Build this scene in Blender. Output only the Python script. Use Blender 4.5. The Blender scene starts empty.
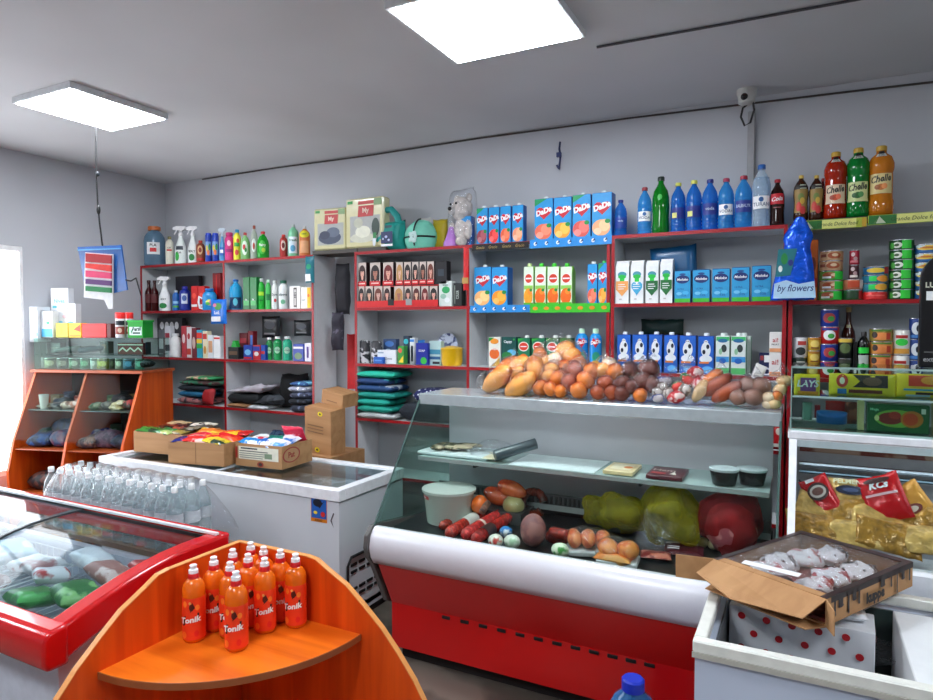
EXPO = 0.98; LAMP = 19
import bpy, math, random
from mathutils import Vector, Matrix, noise
R = random.Random(7)
SC = bpy.context.scene
COL = SC.collection
YAW = math.radians(27.2); PITCH = math.atan(24/650.); EYE = 1.7
def ray(px, py=326):
    x = (px-466.5)/650; y = (350-py)/650
    f = math.cos(PITCH)+y*math.sin(PITCH); z = -math.sin(PITCH)+y*math.cos(PITCH)
    return (-math.sin(YAW)*f+math.cos(YAW)*x, math.cos(YAW)*f+math.sin(YAW)*x, z)
def onY(px, py, Y):                      # where a sight line meets the plane y=Y (used to measure the room)
    r = ray(px, py); t = Y/r[1]
    return (r[0]*t, Y, EYE+r[2]*t)
def onZ(px, py, Z):
    r = ray(px, py); t = (Z-EYE)/r[2]
    return (r[0]*t, r[1]*t, Z)
# ---------------------------------------------------------------- materials
MC = {}
def lin(c):
    return tuple(((v/255)/12.92 if v/255 <= .04045 else ((v/255+.055)/1.055)**2.4) for v in c)
def base_mat(key):
    m = bpy.data.materials.new(key); m.use_nodes = True
    nt = m.node_tree; nt.nodes.clear()
    out = nt.nodes.new('ShaderNodeOutputMaterial')
    return m, nt, out
def pm(c, rough=.45, metal=0, var=.06, scale=25, bump=0, coat=0):
    key = ('pm', c, rough, metal, var, scale, bump, coat)
    if key in MC: return MC[key]
    m, nt, out = base_mat('paint_%02x%02x%02x' % tuple(int(max(0, min(255, v))) for v in c))
    b = nt.nodes.new('ShaderNodeBsdfPrincipled')
    b.inputs['Roughness'].default_value = rough; b.inputs['Metallic'].default_value = metal
    b.inputs['Coat Weight'].default_value = coat
    tc = nt.nodes.new('ShaderNodeTexCoord'); n = nt.nodes.new('ShaderNodeTexNoise')
    n.inputs['Scale'].default_value = scale; n.inputs['Detail'].default_value = 2
    nt.links.new(tc.outputs['Object'], n.inputs['Vector'])
    r = nt.nodes.new('ShaderNodeValToRGB'); L = lin(c)
    r.color_ramp.elements[0].position = .3; r.color_ramp.elements[1].position = .7
    r.color_ramp.elements[0].color = tuple(v*(1-var) for v in L)+(1,)
    r.color_ramp.elements[1].color = tuple(min(1, v*(1+var)) for v in L)+(1,)
    nt.links.new(n.outputs['Fac'], r.inputs['Fac']); nt.links.new(r.outputs['Color'], b.inputs['Base Color'])
    if bump:
        bp = nt.nodes.new('ShaderNodeBump'); bp.inputs['Strength'].default_value = bump; bp.inputs['Distance'].default_value = .01
        nt.links.new(n.outputs['Fac'], bp.inputs['Height']); nt.links.new(bp.outputs['Normal'], b.inputs['Normal'])
    nt.links.new(b.outputs[0], out.inputs[0]); MC[key] = m; return m
def schlick(nt, f0, f1=1.0, p=4.0):
    lw = nt.nodes.new('ShaderNodeLayerWeight'); lw.inputs['Blend'].default_value = .5
    pw = nt.nodes.new('ShaderNodeMath'); pw.operation = 'POWER'; pw.inputs[1].default_value = p
    ma = nt.nodes.new('ShaderNodeMath'); ma.operation = 'MULTIPLY_ADD'; ma.inputs[1].default_value = f1-f0; ma.inputs[2].default_value = f0
    nt.links.new(lw.outputs['Facing'], pw.inputs[0]); nt.links.new(pw.outputs[0], ma.inputs[0]); return lw, ma.outputs[0]
def film(f0=.05, f1=.7, rough=.12, bump=1.0, scale=40, tint=(252, 253, 255)):     # thin crinkly clear plastic
    key = ('film', f0, f1, rough, bump, scale, tint)
    if key in MC: return MC[key]
    m, nt, out = base_mat('clear_film'); g = nt.nodes.new('ShaderNodeBsdfGlossy'); g.inputs['Roughness'].default_value = rough
    t = nt.nodes.new('ShaderNodeBsdfTransparent'); t.inputs['Color'].default_value = lin(tint)+(1,)
    mx = nt.nodes.new('ShaderNodeMixShader'); lw, o = schlick(nt, f0, f1, 3.5)
    tc = nt.nodes.new('ShaderNodeTexCoord'); n = nt.nodes.new('ShaderNodeTexNoise'); n.inputs['Scale'].default_value = scale
    n.inputs['Detail'].default_value = 4; n.inputs['Distortion'].default_value = 2
    bp = nt.nodes.new('ShaderNodeBump'); bp.inputs['Strength'].default_value = bump; bp.inputs['Distance'].default_value = .01
    nt.links.new(tc.outputs['Object'], n.inputs['Vector']); nt.links.new(n.outputs['Fac'], bp.inputs['Height'])
    nt.links.new(bp.outputs[0], g.inputs['Normal'])
    nt.links.new(o, mx.inputs[0]); nt.links.new(t.outputs[0], mx.inputs[1]); nt.links.new(g.outputs[0], mx.inputs[2])
    nt.links.new(mx.outputs[0], out.inputs[0]); MC[key] = m; return m
def tm(c, clear=.5, rough=.12, tint=None, bump=0, scale=40):   # thin tinted plastic / glass / liquid: see-through share + body colour
    key = ('tm', c, clear, rough, tint, bump, scale)
    if key in MC: return MC[key]
    m, nt, out = base_mat('clear_%02x%02x%02x' % tuple(c))
    b = nt.nodes.new('ShaderNodeBsdfPrincipled'); b.inputs['Base Color'].default_value = lin(c)+(1,)
    b.inputs['Roughness'].default_value = rough
    t = nt.nodes.new('ShaderNodeBsdfTransparent'); t.inputs['Color'].default_value = lin(tint or c)+(1,)
    mx = nt.nodes.new('ShaderNodeMixShader'); lw, o_ = schlick(nt, 1-clear, 1.0, 3.0); nt.links.new(o_, mx.inputs[0])
    nt.links.new(t.outputs[0], mx.inputs[1]); nt.links.new(b.outputs[0], mx.inputs[2])
    if bump:
        tc = nt.nodes.new('ShaderNodeTexCoord'); n = nt.nodes.new('ShaderNodeTexNoise'); n.inputs['Scale'].default_value = scale
        n.inputs['Detail'].default_value = 4; n.inputs['Distortion'].default_value = 1.5
        nt.links.new(tc.outputs['Object'], n.inputs['Vector'])
        bp = nt.nodes.new('ShaderNodeBump'); bp.inputs['Strength'].default_value = bump; bp.inputs['Distance'].default_value = .02
        nt.links.new(n.outputs['Fac'], bp.inputs['Height'])
        nt.links.new(bp.outputs['Normal'], b.inputs['Normal'])
    nt.links.new(mx.outputs[0], out.inputs[0]); MC[key] = m; return m
def pane(tint=(225, 238, 235), refl=1.0, ior=1.45):              # sheet glass
    key = ('pane', tint, refl, ior)
    if key in MC: return MC[key]
    m, nt, out = base_mat('sheet_glass')
    g = nt.nodes.new('ShaderNodeBsdfGlossy'); g.inputs['Roughness'].default_value = .03
    t = nt.nodes.new('ShaderNodeBsdfTransparent'); t.inputs['Color'].default_value = lin(tint)+(1,)
    lw, o_ = schlick(nt, ((ior-1)/(ior+1))**2, refl, 5.0)
    mx = nt.nodes.new('ShaderNodeMixShader')
    nt.links.new(o_, mx.inputs[0]); nt.links.new(t.outputs[0], mx.inputs[1]); nt.links.new(g.outputs[0], mx.inputs[2])
    nt.links.new(mx.outputs[0], out.inputs[0]); MC[key] = m; return m
def emit(c, s):
    key = ('em', c, s)
    if key in MC: return MC[key]
    m, nt, out = base_mat('glowing'); e = nt.nodes.new('ShaderNodeEmission')
    e.inputs[0].default_value = lin(c)+(1,); e.inputs[1].default_value = s
    nt.links.new(e.outputs[0], out.inputs[0]); MC[key] = m; return m
def grain(c1, c2, rough=.35, axis=2, sc=9, name='wood'):
    key = ('grain', c1, c2, rough, axis, sc)
    if key in MC: return MC[key]
    m, nt, out = base_mat(name); b = nt.nodes.new('ShaderNodeBsdfPrincipled'); b.inputs['Roughness'].default_value = rough
    tc = nt.nodes.new('ShaderNodeTexCoord'); mp = nt.nodes.new('ShaderNodeMapping')
    s = [sc, sc, sc]; s[axis] = sc*.06; mp.inputs['Scale'].default_value = s
    n = nt.nodes.new('ShaderNodeTexNoise'); n.inputs['Scale'].default_value = 3; n.inputs['Detail'].default_value = 6; n.inputs['Distortion'].default_value = .6
    r = nt.nodes.new('ShaderNodeValToRGB'); r.color_ramp.elements[0].position = .35; r.color_ramp.elements[1].position = .65
    r.color_ramp.elements[0].color = lin(c1)+(1,); r.color_ramp.elements[1].color = lin(c2)+(1,)
    nt.links.new(tc.outputs['Object'], mp.inputs[0]); nt.links.new(mp.outputs[0], n.inputs['Vector'])
    nt.links.new(n.outputs['Fac'], r.inputs[0]); nt.links.new(r.outputs[0], b.inputs['Base Color'])
    nt.links.new(b.outputs[0], out.inputs[0]); MC[key] = m; return m
def spots(c1, c2, scale=30, thr=.5, rough=.6, kind='noise', bump=0):   # two-colour mottled surface (fabric print, meat, loose packets)
    key = ('spots', c1, c2, scale, thr, rough, kind, bump)
    if key in MC: return MC[key]
    m, nt, out = base_mat('mottled'); b = nt.nodes.new('ShaderNodeBsdfPrincipled'); b.inputs['Roughness'].default_value = rough
    tc = nt.nodes.new('ShaderNodeTexCoord')
    if kind == 'voro':
        n = nt.nodes.new('ShaderNodeTexVoronoi'); o = n.outputs['Distance']
    else:
        n = nt.nodes.new('ShaderNodeTexNoise'); n.inputs['Detail'].default_value = 3; o = n.outputs['Fac']
    n.inputs['Scale'].default_value = scale
    r = nt.nodes.new('ShaderNodeValToRGB'); r.color_ramp.elements[0].position = thr-.04; r.color_ramp.elements[1].position = thr+.04
    r.color_ramp.elements[0].color = lin(c1)+(1,); r.color_ramp.elements[1].color = lin(c2)+(1,)
    nt.links.new(tc.outputs['Object'], n.inputs['Vector']); nt.links.new(o, r.inputs[0]); nt.links.new(r.outputs[0], b.inputs['Base Color'])
    if bump:
        bp = nt.nodes.new('ShaderNodeBump'); bp.inputs['Strength'].default_value = bump; bp.inputs['Distance'].default_value = .01
        nt.links.new(o, bp.inputs['Height']); nt.links.new(bp.outputs['Normal'], b.inputs['Normal'])
    nt.links.new(b.outputs[0], out.inputs[0]); MC[key] = m; return m
# ---------------------------------------------------------------- text outlines
TC = {}
def text_geo(s, bold=0.0, shear=0.0):
    k = (s, bold, shear)
    if k in TC: return TC[k]
    cu = bpy.data.curves.new('t', 'FONT'); cu.body = s; cu.size = 1; cu.offset = bold; cu.shear = shear; cu.resolution_u = 2
    cu.align_x = 'CENTER'
    o = bpy.data.objects.new('t', cu); me = o.to_mesh()
    v = [(p.co.x, p.co.y) for p in me.vertices]; f = [tuple(p.vertices) for p in me.polygons]
    o.to_mesh_clear(); bpy.data.objects.remove(o); bpy.data.curves.remove(cu)
    if v:
        x0 = min(a for a, b in v); x1 = max(a for a, b in v); y0 = min(b for a, b in v); y1 = max(b for a, b in v)
        hh = max(y1-y0, .01); v = [((a-(x0+x1)/2)/hh, (b-(y0+y1)/2)/hh) for a, b in v]
    TC[k] = (v, f); return TC[k]
# ---------------------------------------------------------------- mesh builder
class MB:
    def __init__(s): s.v = []; s.f = []; s.mi = []; s.ms = []; s.T = None
    def mat(s, m):
        if m not in s.ms: s.ms.append(m)
        return s.ms.index(m)
    def add(s, vs, fs, m):
        k = len(s.v); i = s.mat(m)
        if s.T is not None: vs = [tuple(s.T @ Vector(p)) for p in vs]
        s.v += [tuple(p) for p in vs]; s.f += [tuple(a+k for a in f) for f in fs]; s.mi += [i]*len(fs); return s
    def box(s, c, d, m, rz=0, ch=0):
        x, y, z = (q/2 for q in d); ca, sa = math.cos(rz), math.sin(rz)
        if ch <= 0:
            vs = [(a*x, b*y, e*z) for a in (-1, 1) for b in (-1, 1) for e in (-1, 1)]
            fs = [(0, 1, 3, 2), (4, 6, 7, 5), (0, 4, 5, 1), (2, 3, 7, 6), (0, 2, 6, 4), (1, 5, 7, 3)]
        else:
            ch = min(ch, x*.9, y*.9, z*.9)
            vs = []; ix = {}
            for a in (-1, 1):
                for b in (-1, 1):
                    for e in (-1, 1):
                        for k, q in enumerate(((a*x, b*(y-ch), e*(z-ch)), (a*(x-ch), b*y, e*(z-ch)), (a*(x-ch), b*(y-ch), e*z))):
                            ix[(a, b, e, k)] = len(vs); vs.append(q)
            fs = []
            for a in (-1, 1):
                fs += [[ix[(a, -1, -1, 0)], ix[(a, -1, 1, 0)], ix[(a, 1, 1, 0)], ix[(a, 1, -1, 0)]][::(-1 if a > 0 else 1)],
                       [ix[(-1, a, -1, 1)], ix[(1, a, -1, 1)], ix[(1, a, 1, 1)], ix[(-1, a, 1, 1)]][::(-1 if a > 0 else 1)],
                       [ix[(-1, -1, a, 2)], ix[(-1, 1, a, 2)], ix[(1, 1, a, 2)], ix[(1, -1, a, 2)]][::(-1 if a > 0 else 1)]]
            for a in (-1, 1):
                for b in (-1, 1):
                    p = a*b
                    fs.append([ix[(a, b, -1, 0)], ix[(a, b, -1, 1)], ix[(a, b, 1, 1)], ix[(a, b, 1, 0)]][::(1 if p < 0 else -1)])
                    fs.append([ix[(a, -1, b, 0)], ix[(a, 1, b, 0)], ix[(a, 1, b, 2)], ix[(a, -1, b, 2)]][::(1 if p > 0 else -1)])
                    fs.append([ix[(-1, a, b, 1)], ix[(-1, a, b, 2)], ix[(1, a, b, 2)], ix[(1, a, b, 1)]][::(1 if p < 0 else -1)])
                    for e in (-1, 1):
                        fs.append([ix[(a, b, e, 0)], ix[(a, b, e, 1)], ix[(a, b, e, 2)]][::(1 if a*b*e > 0 else -1)])
        vs = [(c[0]+p[0]*ca-p[1]*sa, c[1]+p[0]*sa+p[1]*ca, c[2]+p[2]) for p in vs]
        return s.add(vs, fs, m)
    def bx(s, x0, x1, y0, y1, z0, z1, m, ch=0):
        return s.box(((x0+x1)/2, (y0+y1)/2, (z0+z1)/2), (abs(x1-x0), abs(y1-y0), abs(z1-z0)), m, 0, ch)
    def prism(s, pts, a, b, m, axis='x'):    # outline pts swept from a to b along axis; pts are (y,z) for x, (x,z) for y, (x,y) for z
        n = len(pts)
        def q(p, t): return (t, p[0], p[1]) if axis == 'x' else (p[0], t, p[1]) if axis == 'y' else (p[0], p[1], t)
        vs = [q(p, a) for p in pts]+[q(p, b) for p in pts]
        fs = [tuple(range(n))[::-1], tuple(range(n, 2*n))]+[(i, (i+1) % n, (i+1) % n+n, i+n) for i in range(n)]
        return s.add(vs, fs, m)
    def lathe(s, prof, m, c=(0, 0, 0), seg=20, sq=1.0, tw=None):
        vs = []; fs = []; n = len(prof)
        for r, z in prof:
            for k in range(seg):
                a = 2*math.pi*k/seg
                vs.append((c[0]+r*math.cos(a), c[1]+r*math.sin(a)*sq, c[2]+z))
        for i in range(n-1):
            for k in range(seg):
                k2 = (k+1) % seg; fs.append((i*seg+k, i*seg+k2, (i+1)*seg+k2, (i+1)*seg+k))
        if prof[0][0] > 1e-5: fs.append(tuple(range(seg))[::-1])
        if prof[-1][0] > 1e-5: fs.append(tuple((n-1)*seg+k for k in range(seg)))
        return s.add(vs, fs, m)
    def tube(s, path, r, m, seg=8):
        P = [Vector(p) for p in path]; vs = []; fs = []; n = len(P); prev = None
        for i, p in enumerate(P):
            d = (P[min(i+1, n-1)]-P[max(i-1, 0)]).normalized()
            u = d.cross(Vector((0, 0, 1)) if abs(d.z) < .9 else Vector((0, 1, 0))).normalized() if prev is None else (prev-d*prev.dot(d)).normalized()
            prev = u; w = d.cross(u); rr = r[i] if isinstance(r, (list, tuple)) else r
            for k in range(seg):
                a = 2*math.pi*k/seg; vs.append(p+u*math.cos(a)*rr+w*math.sin(a)*rr)
        for i in range(n-1):
            for k in range(seg):
                k2 = (k+1) % seg; fs.append((i*seg+k, i*seg+k2, (i+1)*seg+k2, (i+1)*seg+k))
        fs += [tuple(range(seg))[::-1], tuple((n-1)*seg+k for k in range(seg))]
        return s.add(vs, fs, m)
    def ell(s, c, rad, m, rot=None, seg=16, amp=0, fr=8, seed=0, flat=None):
        vs = []; fs = []; rg = seg//2; M = rot or Matrix.Identity(3)
        for i in range(rg+1):
            t = math.pi*i/rg
            for k in range(seg):
                a = 2*math.pi*k/seg
                d = Vector((math.sin(t)*math.cos(a), math.sin(t)*math.sin(a), math.cos(t)))
                p = Vector((d.x*rad[0], d.y*rad[1], d.z*rad[2]))
                if amp: p += d*amp*noise.noise(p*fr+Vector((seed*3.1, seed, 0)))
                p = M @ p
                if flat is not None: p.z = max(p.z, flat)
                vs.append((c[0]+p.x, c[1]+p.y, c[2]+p.z))
        for i in range(rg):
            for k in range(seg):
                k2 = (k+1) % seg; fs.append((i*seg+k, (i+1)*seg+k, (i+1)*seg+k2, i*seg+k2))
        return s.add(vs, fs, m)
    def pouch(s, w, h, d, m, nx=12, nz=12, amp=.004, fr=30, seed=0, pinch=.5, lay=False, c=(0, 0, 0), pw=3):
        """a filled bag or soft packet: two skins sewn at the rim; stands in xz, or lies in xy"""
        vs = []; fs = []; N = nx+1
        for side in (-1, 1):
            for j in range(nz+1):
                for i in range(N):
                    u = 2*i/nx-1; v = 2*j/nz-1
                    if pw > 3: u = math.copysign(1-(1-abs(u))**2.2, u); v = math.copysign(1-(1-abs(v))**2.2, v)
                    th = (max(0, 1-abs(u)**pw)**.5)*(max(0, 1-abs(v)**pw)**.5)
                    x = u*w/2*(1-.06*pinch*(1-v*v)); z = v*h/2*(1-.06*pinch*(1-u*u))
                    y = side*d/2*th
                    nn = noise.noise(Vector((x*fr, z*fr, seed*5.7+side*2)))
                    y += side*amp*nn*(th**.5); z += amp*.6*noise.noise(Vector((x*fr*1.3, 3+seed, z*fr)))
                    vs.append((c[0]+x, c[1]+z, c[2]+y) if lay else (c[0]+x, c[1]+y, c[2]+z))
        def q(sd, i, j): return sd*N*(nz+1)+j*N+i
        for sd in (0, 1):
            for j in range(nz):
                for i in range(nx):
                    f = (q(sd, i, j), q(sd, i+1, j), q(sd, i+1, j+1), q(sd, i, j+1)); fs.append(f if sd == 0 else f[::-1])
        for i in range(nx):
            fs.append((q(0, i+1, 0), q(0, i, 0), q(1, i, 0), q(1, i+1, 0))); fs.append((q(0, i, nz), q(0, i+1, nz), q(1, i+1, nz), q(1, i, nz)))
        for j in range(nz):
            fs.append((q(0, 0, j), q(0, 0, j+1), q(1, 0, j+1), q(1, 0, j))); fs.append((q(0, nx, j+1), q(0, nx, j), q(1, nx, j), q(1, nx, j+1)))
        return s.add(vs, fs, m)
    def build(s, name, parent=None, loc=None, rz=0, smooth=False, bev=0, rot=None):
        me = bpy.data.meshes.new(name); me.from_pydata(s.v, [], s.f)
        for m in s.ms: me.materials.append(m)
        me.polygons.foreach_set('material_index', s.mi)
        if smooth:
            me.polygons.foreach_set('use_smooth', [True]*len(me.polygons))
            try: me.set_sharp_from_angle(angle=math.radians(smooth if smooth > 1 else 50))
            except Exception: pass
        me.update()
        return link(me, name, parent, loc, rz, bev, rot)
def link(me, name, parent=None, loc=None, rz=0, bev=0, rot=None):
    o = bpy.data.objects.new(name, me); COL.objects.link(o)
    if parent: o.parent = parent
    if loc is not None: o.location = loc
    o.rotation_euler = rot if rot is not None else (0, 0, rz)
    if bev:
        b = o.modifiers.new('edge', 'BEVEL'); b.width = bev; b.segments = 2; b.limit_method = 'ANGLE'
    return o
def tag(o, label, cat, group=None, kind=None):
    o['label'] = label; o['category'] = cat
    if group: o['group'] = group
    if kind: o['kind'] = kind
    return o
def struct(o, label, cat='room'):
    o['kind'] = 'structure'; return tag(o, label, cat)
def empty(name, label, cat, loc=(0, 0, 0), rz=0, group=None):
    o = bpy.data.objects.new(name, None); COL.objects.link(o); o.location = loc; o.rotation_euler = (0, 0, rz)
    o.empty_display_size = .05
    return tag(o, label, cat, group)
# ---------------------------------------------------------------- printed fronts
def shape_polys(sp):
    """-> (vertices in (u,v) metres-free units, faces) of one printed shape"""
    k = sp[0]
    if k == 'r':
        _, u, v, w, h, c = sp; n = max(1, int(w*12)); m = max(1, int(h*20)); vs = []; fs = []
        for j in range(m+1):
            for i in range(n+1): vs.append((u-w/2+w*i/n, v-h/2+h*j/m))
        fs = [(j*(n+1)+i, j*(n+1)+i+1, (j+1)*(n+1)+i+1, (j+1)*(n+1)+i) for j in range(m) for i in range(n)]; return vs, fs
    if k in ('e', 'h'):
        _, u, v, rx, ry, c = sp; n = 18; vs = [(u, v)]; fs = []
        for ring in (.5, 1.0):
            for i in range(n):
                a = 2*math.pi*i/n
                if k == 'e': p = (math.cos(a), math.sin(a))
                else:
                    p = (1.0*math.sin(a)**3, (13*math.cos(a)-5*math.cos(2*a)-2*math.cos(3*a)-math.cos(4*a))/15)
                vs.append((u+rx*ring*p[0], v+ry*ring*p[1]))
        fs = [(0, 1+i, 1+(i+1) % n) for i in range(n)]+[(1+i, 1+n+i, 1+n+(i+1) % n, 1+(i+1) % n) for i in range(n)]
        if k == 'h': fs = [f[::-1] for f in fs]
        return vs, fs
    if k == 'p': return list(sp[1]), [tuple(range(len(sp[1])))]
def prints(mb, spec, w, h, surf):
    lay = 0
    for sp in spec:
        lay += 1; eps = .0007+.0004*lay
        if sp[0] == 't':
            _, u, v, hh, s, c = sp[:6]; bold = sp[6] if len(sp) > 6 else .02; sh = sp[7] if len(sp) > 7 else 0; rot = sp[8] if len(sp) > 8 else 0
            mxw = sp[9] if len(sp) > 9 else .86
            gv, gf = text_geo(s, bold, sh)
            if not gv: continue
            tw = max(a for a, b in gv)*2; H = hh*h; sx = min(1, mxw*w/(tw*H)) if tw else 1
            ca, sa = math.cos(rot), math.sin(rot)
            pts = [surf(u*w+(a*H*sx*ca-b*H*sa), v*h+(a*H*sx*sa+b*H*ca), eps) for a, b in gv]
            mb.add(pts, gf, pm(c, .5))
        else:
            gv, gf = shape_polys(sp)
            mb.add([surf(a*w, b*h, eps) for a, b in gv], gf, pm(sp[-1], .45))
def flat_surf(d):
    return lambda x, z, e: (x, -d/2-e, z)
def round_surf(prof, sq=1.0):
    def rr(z):
        for (r0, z0), (r1, z1) in zip(prof, prof[1:]):
            if z0 <= z <= z1 and z1 > z0: return r0+(r1-r0)*(z-z0)/(z1-z0)
        return prof[-1][0] if z > prof[-1][1] else prof[0][0]
    R0 = max(r for r, z in prof)
    def f(x, z, e):
        a = x/R0; r = rr(z)+e; return (r*math.sin(a), -r*math.cos(a)*sq, z)
    return f
# ---------------------------------------------------------------- product kinds
def face_cam(x, y, k=.6):      # shopkeeper-like slight turn of a front towards the aisle
    return -math.atan2(x, y)*-1*k
def carton(name, label, cat, grp, x, yf, z, w, h, d, col, spec=(), side=None, cap=None, gable=False, rz=0, rough=.35, capx=0):
    """a printed box or drink carton whose front face stands on plane y=yf; body + cap + front_print"""
    mb = MB(); M = pm(col, rough, 0, .03)
    if gable:
        hb = h*.86; mb.prism([(-w/2, 0), (w/2, 0), (w/2, hb), (w/2, hb)], -d/2, d/2, M, 'y') if 0 else None
        mb.prism([(-d/2, 0), (d/2, 0), (d/2, hb), (d*.12, h*.97), (-d*.12, h*.97), (-d/2, hb)], -w/2, w/2, M, 'x')
        mb.bx(-w/2, w/2, -.004, .004, h*.95, h, M)
    else: mb.bx(-w/2, w/2, -d/2, d/2, 0, h, M, min(.003, w*.05))
    if side: mb.bx(w/2, w/2+.0006, -d*.46, d*.46, h*.03, h*.97, pm(side, rough))
    o = mb.build(name, None, (x, yf+d/2, z), rz)
    tag(o, label, cat, grp)
    if spec:
        p = MB(); prints(p, spec, w, h, flat_surf(d)); p.build('front_print', o)
    if cap:
        cp = MB(); r = min(.015, w*.22)
        if gable: cp.lathe([(r, 0), (r, .03), (r*.85, .034)], pm(cap, .4), (capx, -d*.22, h*.935), 12)
        else: cp.lathe([(r, 0), (r, .014), (r*.8, .018)], pm(cap, .4), (capx, 0, h-.001), 12)
        cp.build('cap', o, smooth=40)
    return o
def cspan(x0, x1, yt, Yf, z):          # width, x centre, height of an item seen from x0..x1 px with its top at yt px
    a = onY(x0, 326, Yf)[0]; b = onY(x1, 326, Yf)[0]; zt = onY((x0+x1)/2, yt, Yf)[2]
    return (a+b)/2, b-a, zt-z
def bspan(x0, x1, yt, Yc, z):          # the same for round things: centre x, diameter, height
    xc = (x0+x1)/2; r = ray(xc, 326); t = Yc/r[1]
    zt = onY(xc, yt, Yc)[2]
    return r[0]*t, (x1-x0)/650*math.sqrt(r[0]**2+r[1]**2)*t/math.sqrt(1+((xc-466.5)/650)**2)*.98, zt-z
PROF = {
 'pet': [(.80, 0), (.96, .012), (1, .04), (1, .07), (.94, .09), (1, .11), (1, .14), (.94, .16), (1, .18), (1, .21), (.95, .23), (1, .25), (1, .53), (.95, .55), (1, .57), (1, .60), (.97, .66), (.86, .74), (.60, .82), (.36, .88), (.31, .90), (.31, .93)],
 'pet2': [(.7, 0), (.95, .02), (1, .06), (.95, .2), (.88, .36), (.9, .42), (1, .55), (1, .64), (.9, .74), (.6, .83), (.36, .88), (.30, .9), (.30, .93)],
 'cola': [(.75, 0), (.98, .03), (1, .1), (.93, .28), (1, .45), (.98, .62), (.82, .74), (.5, .82), (.33, .87), (.3, .93)],
 'juice': [(.78, 0), (.95, .02), (1, .08), (.98, .13), (1, .2), (.92, .24), (.92, .56), (.9, .6), (1, .66), (1.0, .74), (.8, .83), (.42, .88), (.38, .93)],
 'sport': [(.88, 0), (.98, .02), (1, .05), (1, .22), (.97, .25), (1, .28), (1, .69), (.98, .75), (.86, .805), (.6, .855), (.42, .875)],
 'dish': [(.85, 0), (.97, .03), (1, .25), (1, .5), (.9, .65), (.62, .78), (.3, .86), (.28, .9)],
 'flat': [(.9, 0), (.98, .02), (1, .1), (1, .68), (.9, .78), (.5, .86), (.36, .88), (.36, .9)],
 'jug': [(.9, 0), (1, .03), (1, .62), (.93, .72), (.7, .82), (.4, .88), (.38, .9)],
 'can': [(.94, 0), (1, .02), (1, .98), (.94, 1)],
 'spray': [(.85, 0), (1, .03), (1, .3), (.9, .45), (.55, .6), (.36, .7), (.34, .76)],
 'wine': [(.95, 0), (1, .02), (1, .55), (.9, .64), (.4, .76), (.34, .9), (.36, .93)],
 'drop': [(.7, 0), (.95, .06), (1, .25), (.92, .45), (.7, .62), (.42, .76), (.3, .82), (.3, .88)],
}
def bottle(name, label, cat, grp, x, y, z, w, h, kind, mat, capc=None, spec=(), sq=1.0, band=None, rz=0, capw=1.25, seg=18, caph=None, liquid=None):
    """lathe-turned bottle: body (root), cap, label band, print; optional liquid level inside clear plastic"""
    pr = [(r*w/2, q*h) for r, q in PROF[kind]]
    mb = MB(); mb.lathe([(0.0001, .001)]+pr, mat, seg=seg, sq=sq)
    o = mb.build(name, None, (x, y, z), rz, smooth=60); tag(o, label, cat, grp)
    if liquid:
        lm, frac = liquid; lp = [(r*.96, max(q, .003)) for r, q in pr if q < frac*h]; lp.append((lp[-1][0], frac*h))
        q = MB(); q.lathe(lp, lm, seg=seg, sq=sq); q.build('drink', o, smooth=60)
    if capc:
        r = pr[-1][0]*capw; hc = caph or h*(1-PROF[kind][-1][1])
        q = MB(); q.lathe([(r, 0), (r, hc*.85), (r*.85, hc)], pm(capc, .4), (0, 0, pr[-1][1]-.004), 14); q.build('cap', o, smooth=40)
    if band:
        z0, z1, c = band; bp = [(r+.0008, q) for r, q in [(round_r(pr, z0*h), z0*h)]+[p for p in pr if z0*h < p[1] < z1*h]+[(round_r(pr, z1*h), z1*h)]]
        q = MB(); vs = []
        n = seg*2
        for r, zz in bp:
            for k in range(n): a = 2*math.pi*k/n; vs.append((r*math.cos(a), r*math.sin(a)*sq, zz))
        q.add(vs, [(i*n+k, i*n+(k+1) % n, (i+1)*n+(k+1) % n, (i+1)*n+k) for i in range(len(bp)-1) for k in range(n)], pm(c, .4))
        q.build('wrap_label', o, smooth=60)
    if spec:
        q = MB(); prints(q, spec, w, h, round_surf([(r+.0009, zz) for r, zz in pr], sq)); q.build('front_print', o)
    return o
def round_r(pr, z):
    for (r0, z0), (r1, z1) in zip(pr, pr[1:]):
        if z0 <= z <= z1 and z1 > z0: return r0+(r1-r0)*(z-z0)/(z1-z0)
    return pr[-1][0]
def spray(label, x, y, z, w, h, col, headc, spec=(), rz=0, grp=None):
    o = bottle('spray_bottle', label, 'spray bottle', grp, x, y, z, w, h, 'spray', pm(col, .35), None, spec, .62, rz=rz)
    q = MB(); t = h*.75
    q.lathe([(w*.2, 0), (w*.2, h*.05), (w*.13, h*.07), (w*.13, h*.12)], pm(headc, .4), (0, 0, t), 12)
    q.prism([(-w*.62, h*.90), (-w*.62, h*.955), (-w*.3, h), (w*.42, h*.99), (w*.5, h*.93), (w*.15, h*.87), (-w*.3, h*.9)], -w*.13, w*.13, pm(headc, .4), 'y')
    q.build('trigger_head', o, bev=.001)
    q = MB(); q.tube([(-w*.34, 0, h*.9), (-w*.42, 0, h*.84), (-w*.56, 0, h*.78)], w*.06, pm(headc, .4), 6); q.build('trigger', o)
    return o
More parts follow.
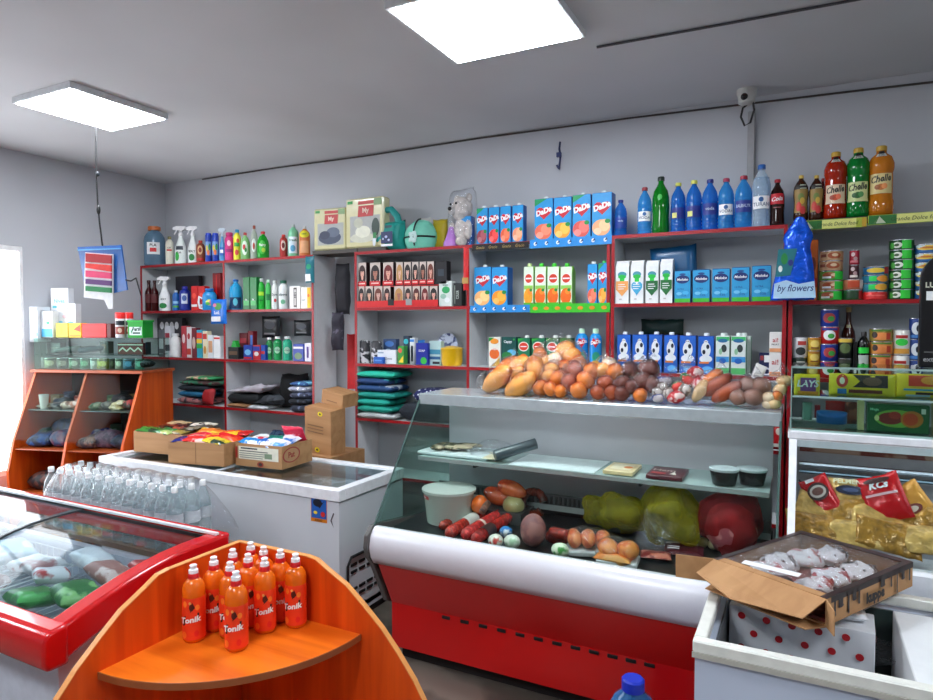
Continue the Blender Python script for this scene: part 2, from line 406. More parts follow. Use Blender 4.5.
def can(name, label, cat, grp, x, y, z, w, h, col, spec=(), lid=(200, 200, 205), rz=0):
    mb = MB(); r = w/2; mb.lathe([(r*.95, 0), (r, .003), (r, h-.004), (r*.96, h-.001)], pm(col, .3, .2), seg=20)
    o = mb.build(name, None, (x, y, z), rz, smooth=40); tag(o, label, cat, grp)
    q = MB(); q.lathe([(r*1.01, h-.004), (r*1.01, h), (r*.93, h), (r*.9, h-.003), (.0001, h-.003)], pm(lid, .25, .9), seg=20); q.build('lid', o, smooth=40)
    if spec: q = MB(); prints(q, spec, w, h, round_surf([(r, 0), (r, h)])); q.build('front_print', o)
    return o
def soft(name, label, cat, grp, loc, w, h, d, mat, rot=(0, 0, 0), lay=False, amp=.004, fr=25, seed=None, spec=(), nx=12, nz=12, pw=3):
    mb = MB(); mb.pouch(w, h, d, mat, nx, nz, amp, fr, R.random()*9 if seed is None else seed, lay=lay, pw=pw, pinch=.5 if pw < 5 else 0)
    o = mb.build(name, None, loc, rot=rot, smooth=70); tag(o, label, cat, grp)
    if spec:
        q = MB()
        def sf(x, z, e):
            u = max(-1, min(1, 2*x/w)); v = max(-1, min(1, 2*(z-h/2)/h)); th = (max(0, 1-abs(u)**3)**.5)*(max(0, 1-abs(v)**3)**.5)
            y = d/2*th+amp*.7+e
            return (x, z-h/2, y) if lay else (x, -y, z-h/2)
        prints(q, spec, w, h, sf); q.build('front_print', o)
    return o
BAYS = [(-5.37, -4.342), (-4.318, -3.388), (-2.95, -2.032), (-2.008, -1.065), (-1.015, -.092), (-.04, 1.08)]
def clampx(x, w, z):
    if z > 2.2: return x, w
    for a, b in BAYS:
        if a-.03 < x < b+.03:
            lo, hi = max(x-w/2, a), min(x+w/2, b); return ((lo+hi)/2, hi-lo) if hi-lo > w*.7 else (max(a+w/2, min(b-w/2, x)), w)
    return x, w
def turn(x, y, k=.85): return math.atan2(-x, y)*k
FILM = lambda: film(.055, .8, .1, 1.0, 34)
# ================================================================ camera, world
cam = bpy.data.cameras.new('camera'); co = bpy.data.objects.new('camera', cam); COL.objects.link(co)
cam.sensor_width = 36; cam.lens = 650/933*36; cam.clip_start = .05
co.location = (0, 0, EYE); co.rotation_euler = (math.pi/2-PITCH, 0, YAW); SC.camera = co
w = bpy.data.worlds.new('world'); w.use_nodes = True; SC.world = w
w.node_tree.nodes['Background'].inputs[0].default_value = (.95, .97, 1, 1); w.node_tree.nodes['Background'].inputs[1].default_value = .6
SC.view_settings.view_transform = 'Standard'; SC.view_settings.look = 'None'; SC.view_settings.gamma = 1
SC.view_settings.exposure = EXPO
SC.cycles.transparent_max_bounces = 24; SC.cycles.max_bounces = 7; SC.cycles.caustics_reflective = False; SC.cycles.caustics_refractive = False
# ================================================================ room
XW, YW, ZC, XR, YF = -5.42, 4.25, 3.055, 3.0, -2.6
wallm = pm((196, 198, 203), .75, 0, .05, 1.6, .05); ceilm = pm((205, 206, 208), .85, 0, .09, .9, .08)
def wall(name, x0, x1, y0, y1, z0, z1, m, lab): struct(MB().bx(x0, x1, y0, y1, z0, z1, m).build(name), lab)
floorm = spots((120, 110, 100), (84, 76, 68), 2.2, .5, .5)
wall('floor', XW-.15, XR+.15, YF-.15, YW+.15, -.1, 0, floorm, 'worn beige and brown tiled shop floor')
wall('ceiling', XW-.15, XR+.15, YF-.15, YW+.15, ZC, ZC+.1, ceilm, 'plain grey plaster ceiling of the shop')
wall('wall_back', XW-.15, XR+.15, YW, YW+.15, 0, ZC, wallm, 'plain whitewashed wall behind the shelving')
wall('wall_right', XR, XR+.15, YF, YW, 0, ZC, wallm, 'plain whitewashed side wall by the till')
wall('wall_front', XW-.15, XR+.15, YF-.15, YF, 0, ZC, wallm, 'plain whitewashed wall at the entrance side')
WY0, WY1, WZ0, WZ1 = 1.45, 2.955, .55, 2.32
mb = MB()
mb.bx(XW-.15, XW, YF, WY0, 0, ZC, wallm); mb.bx(XW-.15, XW, WY1, YW, 0, ZC, wallm)
mb.bx(XW-.15, XW, WY0, WY1, 0, WZ0, wallm); mb.bx(XW-.15, XW, WY0, WY1, WZ1, ZC, wallm)
struct(mb.build('wall_left'), 'plain whitewashed side wall with a bright window')
wf = pm((240, 240, 240), .4)
mb = MB()
for a in (WY0, (WY0+WY1)/2-.03, WY1-.025): mb.bx(XW-.12, XW-.004, a, a+.025, WZ0, WZ1, wf)
for a in (WZ0, WZ1-.04): mb.bx(XW-.12, XW-.005, WY0+.025, WY1-.025, a, a+.04, wf)
wo = struct(mb.build('window_1'), 'white framed window glaring with daylight', 'window')
MB().bx(XW-.02, XW-.015, WY0+.026, WY1-.026, WZ0+.041, WZ1-.041, emit((245, 248, 255), 4)).build('window_pane', wo)
# ceiling cables, hooks, camera
def plain(mb, name, label, cat, grp=None, **k): return tag(mb.build(name, **k), label, cat, grp)
q = MB(); q.tube([(-.9, 3.13, ZC-.008), (-.3, 3.15, ZC-.010), (.15, 3.17, ZC-.008), (1.4, 3.2, ZC-.008)], .006, pm((70, 68, 72), .6), 6)
plain(q, 'ceiling_cable', 'thin dark cable clipped along the ceiling beside the bright lamp', 'cable')
q = MB(); q.tube([(-4.9, 4.24, ZC-.012), (-4, 4.24, ZC-.006), (-3.1, 4.24, ZC-.016), (-2.1, 4.24, ZC-.008), (-1, 4.24, ZC-.02), (.2, 4.24, ZC-.05), (1, 4.24, ZC-.075)], .006, pm((72, 66, 62), .7), 6)
plain(q, 'wall_cable', 'thin dark wire running along the top of the back wall', 'cable')
cx, _, cz = onY(747, 84, 4.1)
t = empty('security_camera', 'small white dome camera under the ceiling above the water bottles', 'camera', (cx, 4.1, ZC))
q = MB(); q.lathe([(.055, 0), (.055, -.02), (.045, -.05), (.045, -.075), (.02, -.09), (.0001, -.09)][::-1], pm((205, 205, 200), .4)); q.build('housing', t, smooth=40)
q = MB(); q.ell((-.01, -.042, -.05), (.02, .02, .02), pm((15, 15, 18), .1)); q.build('lens', t, smooth=60)
q = MB(); q.tube([(.03, -.01, -.05), (.04, 0, -.12), (.02, 0, -.19), (-.01, .01, -.20), (-.03, 0, -.15), (-.02, 0, -.10), (.01, 0, -.08)], .006, pm((20, 20, 22), .5)); q.build('cable', t)
cx = onY(752, 100, 4.24)[0]
q = MB(); q.bx(cx-.02, cx+.02, 4.215, 4.25, 2.27, ZC-.09, pm((168, 168, 170), .5), .004); plain(q, 'cable_duct', 'grey plastic cable duct running down the wall below the camera', 'cable duct')
hx, _, hz = onY(560, 142, 4.24); hz2 = onY(560, 170, 4.24)[2]
q = MB(); q.tube([(hx, 4.24, hz), (hx, 4.225, hz-.05), (hx+.01, 4.22, hz-.1), (hx, 4.22, hz2), (hx-.015, 4.22, hz2+.03)], .007, pm((40, 48, 90), .5), 6); q.box((hx, 4.22, hz-.09), (.03, .02, .03), pm((50, 60, 110), .5))
plain(q, 'wall_hook', 'small dark blue cord hook hanging alone on the back wall', 'hook')
# ceiling lamps
def lamp(x0, x1, y0, y1, label, s=LAMP):
    t = empty('ceiling_light', label, 'ceiling light', ((x0+x1)/2, (y0+y1)/2, ZC), 0, None)
    a, b = (x1-x0)/2, (y1-y0)/2; q = MB(); z = -.035; fm = pm((235, 238, 240), .4)
    q.bx(-a, a, -b, -b+.015, z, 0, fm); q.bx(-a, a, b-.015, b, z, 0, fm); q.bx(-a, -a+.015, -b+.015, b-.015, z, 0, fm); q.bx(a-.015, a, -b+.015, b-.015, z, 0, fm)
    q.build('frame', t); q = MB(); q.bx(-a+.016, a-.016, -b+.016, b-.016, z-.004, -.01, emit((240, 247, 255), s)); q.build('diffuser', t)
lamp(-1.565, -.90, 2.30, 2.94, 'square glowing panel lamp on the ceiling, the bigger looking one above the counter')
lamp(-4.18, -3.62, 2.24, 2.87, 'square glowing panel lamp on the ceiling nearer the window wall')
lamp(-1.62, -.91, -.5, .19, 'square glowing panel lamp behind the photographer over the counter row')
lamp(-4.44, -3.7, -.5, .19, 'square glowing panel lamp behind the photographer by the window wall')
lamp(1.2, 1.9, .8, 1.5, 'square glowing panel lamp near the till side wall')
# ================================================================ shelving
WH = pm((212, 214, 216), .35, 0, .03); RED = pm((160, 14, 24), .35, 0, .05); GAP = .018
SZ = [2.25, 1.835, 1.42, 1.012, .6, .15]
def shelving(label, xs, redge=RED, y0=3.95, y1=4.225):
    t = empty('shelf_unit', label, 'shelving', (xs[0], y0, 0)); X0 = xs[0]; D = y1-y0; W = xs[-1]-X0
    for x in xs:
        xx = x-X0; xx = min(max(xx, GAP/2), W-GAP/2)
        p = MB().bx(xx-GAP/2, xx+GAP/2, .003, D, 0, SZ[0]-.02, WH).build('side_panel', t)
        MB().bx(xx-GAP/2-.001, xx+GAP/2+.001, 0, .0035, 0, SZ[0]-.02, redge).build('edge_strip', p)
    for i, z in enumerate(SZ):
        if i == 0:
            p = MB().bx(0, W, .003, D, z-.02, z, WH).build('shelf', t); MB().bx(0, W, 0, .0035, z-.02, z+.001, redge).build('edge_strip', p)
            continue
        for a, b in zip(xs, xs[1:]):
            a2 = a-X0+GAP*.55+(GAP/2 if a == xs[0] else 0); b2 = b-X0-GAP*.55-(GAP/2 if b == xs[-1] else 0)
            p = MB().bx(a2, b2, .003, D-.006, z-.02, z, WH).build('shelf', t)
            MB().bx(a2, b2, 0, .0035, z-.02, z+.001, redge).build('edge_strip', p)
    for a, b in zip(xs, xs[1:]): MB().bx(a-X0+.01, b-X0-.01, D-.005, D, .02, SZ[0]-.02, pm((168, 173, 176), .5, 0, .05, 3)).build('back_panel', t)
    return t
shelving('white shelf unit with red edges holding cleaning goods beside the window wall', [-5.39, -4.33, -3.365])
shelving('white shelf unit with red edges holding hair dye boxes and juice cartons', [-2.97, -2.02, -1.045])
shelving('white shelf unit with red edges holding milk cartons under the water bottles', [-1.035, -.072])
shelving('white shelf unit with red edges holding canned food behind the glass case', [-.06, 1.1])
# ================================================================ chest freezer under the cardboard boxes
wh = pm((214, 218, 224), .3, 0, .02, 4); whs = pm((238, 240, 244), .25)
def rim(mb, x0, x1, y0, y1, z0, z1, t, m):
    mb.bx(x0, x1, y0, y0+t, z0, z1, m, .004); mb.bx(x0, x1, y1-t, y1, z0, z1, m, .004)
    mb.bx(x0, x0+t, y0+t, y1-t, z0, z1, m, .004); mb.bx(x1-t, x1, y0+t, y1-t, z0, z1, m, .004)
x0, x1, y0, y1 = -4.305, -2.235, 2.82, 3.46
t = empty('chest_freezer', 'long white chest freezer carrying the open cardboard boxes of sweets', 'freezer', (x0, y0, 0)); L, D = x1-x0, y1-y0
q = MB(); q.bx(0, L, 0, .03, .07, .73, wh); q.bx(0, L, D-.03, D, .07, .73, wh); q.bx(0, .03, .03, D-.03, .07, .73, wh); q.bx(L-.03, L, .03, D-.03, .07, .73, wh); q.bx(0, L, 0, D, .05, .1, wh); q.bx(.03, L-.03, .03, D-.03, .1, .16, wh); q.build('body', t)
q = MB(); rim(q, -.008, L+.008, -.008, D+.008, .735, .80, .055, whs); q.build('rim', t)
q = MB(); q.bx(.02, L-.02, .03, D-.03, 0, .05, pm((30, 30, 32), .6)); q.build('base', t)
for k, (a, b) in enumerate(((.05, L*.55), (L*.5, L-.05))):
    z = .772+.012*k; g = MB().bx(a, b, .05, D-.05, z, z+.005, pane((235, 242, 244), ior=1.6)).build('sliding_lid', t)
    e = MB(); rim(e, a, b, .05, D-.05, z-.003, z+.009, .018, pm((198, 204, 210), .3)); e.build('lid_frame', g)
q = MB(); q.bx(.06, L-.06, .06, D-.06, .69, .70, spots((238, 243, 245), (170, 184, 188), 7, .45, .4)); q.build('frost_tray', t)
q = MB(); g = pm((22, 22, 24), .5)
gx = L+.006
for z in (.16, .2, .3, .34):
    for k in range(6): q.bx(L, gx, .1+k*.075, .155+k*.075, z, z+.015, g)
q.build('vent_grille', t)
q = MB(); q.tube([(L+.012, .06, .05), (L+.012, .06, .36), (L+.012, .09, .40), (L+.012, .5, .40)], .008, g, 6); q.build('grille_frame', t)
q = MB(); prints(q, [('r', 0, .5, 1, 1, (225, 130, 20)), ('r', 0, .5, .94, .78, (25, 95, 185)), ('e', -.08, .58, .28, .12, (15, 20, 40)), ('p', [(-.3, .62), (0, .5), (.35, .66), (.05, .42)], (12, 15, 35)), ('e', .25, .25, .14, .08, (210, 40, 30)), ('e', -.2, .28, .12, .05, (240, 220, 60)), ('t', 0, .94, .07, 'DIADEM', (60, 30, 10)), ('t', 0, .055, .07, 'ICEVO', (60, 30, 10))], .115, .185, lambda a, b, e: (a, -e, b))
s = q.build('sticker', t, loc=(onY(319, 507, 2.82)[0]-x0, 0, onY(319, 522, 2.82)[2]))
q = MB(); q.tube([(L-.03, -.01, .67), (L-.045, -.014, .63), (L-.03, -.01, .59), (L-.015, -.014, .63), (L-.03, -.01, .67)], .004, pm((120, 120, 125), .3, 1), 6); q.build('lock_hasp', t)
# ================================================================ red framed ice cream freezer
x0, x1, y0, y1 = -4.45, -2.245, 1.285, 2.065
t = empty('ice_cream_freezer', 'ice cream freezer with thick red frame and sliding curved glass, by the corner stand', 'freezer', (x0, y0, 0)); L, D = x1-x0, y1-y0
RF = pm((205, 12, 18), .22, 0, .03, 25, 0, .5)
def arc(n=9, off=0):
    o = []
    for i in range(n):
        u = i/(n-1); o.append((u*D, .655+off+.125*(math.sin(min(1, u*1.25)*math.pi/2))))
    return o
top = arc()
q = MB(); wb = pm((205, 210, 222), .3)
q.bx(.05, L-.05, .05, .09, .07, .60, wb); q.bx(.05, L-.05, D-.09, D-.05, .07, .60, wb); q.bx(.05, .09, .09, D-.09, .07, .60, wb); q.bx(L-.09, L-.05, .09, D-.09, .07, .60, wb); q.bx(.05, L-.05, .05, D-.05, .05, .2, wb)
q.prism([(.05, .58), (D-.05, .58), (D-.05, .70), (D*.6, .69), (.05, .58)], L-.085, L-.052, wb); q.prism([(.05, .58), (D-.05, .58), (D-.05, .70), (D*.6, .69), (.05, .58)], .052, .085, wb)
q.build('body', t)
q = MB(); q.bx(.08, L-.08, .08, D-.08, 0, .05, pm((25, 25, 25), .6)); q.build('base', t)
def sidebar(xa, xb):
    up = [(a, b) for a, b in top]; lo = [(a, b-.135+.055*a/D) for a, b in top][::-1]
    MBq.prism(up+lo, xa, xb, RF)
MBq = MB(); sidebar(L-.09, L); sidebar(0, .09)
MBq.prism([(-.016, .525), (-.03, .555), (-.03, .64), (-.01, .665), (.03, .668), (.06, .672), (.06, .525)], -.004, L+.004, RF)
MBq.bx(.003, L-.003, D-.05, D+.006, .69, .783, RF)
MBq.build('bumper_frame', t, bev=.014, smooth=45)
q = MB(); q.bx(.02, L-.02, D-.062, D-.045, .782, .792, whs); q.build('slide_track', t)
for k, (a, b) in enumerate(((.09, L*.56), (L*.53, L-.09))):
    pts = [(p[0]*.86+.065, p[1]-.004-.01*k) for p in top]; g = MB(); g.prism(pts+[(a2, b2-.004) for a2, b2 in pts[::-1]], a, b, pane((236, 242, 244), refl=.5, ior=1.2)); g = g.build('curved_lid', t)
    e = MB(); e.prism(pts+[(a2, b2-.01) for a2, b2 in pts[::-1]], b-.014, b, pm((70, 74, 78), .4)); e.prism(pts+[(a2, b2-.01) for a2, b2 in pts[::-1]], a, a+.012, pm((70, 74, 78), .4))
    e.bx(a, b, pts[0][0]-.004, pts[0][0]+.008, pts[0][1]-.012, pts[0][1]+.003, pm((30, 30, 32), .4)); e.bx(a, b, pts[-1][0]-.012, pts[-1][0]+.002, pts[-1][1]-.012, pts[-1][1]+.003, pm((30, 30, 32), .4)); e.build('lid_frame', g)
q = MB(); wire = pm((232, 234, 236), .3)
def basket(q, xa, xb, ya, yb, za, zb, n):
    for z in (za, (za+zb)/2, zb): q.tube([(xa, ya, z), (xb, ya, z), (xb, yb, z), (xa, yb, z), (xa, ya, z)], .003, wire, 5)
    for k in range(n+1):
        x = xa+(xb-xa)*k/n; q.tube([(x, ya, zb), (x, ya, za), (x, yb, za), (x, yb, zb)], .0022, wire, 4)
for a, b in ((.12, .72), (.76, 1.38), (1.42, L-.12)):
    p = MB(); basket(p, a, b, .11, D-.11, .44, .57, 12); p.build('wire_basket', t)
ICE = t
# ================================================================ meat and dairy display case
x0, x1 = -1.85, -.075
t = empty('deli_display_case', 'long refrigerated display case with white bumper and red front, full of sausages', 'display case', (x0, 2.58, 0)); L = x1-x0
rd = pm((205, 6, 10), .3, 0, .05, 3, 0, .3); dk = pm((22, 26, 28), .35); st = pm((196, 190, 198), .4, .05, .06, 3); stl = pm((196, 206, 208), .25, .5)
Y = lambda y: y-2.58
q = MB(); q.bx(.02, L, Y(2.73), Y(2.76), .07, .295, rd); q.prism([(Y(2.73), .295), (Y(2.605), .54), (Y(2.63), .54), (Y(2.76), .295)], .02, L, rd); q.bx(.02, .05, Y(2.76), Y(3.38), .07, .56, rd); q.bx(L-.03, L, Y(2.76), Y(3.38), .07, .56, rd); q.bx(.05, L-.03, Y(3.35), Y(3.38), .07, .6, rd); q.build('front_panel', t)
q = MB(); q.bx(.05, L-.03, Y(2.78), Y(3.35), 0, .07, pm((18, 14, 14), .7)); q.build('plinth', t)
for k in range(12):
    a = onY(446+k*18.5, 611+k*3.9, 2.728); q = MB(); q.bx(-.022, .022, 0, .0065, 0, .016, pm((10, 4, 4), .6), .002); q.build('vent_slot', t, loc=(a[0]-x0, Y(2.7235), .272))
bp = [(2.60, .535), (2.575, .57), (2.563, .62), (2.572, .67), (2.592, .70), (2.612, .715), (2.64, .712), (2.64, .535)]
q = MB(); q.prism([(Y(a), b) for a, b in bp], .0, L, pm((222, 222, 228), .25, 0, .01)); q.build('bumper', t, smooth=60)
q = MB(); q.bx(.03, L-.02, Y(2.652), Y(3.34), .60, .685, dk); q.bx(.03, L-.02, Y(2.643), Y(2.652), .60, .705, dk); q.bx(.025, L-.025, Y(3.30), Y(3.335), .685, .74, dk); q.build('tub_liner', t)
q = MB(); q.bx(.03, L-.03, Y(3.322), Y(3.34), .74, 1.295, st); q.build('rear_panel', t)
q = MB(); q.bx(.03, L-.03, Y(3.20), Y(3.30), .735, .765, pm((185, 195, 195), .3, .3)); q.build('air_duct', t)
q = MB()
for k in range(60): q.bx(.2+k*.025, .212+k*.025, Y(3.196), Y(3.2), .77, .81, dk)
q.bx(.03, L-.03, Y(3.2), Y(3.21), .765, .82, pm((70, 76, 78), .4)); q.build('vent_grille', t)
q = MB(); q.bx(.03, L-.03, Y(2.98), Y(3.32), .99, 1.0, tm((200, 222, 220), .45, .05)); q.build('inner_shelf', t)
q = MB(); q.bx(.03, L-.03, Y(2.972), Y(2.98), .982, 1.002, pm((175, 190, 190), .2, .4))
for a in (.35, 1.2): q.bx(a, a+.012, Y(2.99), Y(3.32), .965, .99, dk)
q.build('shelf_edge', t)
q = MB(); q.bx(-.01, L+.01, Y(3.058), Y(3.44), 1.297, 1.33, stl, .004); q.bx(-.01, L+.01, Y(3.046), Y(3.058), 1.272, 1.33, stl, .003); q.build('counter_top', t)
q = MB(); q.bx(.1, L-.1, Y(3.10), Y(3.13), 1.282, 1.296, emit((240, 248, 255), 2.2)); q.build('case_lamp', t)
q = MB(); q.prism([(Y(2.615), .715), (Y(3.034), 1.272), (Y(3.042), 1.272), (Y(2.623), .715)], .015, L-.015, pane((248, 252, 250), ior=1.35)); q.build('front_glass', t)
for xx, nm in ((-.012, 'side_glass'), (L+.001, 'side_glass')):
    q = MB(); q.prism([(Y(2.615), .71), (Y(3.05), 1.295), (Y(3.40), 1.295), (Y(3.40), .62), (Y(2.66), .62)], xx+.003, xx+.009, pane((205, 228, 222))); g = q.build(nm, t)
    q = MB(); q.tube([(xx+.006, Y(2.612), .712), (xx+.006, Y(3.047), 1.295)], .005, pm((70, 95, 90), .2), 6); q.build('glass_edge', g)
for xx in (-.028, L):
    pts = [(2.60, .53), (2.565, .57), (2.55, .62), (2.56, .68), (2.60, .72), (2.64, .72), (3.39, .62), (3.39, .30), (2.76, .28), (2.72, .30)]
    q = MB(); q.prism([(Y(a), b) for a, b in pts], xx, xx+.026, pm((88, 86, 84), .4)); q.build('end_panel', t, bev=.004)
DELI = (x0, x1)
# ================================================================ frozen food case on the till side, glass sweet case on top
x0, x1 = -.035, 1.25
t = empty('frozen_food_case', 'white framed refrigerated case with gold packets behind the cake box', 'display case', (x0, 2.6, 0)); L = x1-x0; Y = lambda y: y-2.6
q = MB(); q.bx(.02, L, Y(2.71), Y(3.45), .05, .70, whs); q.bx(.02, L, Y(2.70), Y(2.76), .70, .84, whs, .01); q.build('body', t)
q = MB(); q.bx(.05, L, Y(2.76), Y(3.39), .701, .71, pm((160, 160, 165), .4)); q.build('deck', t)
q = MB(); q.bx(0, .03, Y(2.985), Y(3.45), .70, 1.236, whs); q.prism([(Y(2.705), .70), (Y(2.72), .9), (Y(2.985), 1.235), (Y(3.01), 1.235), (Y(3.01), .70)], .002, .028, whs); q.build('side_panel', t)
q = MB(); q.bx(-.005, L, Y(2.981), Y(3.455), 1.236, 1.2685, whs, .004); q.build('top_frame', t)
q = MB(); q.bx(.03, L, Y(3.39), Y(3.45), .70, 1.235, pm((172, 170, 172), .3, .2)); q.build('rear_panel', t)
q = MB(); q.bx(.04, L, Y(3.375), Y(3.39), 1.12, 1.23, spots((110, 58, 50), (160, 130, 112), 8, .5, .15)); q.build('mirror_strip', t)
q = MB(); q.tube([(.04, Y(3.33), 1.07), (L, Y(3.33), 1.07)], .012, pm((190, 200, 210), .15, .9)); q.tube([(.04, Y(3.33), 1.035), (L, Y(3.33), 1.035)], .008, pm((90, 110, 120), .2, .9)); q.build('steel_rail', t)
q = MB(); q.tube([(.04, Y(3.30), 1.0), (.08, Y(3.25), .97), (.10, Y(3.22), .90), (.12, Y(3.2), .8)], .004, pm((60, 60, 62), .5), 6); q.build('sensor_cable', t)
q = MB(); q.bx(.06, L-.05, Y(3.03), Y(3.06), 1.222, 1.235, emit((240, 248, 255), 3.0)); q.build('case_lamp', t)
q = MB(); q.bx(.03, L, Y(2.987), Y(2.997), 1.205, 1.236, whs); q.build('lamp_cover', t)
q = MB(); q.prism([(Y(2.72), .842), (Y(2.975), 1.233), (Y(2.983), 1.233), (Y(2.728), .842)], .03, L, pane((240, 245, 245), ior=1.2)); q.build('front_glass', t)
x0, x1 = -.03, 1.2
t = empty('glass_counter_case', 'glass case of sweets and chocolate standing on the frozen food case', 'display case', (x0, 3.0, 1.2695)); L = x1-x0; D = .31; H = .265
gl = pane((225, 240, 235), ior=1.3); ge = pm((150, 178, 172), .15)
q = MB(); q.bx(0, L, 0, D, 0, .006, gl); q.bx(0, L, 0, .005, .006, H-.008, gl); q.bx(0, .005, .005, D, .006, H-.008, gl); q.build('glass_box', t)
q = MB(); q.bx(0, L, 0, D, H-.008, H, pane((232, 242, 238), ior=1.5)); q.build('glass_top', t)
q = MB(); q.bx(.006, L, .01, D, .138, .144, gl); q.build('glass_shelf', t)
q = MB()
for z in (.003, .141, H-.004): q.bx(-.001, L, -.002, .001, z-.004, z+.004, ge)
q.bx(-.002, .002, -.002, .002, 0, H, ge); q.build('glass_edge', t)
# ================================================================ open chest freezer under the cake box
x0, x1, y0, y1 = -.242, 1.3, 1.835, 2.46
t = empty('open_freezer', 'white open chest freezer under the cake box, with a spotted box inside', 'freezer', (x0, y0, 0)); L, D = x1-x0, y1-y0
q = MB(); w2 = pm((196, 206, 224), .3, 0, .02, 4)
q.bx(0, L, 0, .04, .05, .80, w2); q.bx(0, L, D-.04, D, .05, .80, w2); q.bx(0, .04, .04, D-.04, .05, .80, w2); q.bx(L-.04, L, .04, D-.04, .05, .80, w2); q.bx(.04, L-.04, .04, D-.04, .05, .42, w2); q.bx(.03, L-.03, .03, D-.03, 0, .05, dk); q.build('body', t)
q = MB(); rim(q, -.006, L, -.006, D, .812, .845, .034, pm((226, 226, 218), .35)); q.build('rim', t)
q = MB(); q.bx(-.0065, L, -.0105, -.006, .80, .815, pm((185, 182, 172), .4)); q.build('rim_lip', t)
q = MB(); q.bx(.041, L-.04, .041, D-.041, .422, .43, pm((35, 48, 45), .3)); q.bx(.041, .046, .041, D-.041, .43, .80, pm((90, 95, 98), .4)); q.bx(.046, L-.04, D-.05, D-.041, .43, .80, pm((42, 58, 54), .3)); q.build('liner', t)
g = MB().bx(.62, L-.045, .04, D-.04, .822, .828, pane((200, 215, 212))).build('sliding_lid', t)
e = MB(); rim(e, .62, L-.045, .04, D-.04, .818, .836, .03, whs); e.build('lid_frame', g)
# ================================================================ wood and glass cabinet by the window
ANG = math.radians(16.5)
t = empty('wooden_glass_cabinet', 'orange wooden cabinet with sloping glass front crammed with small goods', 'cabinet', (-4.41, 3.235, 0), ANG); CAB = t; CL = .95; CD = .36
wd = grain((196, 70, 14), (222, 96, 26), .35, 2, 7); wd2 = grain((150, 62, 22), (180, 84, 36), .4, 0, 7)
prof = [(-.24, 0), (-.27, .62), (-.215, .84), (0, 1.34), (CD, 1.34), (CD, 0)]
for xx in (-.02, -CL*.52, -CL): q = MB(); q.prism(prof, xx, xx+.02, wd); q.build('side_panel', t)
q = MB(); q.bx(-CL-.01, .02, -.03, CD, 1.341, 1.362, wd2); q.build('table_top', t)
q = MB(); q.bx(-CL+.02, -.02, CD-.012, CD-.002, .02, 1.33, pm((58, 48, 44), .5)); q.build('back_panel', t)
for z, ya in ((1.06, -.09), (.78, -.215), (.45, -.22)):
    for a, b in ((-CL+.022, -CL*.52-.002), (-CL*.52+.022, -.022)): MB().bx(a, b, ya, CD-.014, z-.008, z, tm((120, 130, 125), .25, .1) if z > .9 else wd2).build('shelf', t)
q = MB(); q.bx(-CL, 0, 0, .005, 1.363, 1.60, gl); q.bx(-CL, -CL+.005, .005, CD-.04, 1.363, 1.60, gl); q.bx(-.005, 0, .005, CD-.04, 1.363, 1.60, gl); q.bx(-CL+.006, -.006, .006, CD-.05, 1.475, 1.481, gl); q.build('glass_box', t)
q = MB(); q.bx(-CL, 0, 0, CD-.04, 1.60, 1.607, pane((215, 230, 225), ior=1.5)); q.build('glass_top', t)
q = MB(); 
for sx in (0,): q.prism([(-.222, .845), (-.007, 1.335), (-.003, 1.335), (-.218, .845)], -CL+.02, -.02, pane((235, 240, 238), ior=1.12))
q.build('front_glass', t)
CM = Matrix.Translation((-4.41, 3.235, 0)) @ Matrix.Rotation(ANG, 4, 'Z')
# ================================================================ corner display stand
t = empty('corner_stand', 'orange wooden corner stand with a rounded shelf of orange drinks', 'display stand', (-1.772, 1.69, 0))
wo1 = grain((198, 62, 10), (226, 84, 18), .3, 2, 6); wo2 = grain((214, 92, 14), (240, 122, 28), .3, 0, 5, 'wood'); edge = pm((226, 150, 80), .4)
def archp(w, sgn):
    return [(0, 0), (0, .925), (.30, .925), (.345, .92), (.39, .895), (.47, .855), (.54, .80), (.61, .74), (.67, .675), (.73, .60), (.78, .52), (.82, .42), (.845, .31), (.86, .18), (.865, 0)]
pr = archp(.82, 1)
q = MB(); q.prism([(a, b) for a, b in pr], -.018, 0, wo1, 'y'); p = q.build('arched_panel', t)
q = MB()
for (a, b), (c, d) in zip(pr[1:-1], pr[2:]): q.prism([(a, b+.001), (c, d+.001), (c+.003, d+.003), (a+.001, b+.004)], -.019, .001, edge, 'y')
q.build('edge_strip', p)
q = MB(); q.prism([(-a, b) for a, b in pr], -.018, 0, wo1, 'x'); p = q.build('arched_panel', t)
q = MB()
for (a, b), (c, d) in zip(pr[1:-1], pr[2:]): q.prism([(-a, b+.001), (-c, d+.001), (-c-.003, d+.003), (-a-.001, b+.004)], -.019, .001, edge, 'x')
q.build('edge_strip', p)
def quarter(r, z, n=24): return [(0, -.018)]+[(r*math.sin(k/n*math.pi/2), -.018-r*math.cos(k/n*math.pi/2)) for k in range(n+1)]
for r, z in ((.53, .71), (.6, .35), (.68, .08)):
    q = MB(); q.prism(quarter(r, z), z-.018, z, wo2, 'z'); p = q.build('quarter_shelf', t)
    q = MB(); rr = quarter(r, z)[1:]
    for a, b in zip(rr, rr[1:]): q.prism([a, b, (b[0]*1.004+.001, b[1]*1.004-.001), (a[0]*1.004+.001, a[1]*1.004-.001)], z-.019, z+.001, pm((150, 80, 40), .5), 'z')
    q.build('edge_strip', p)
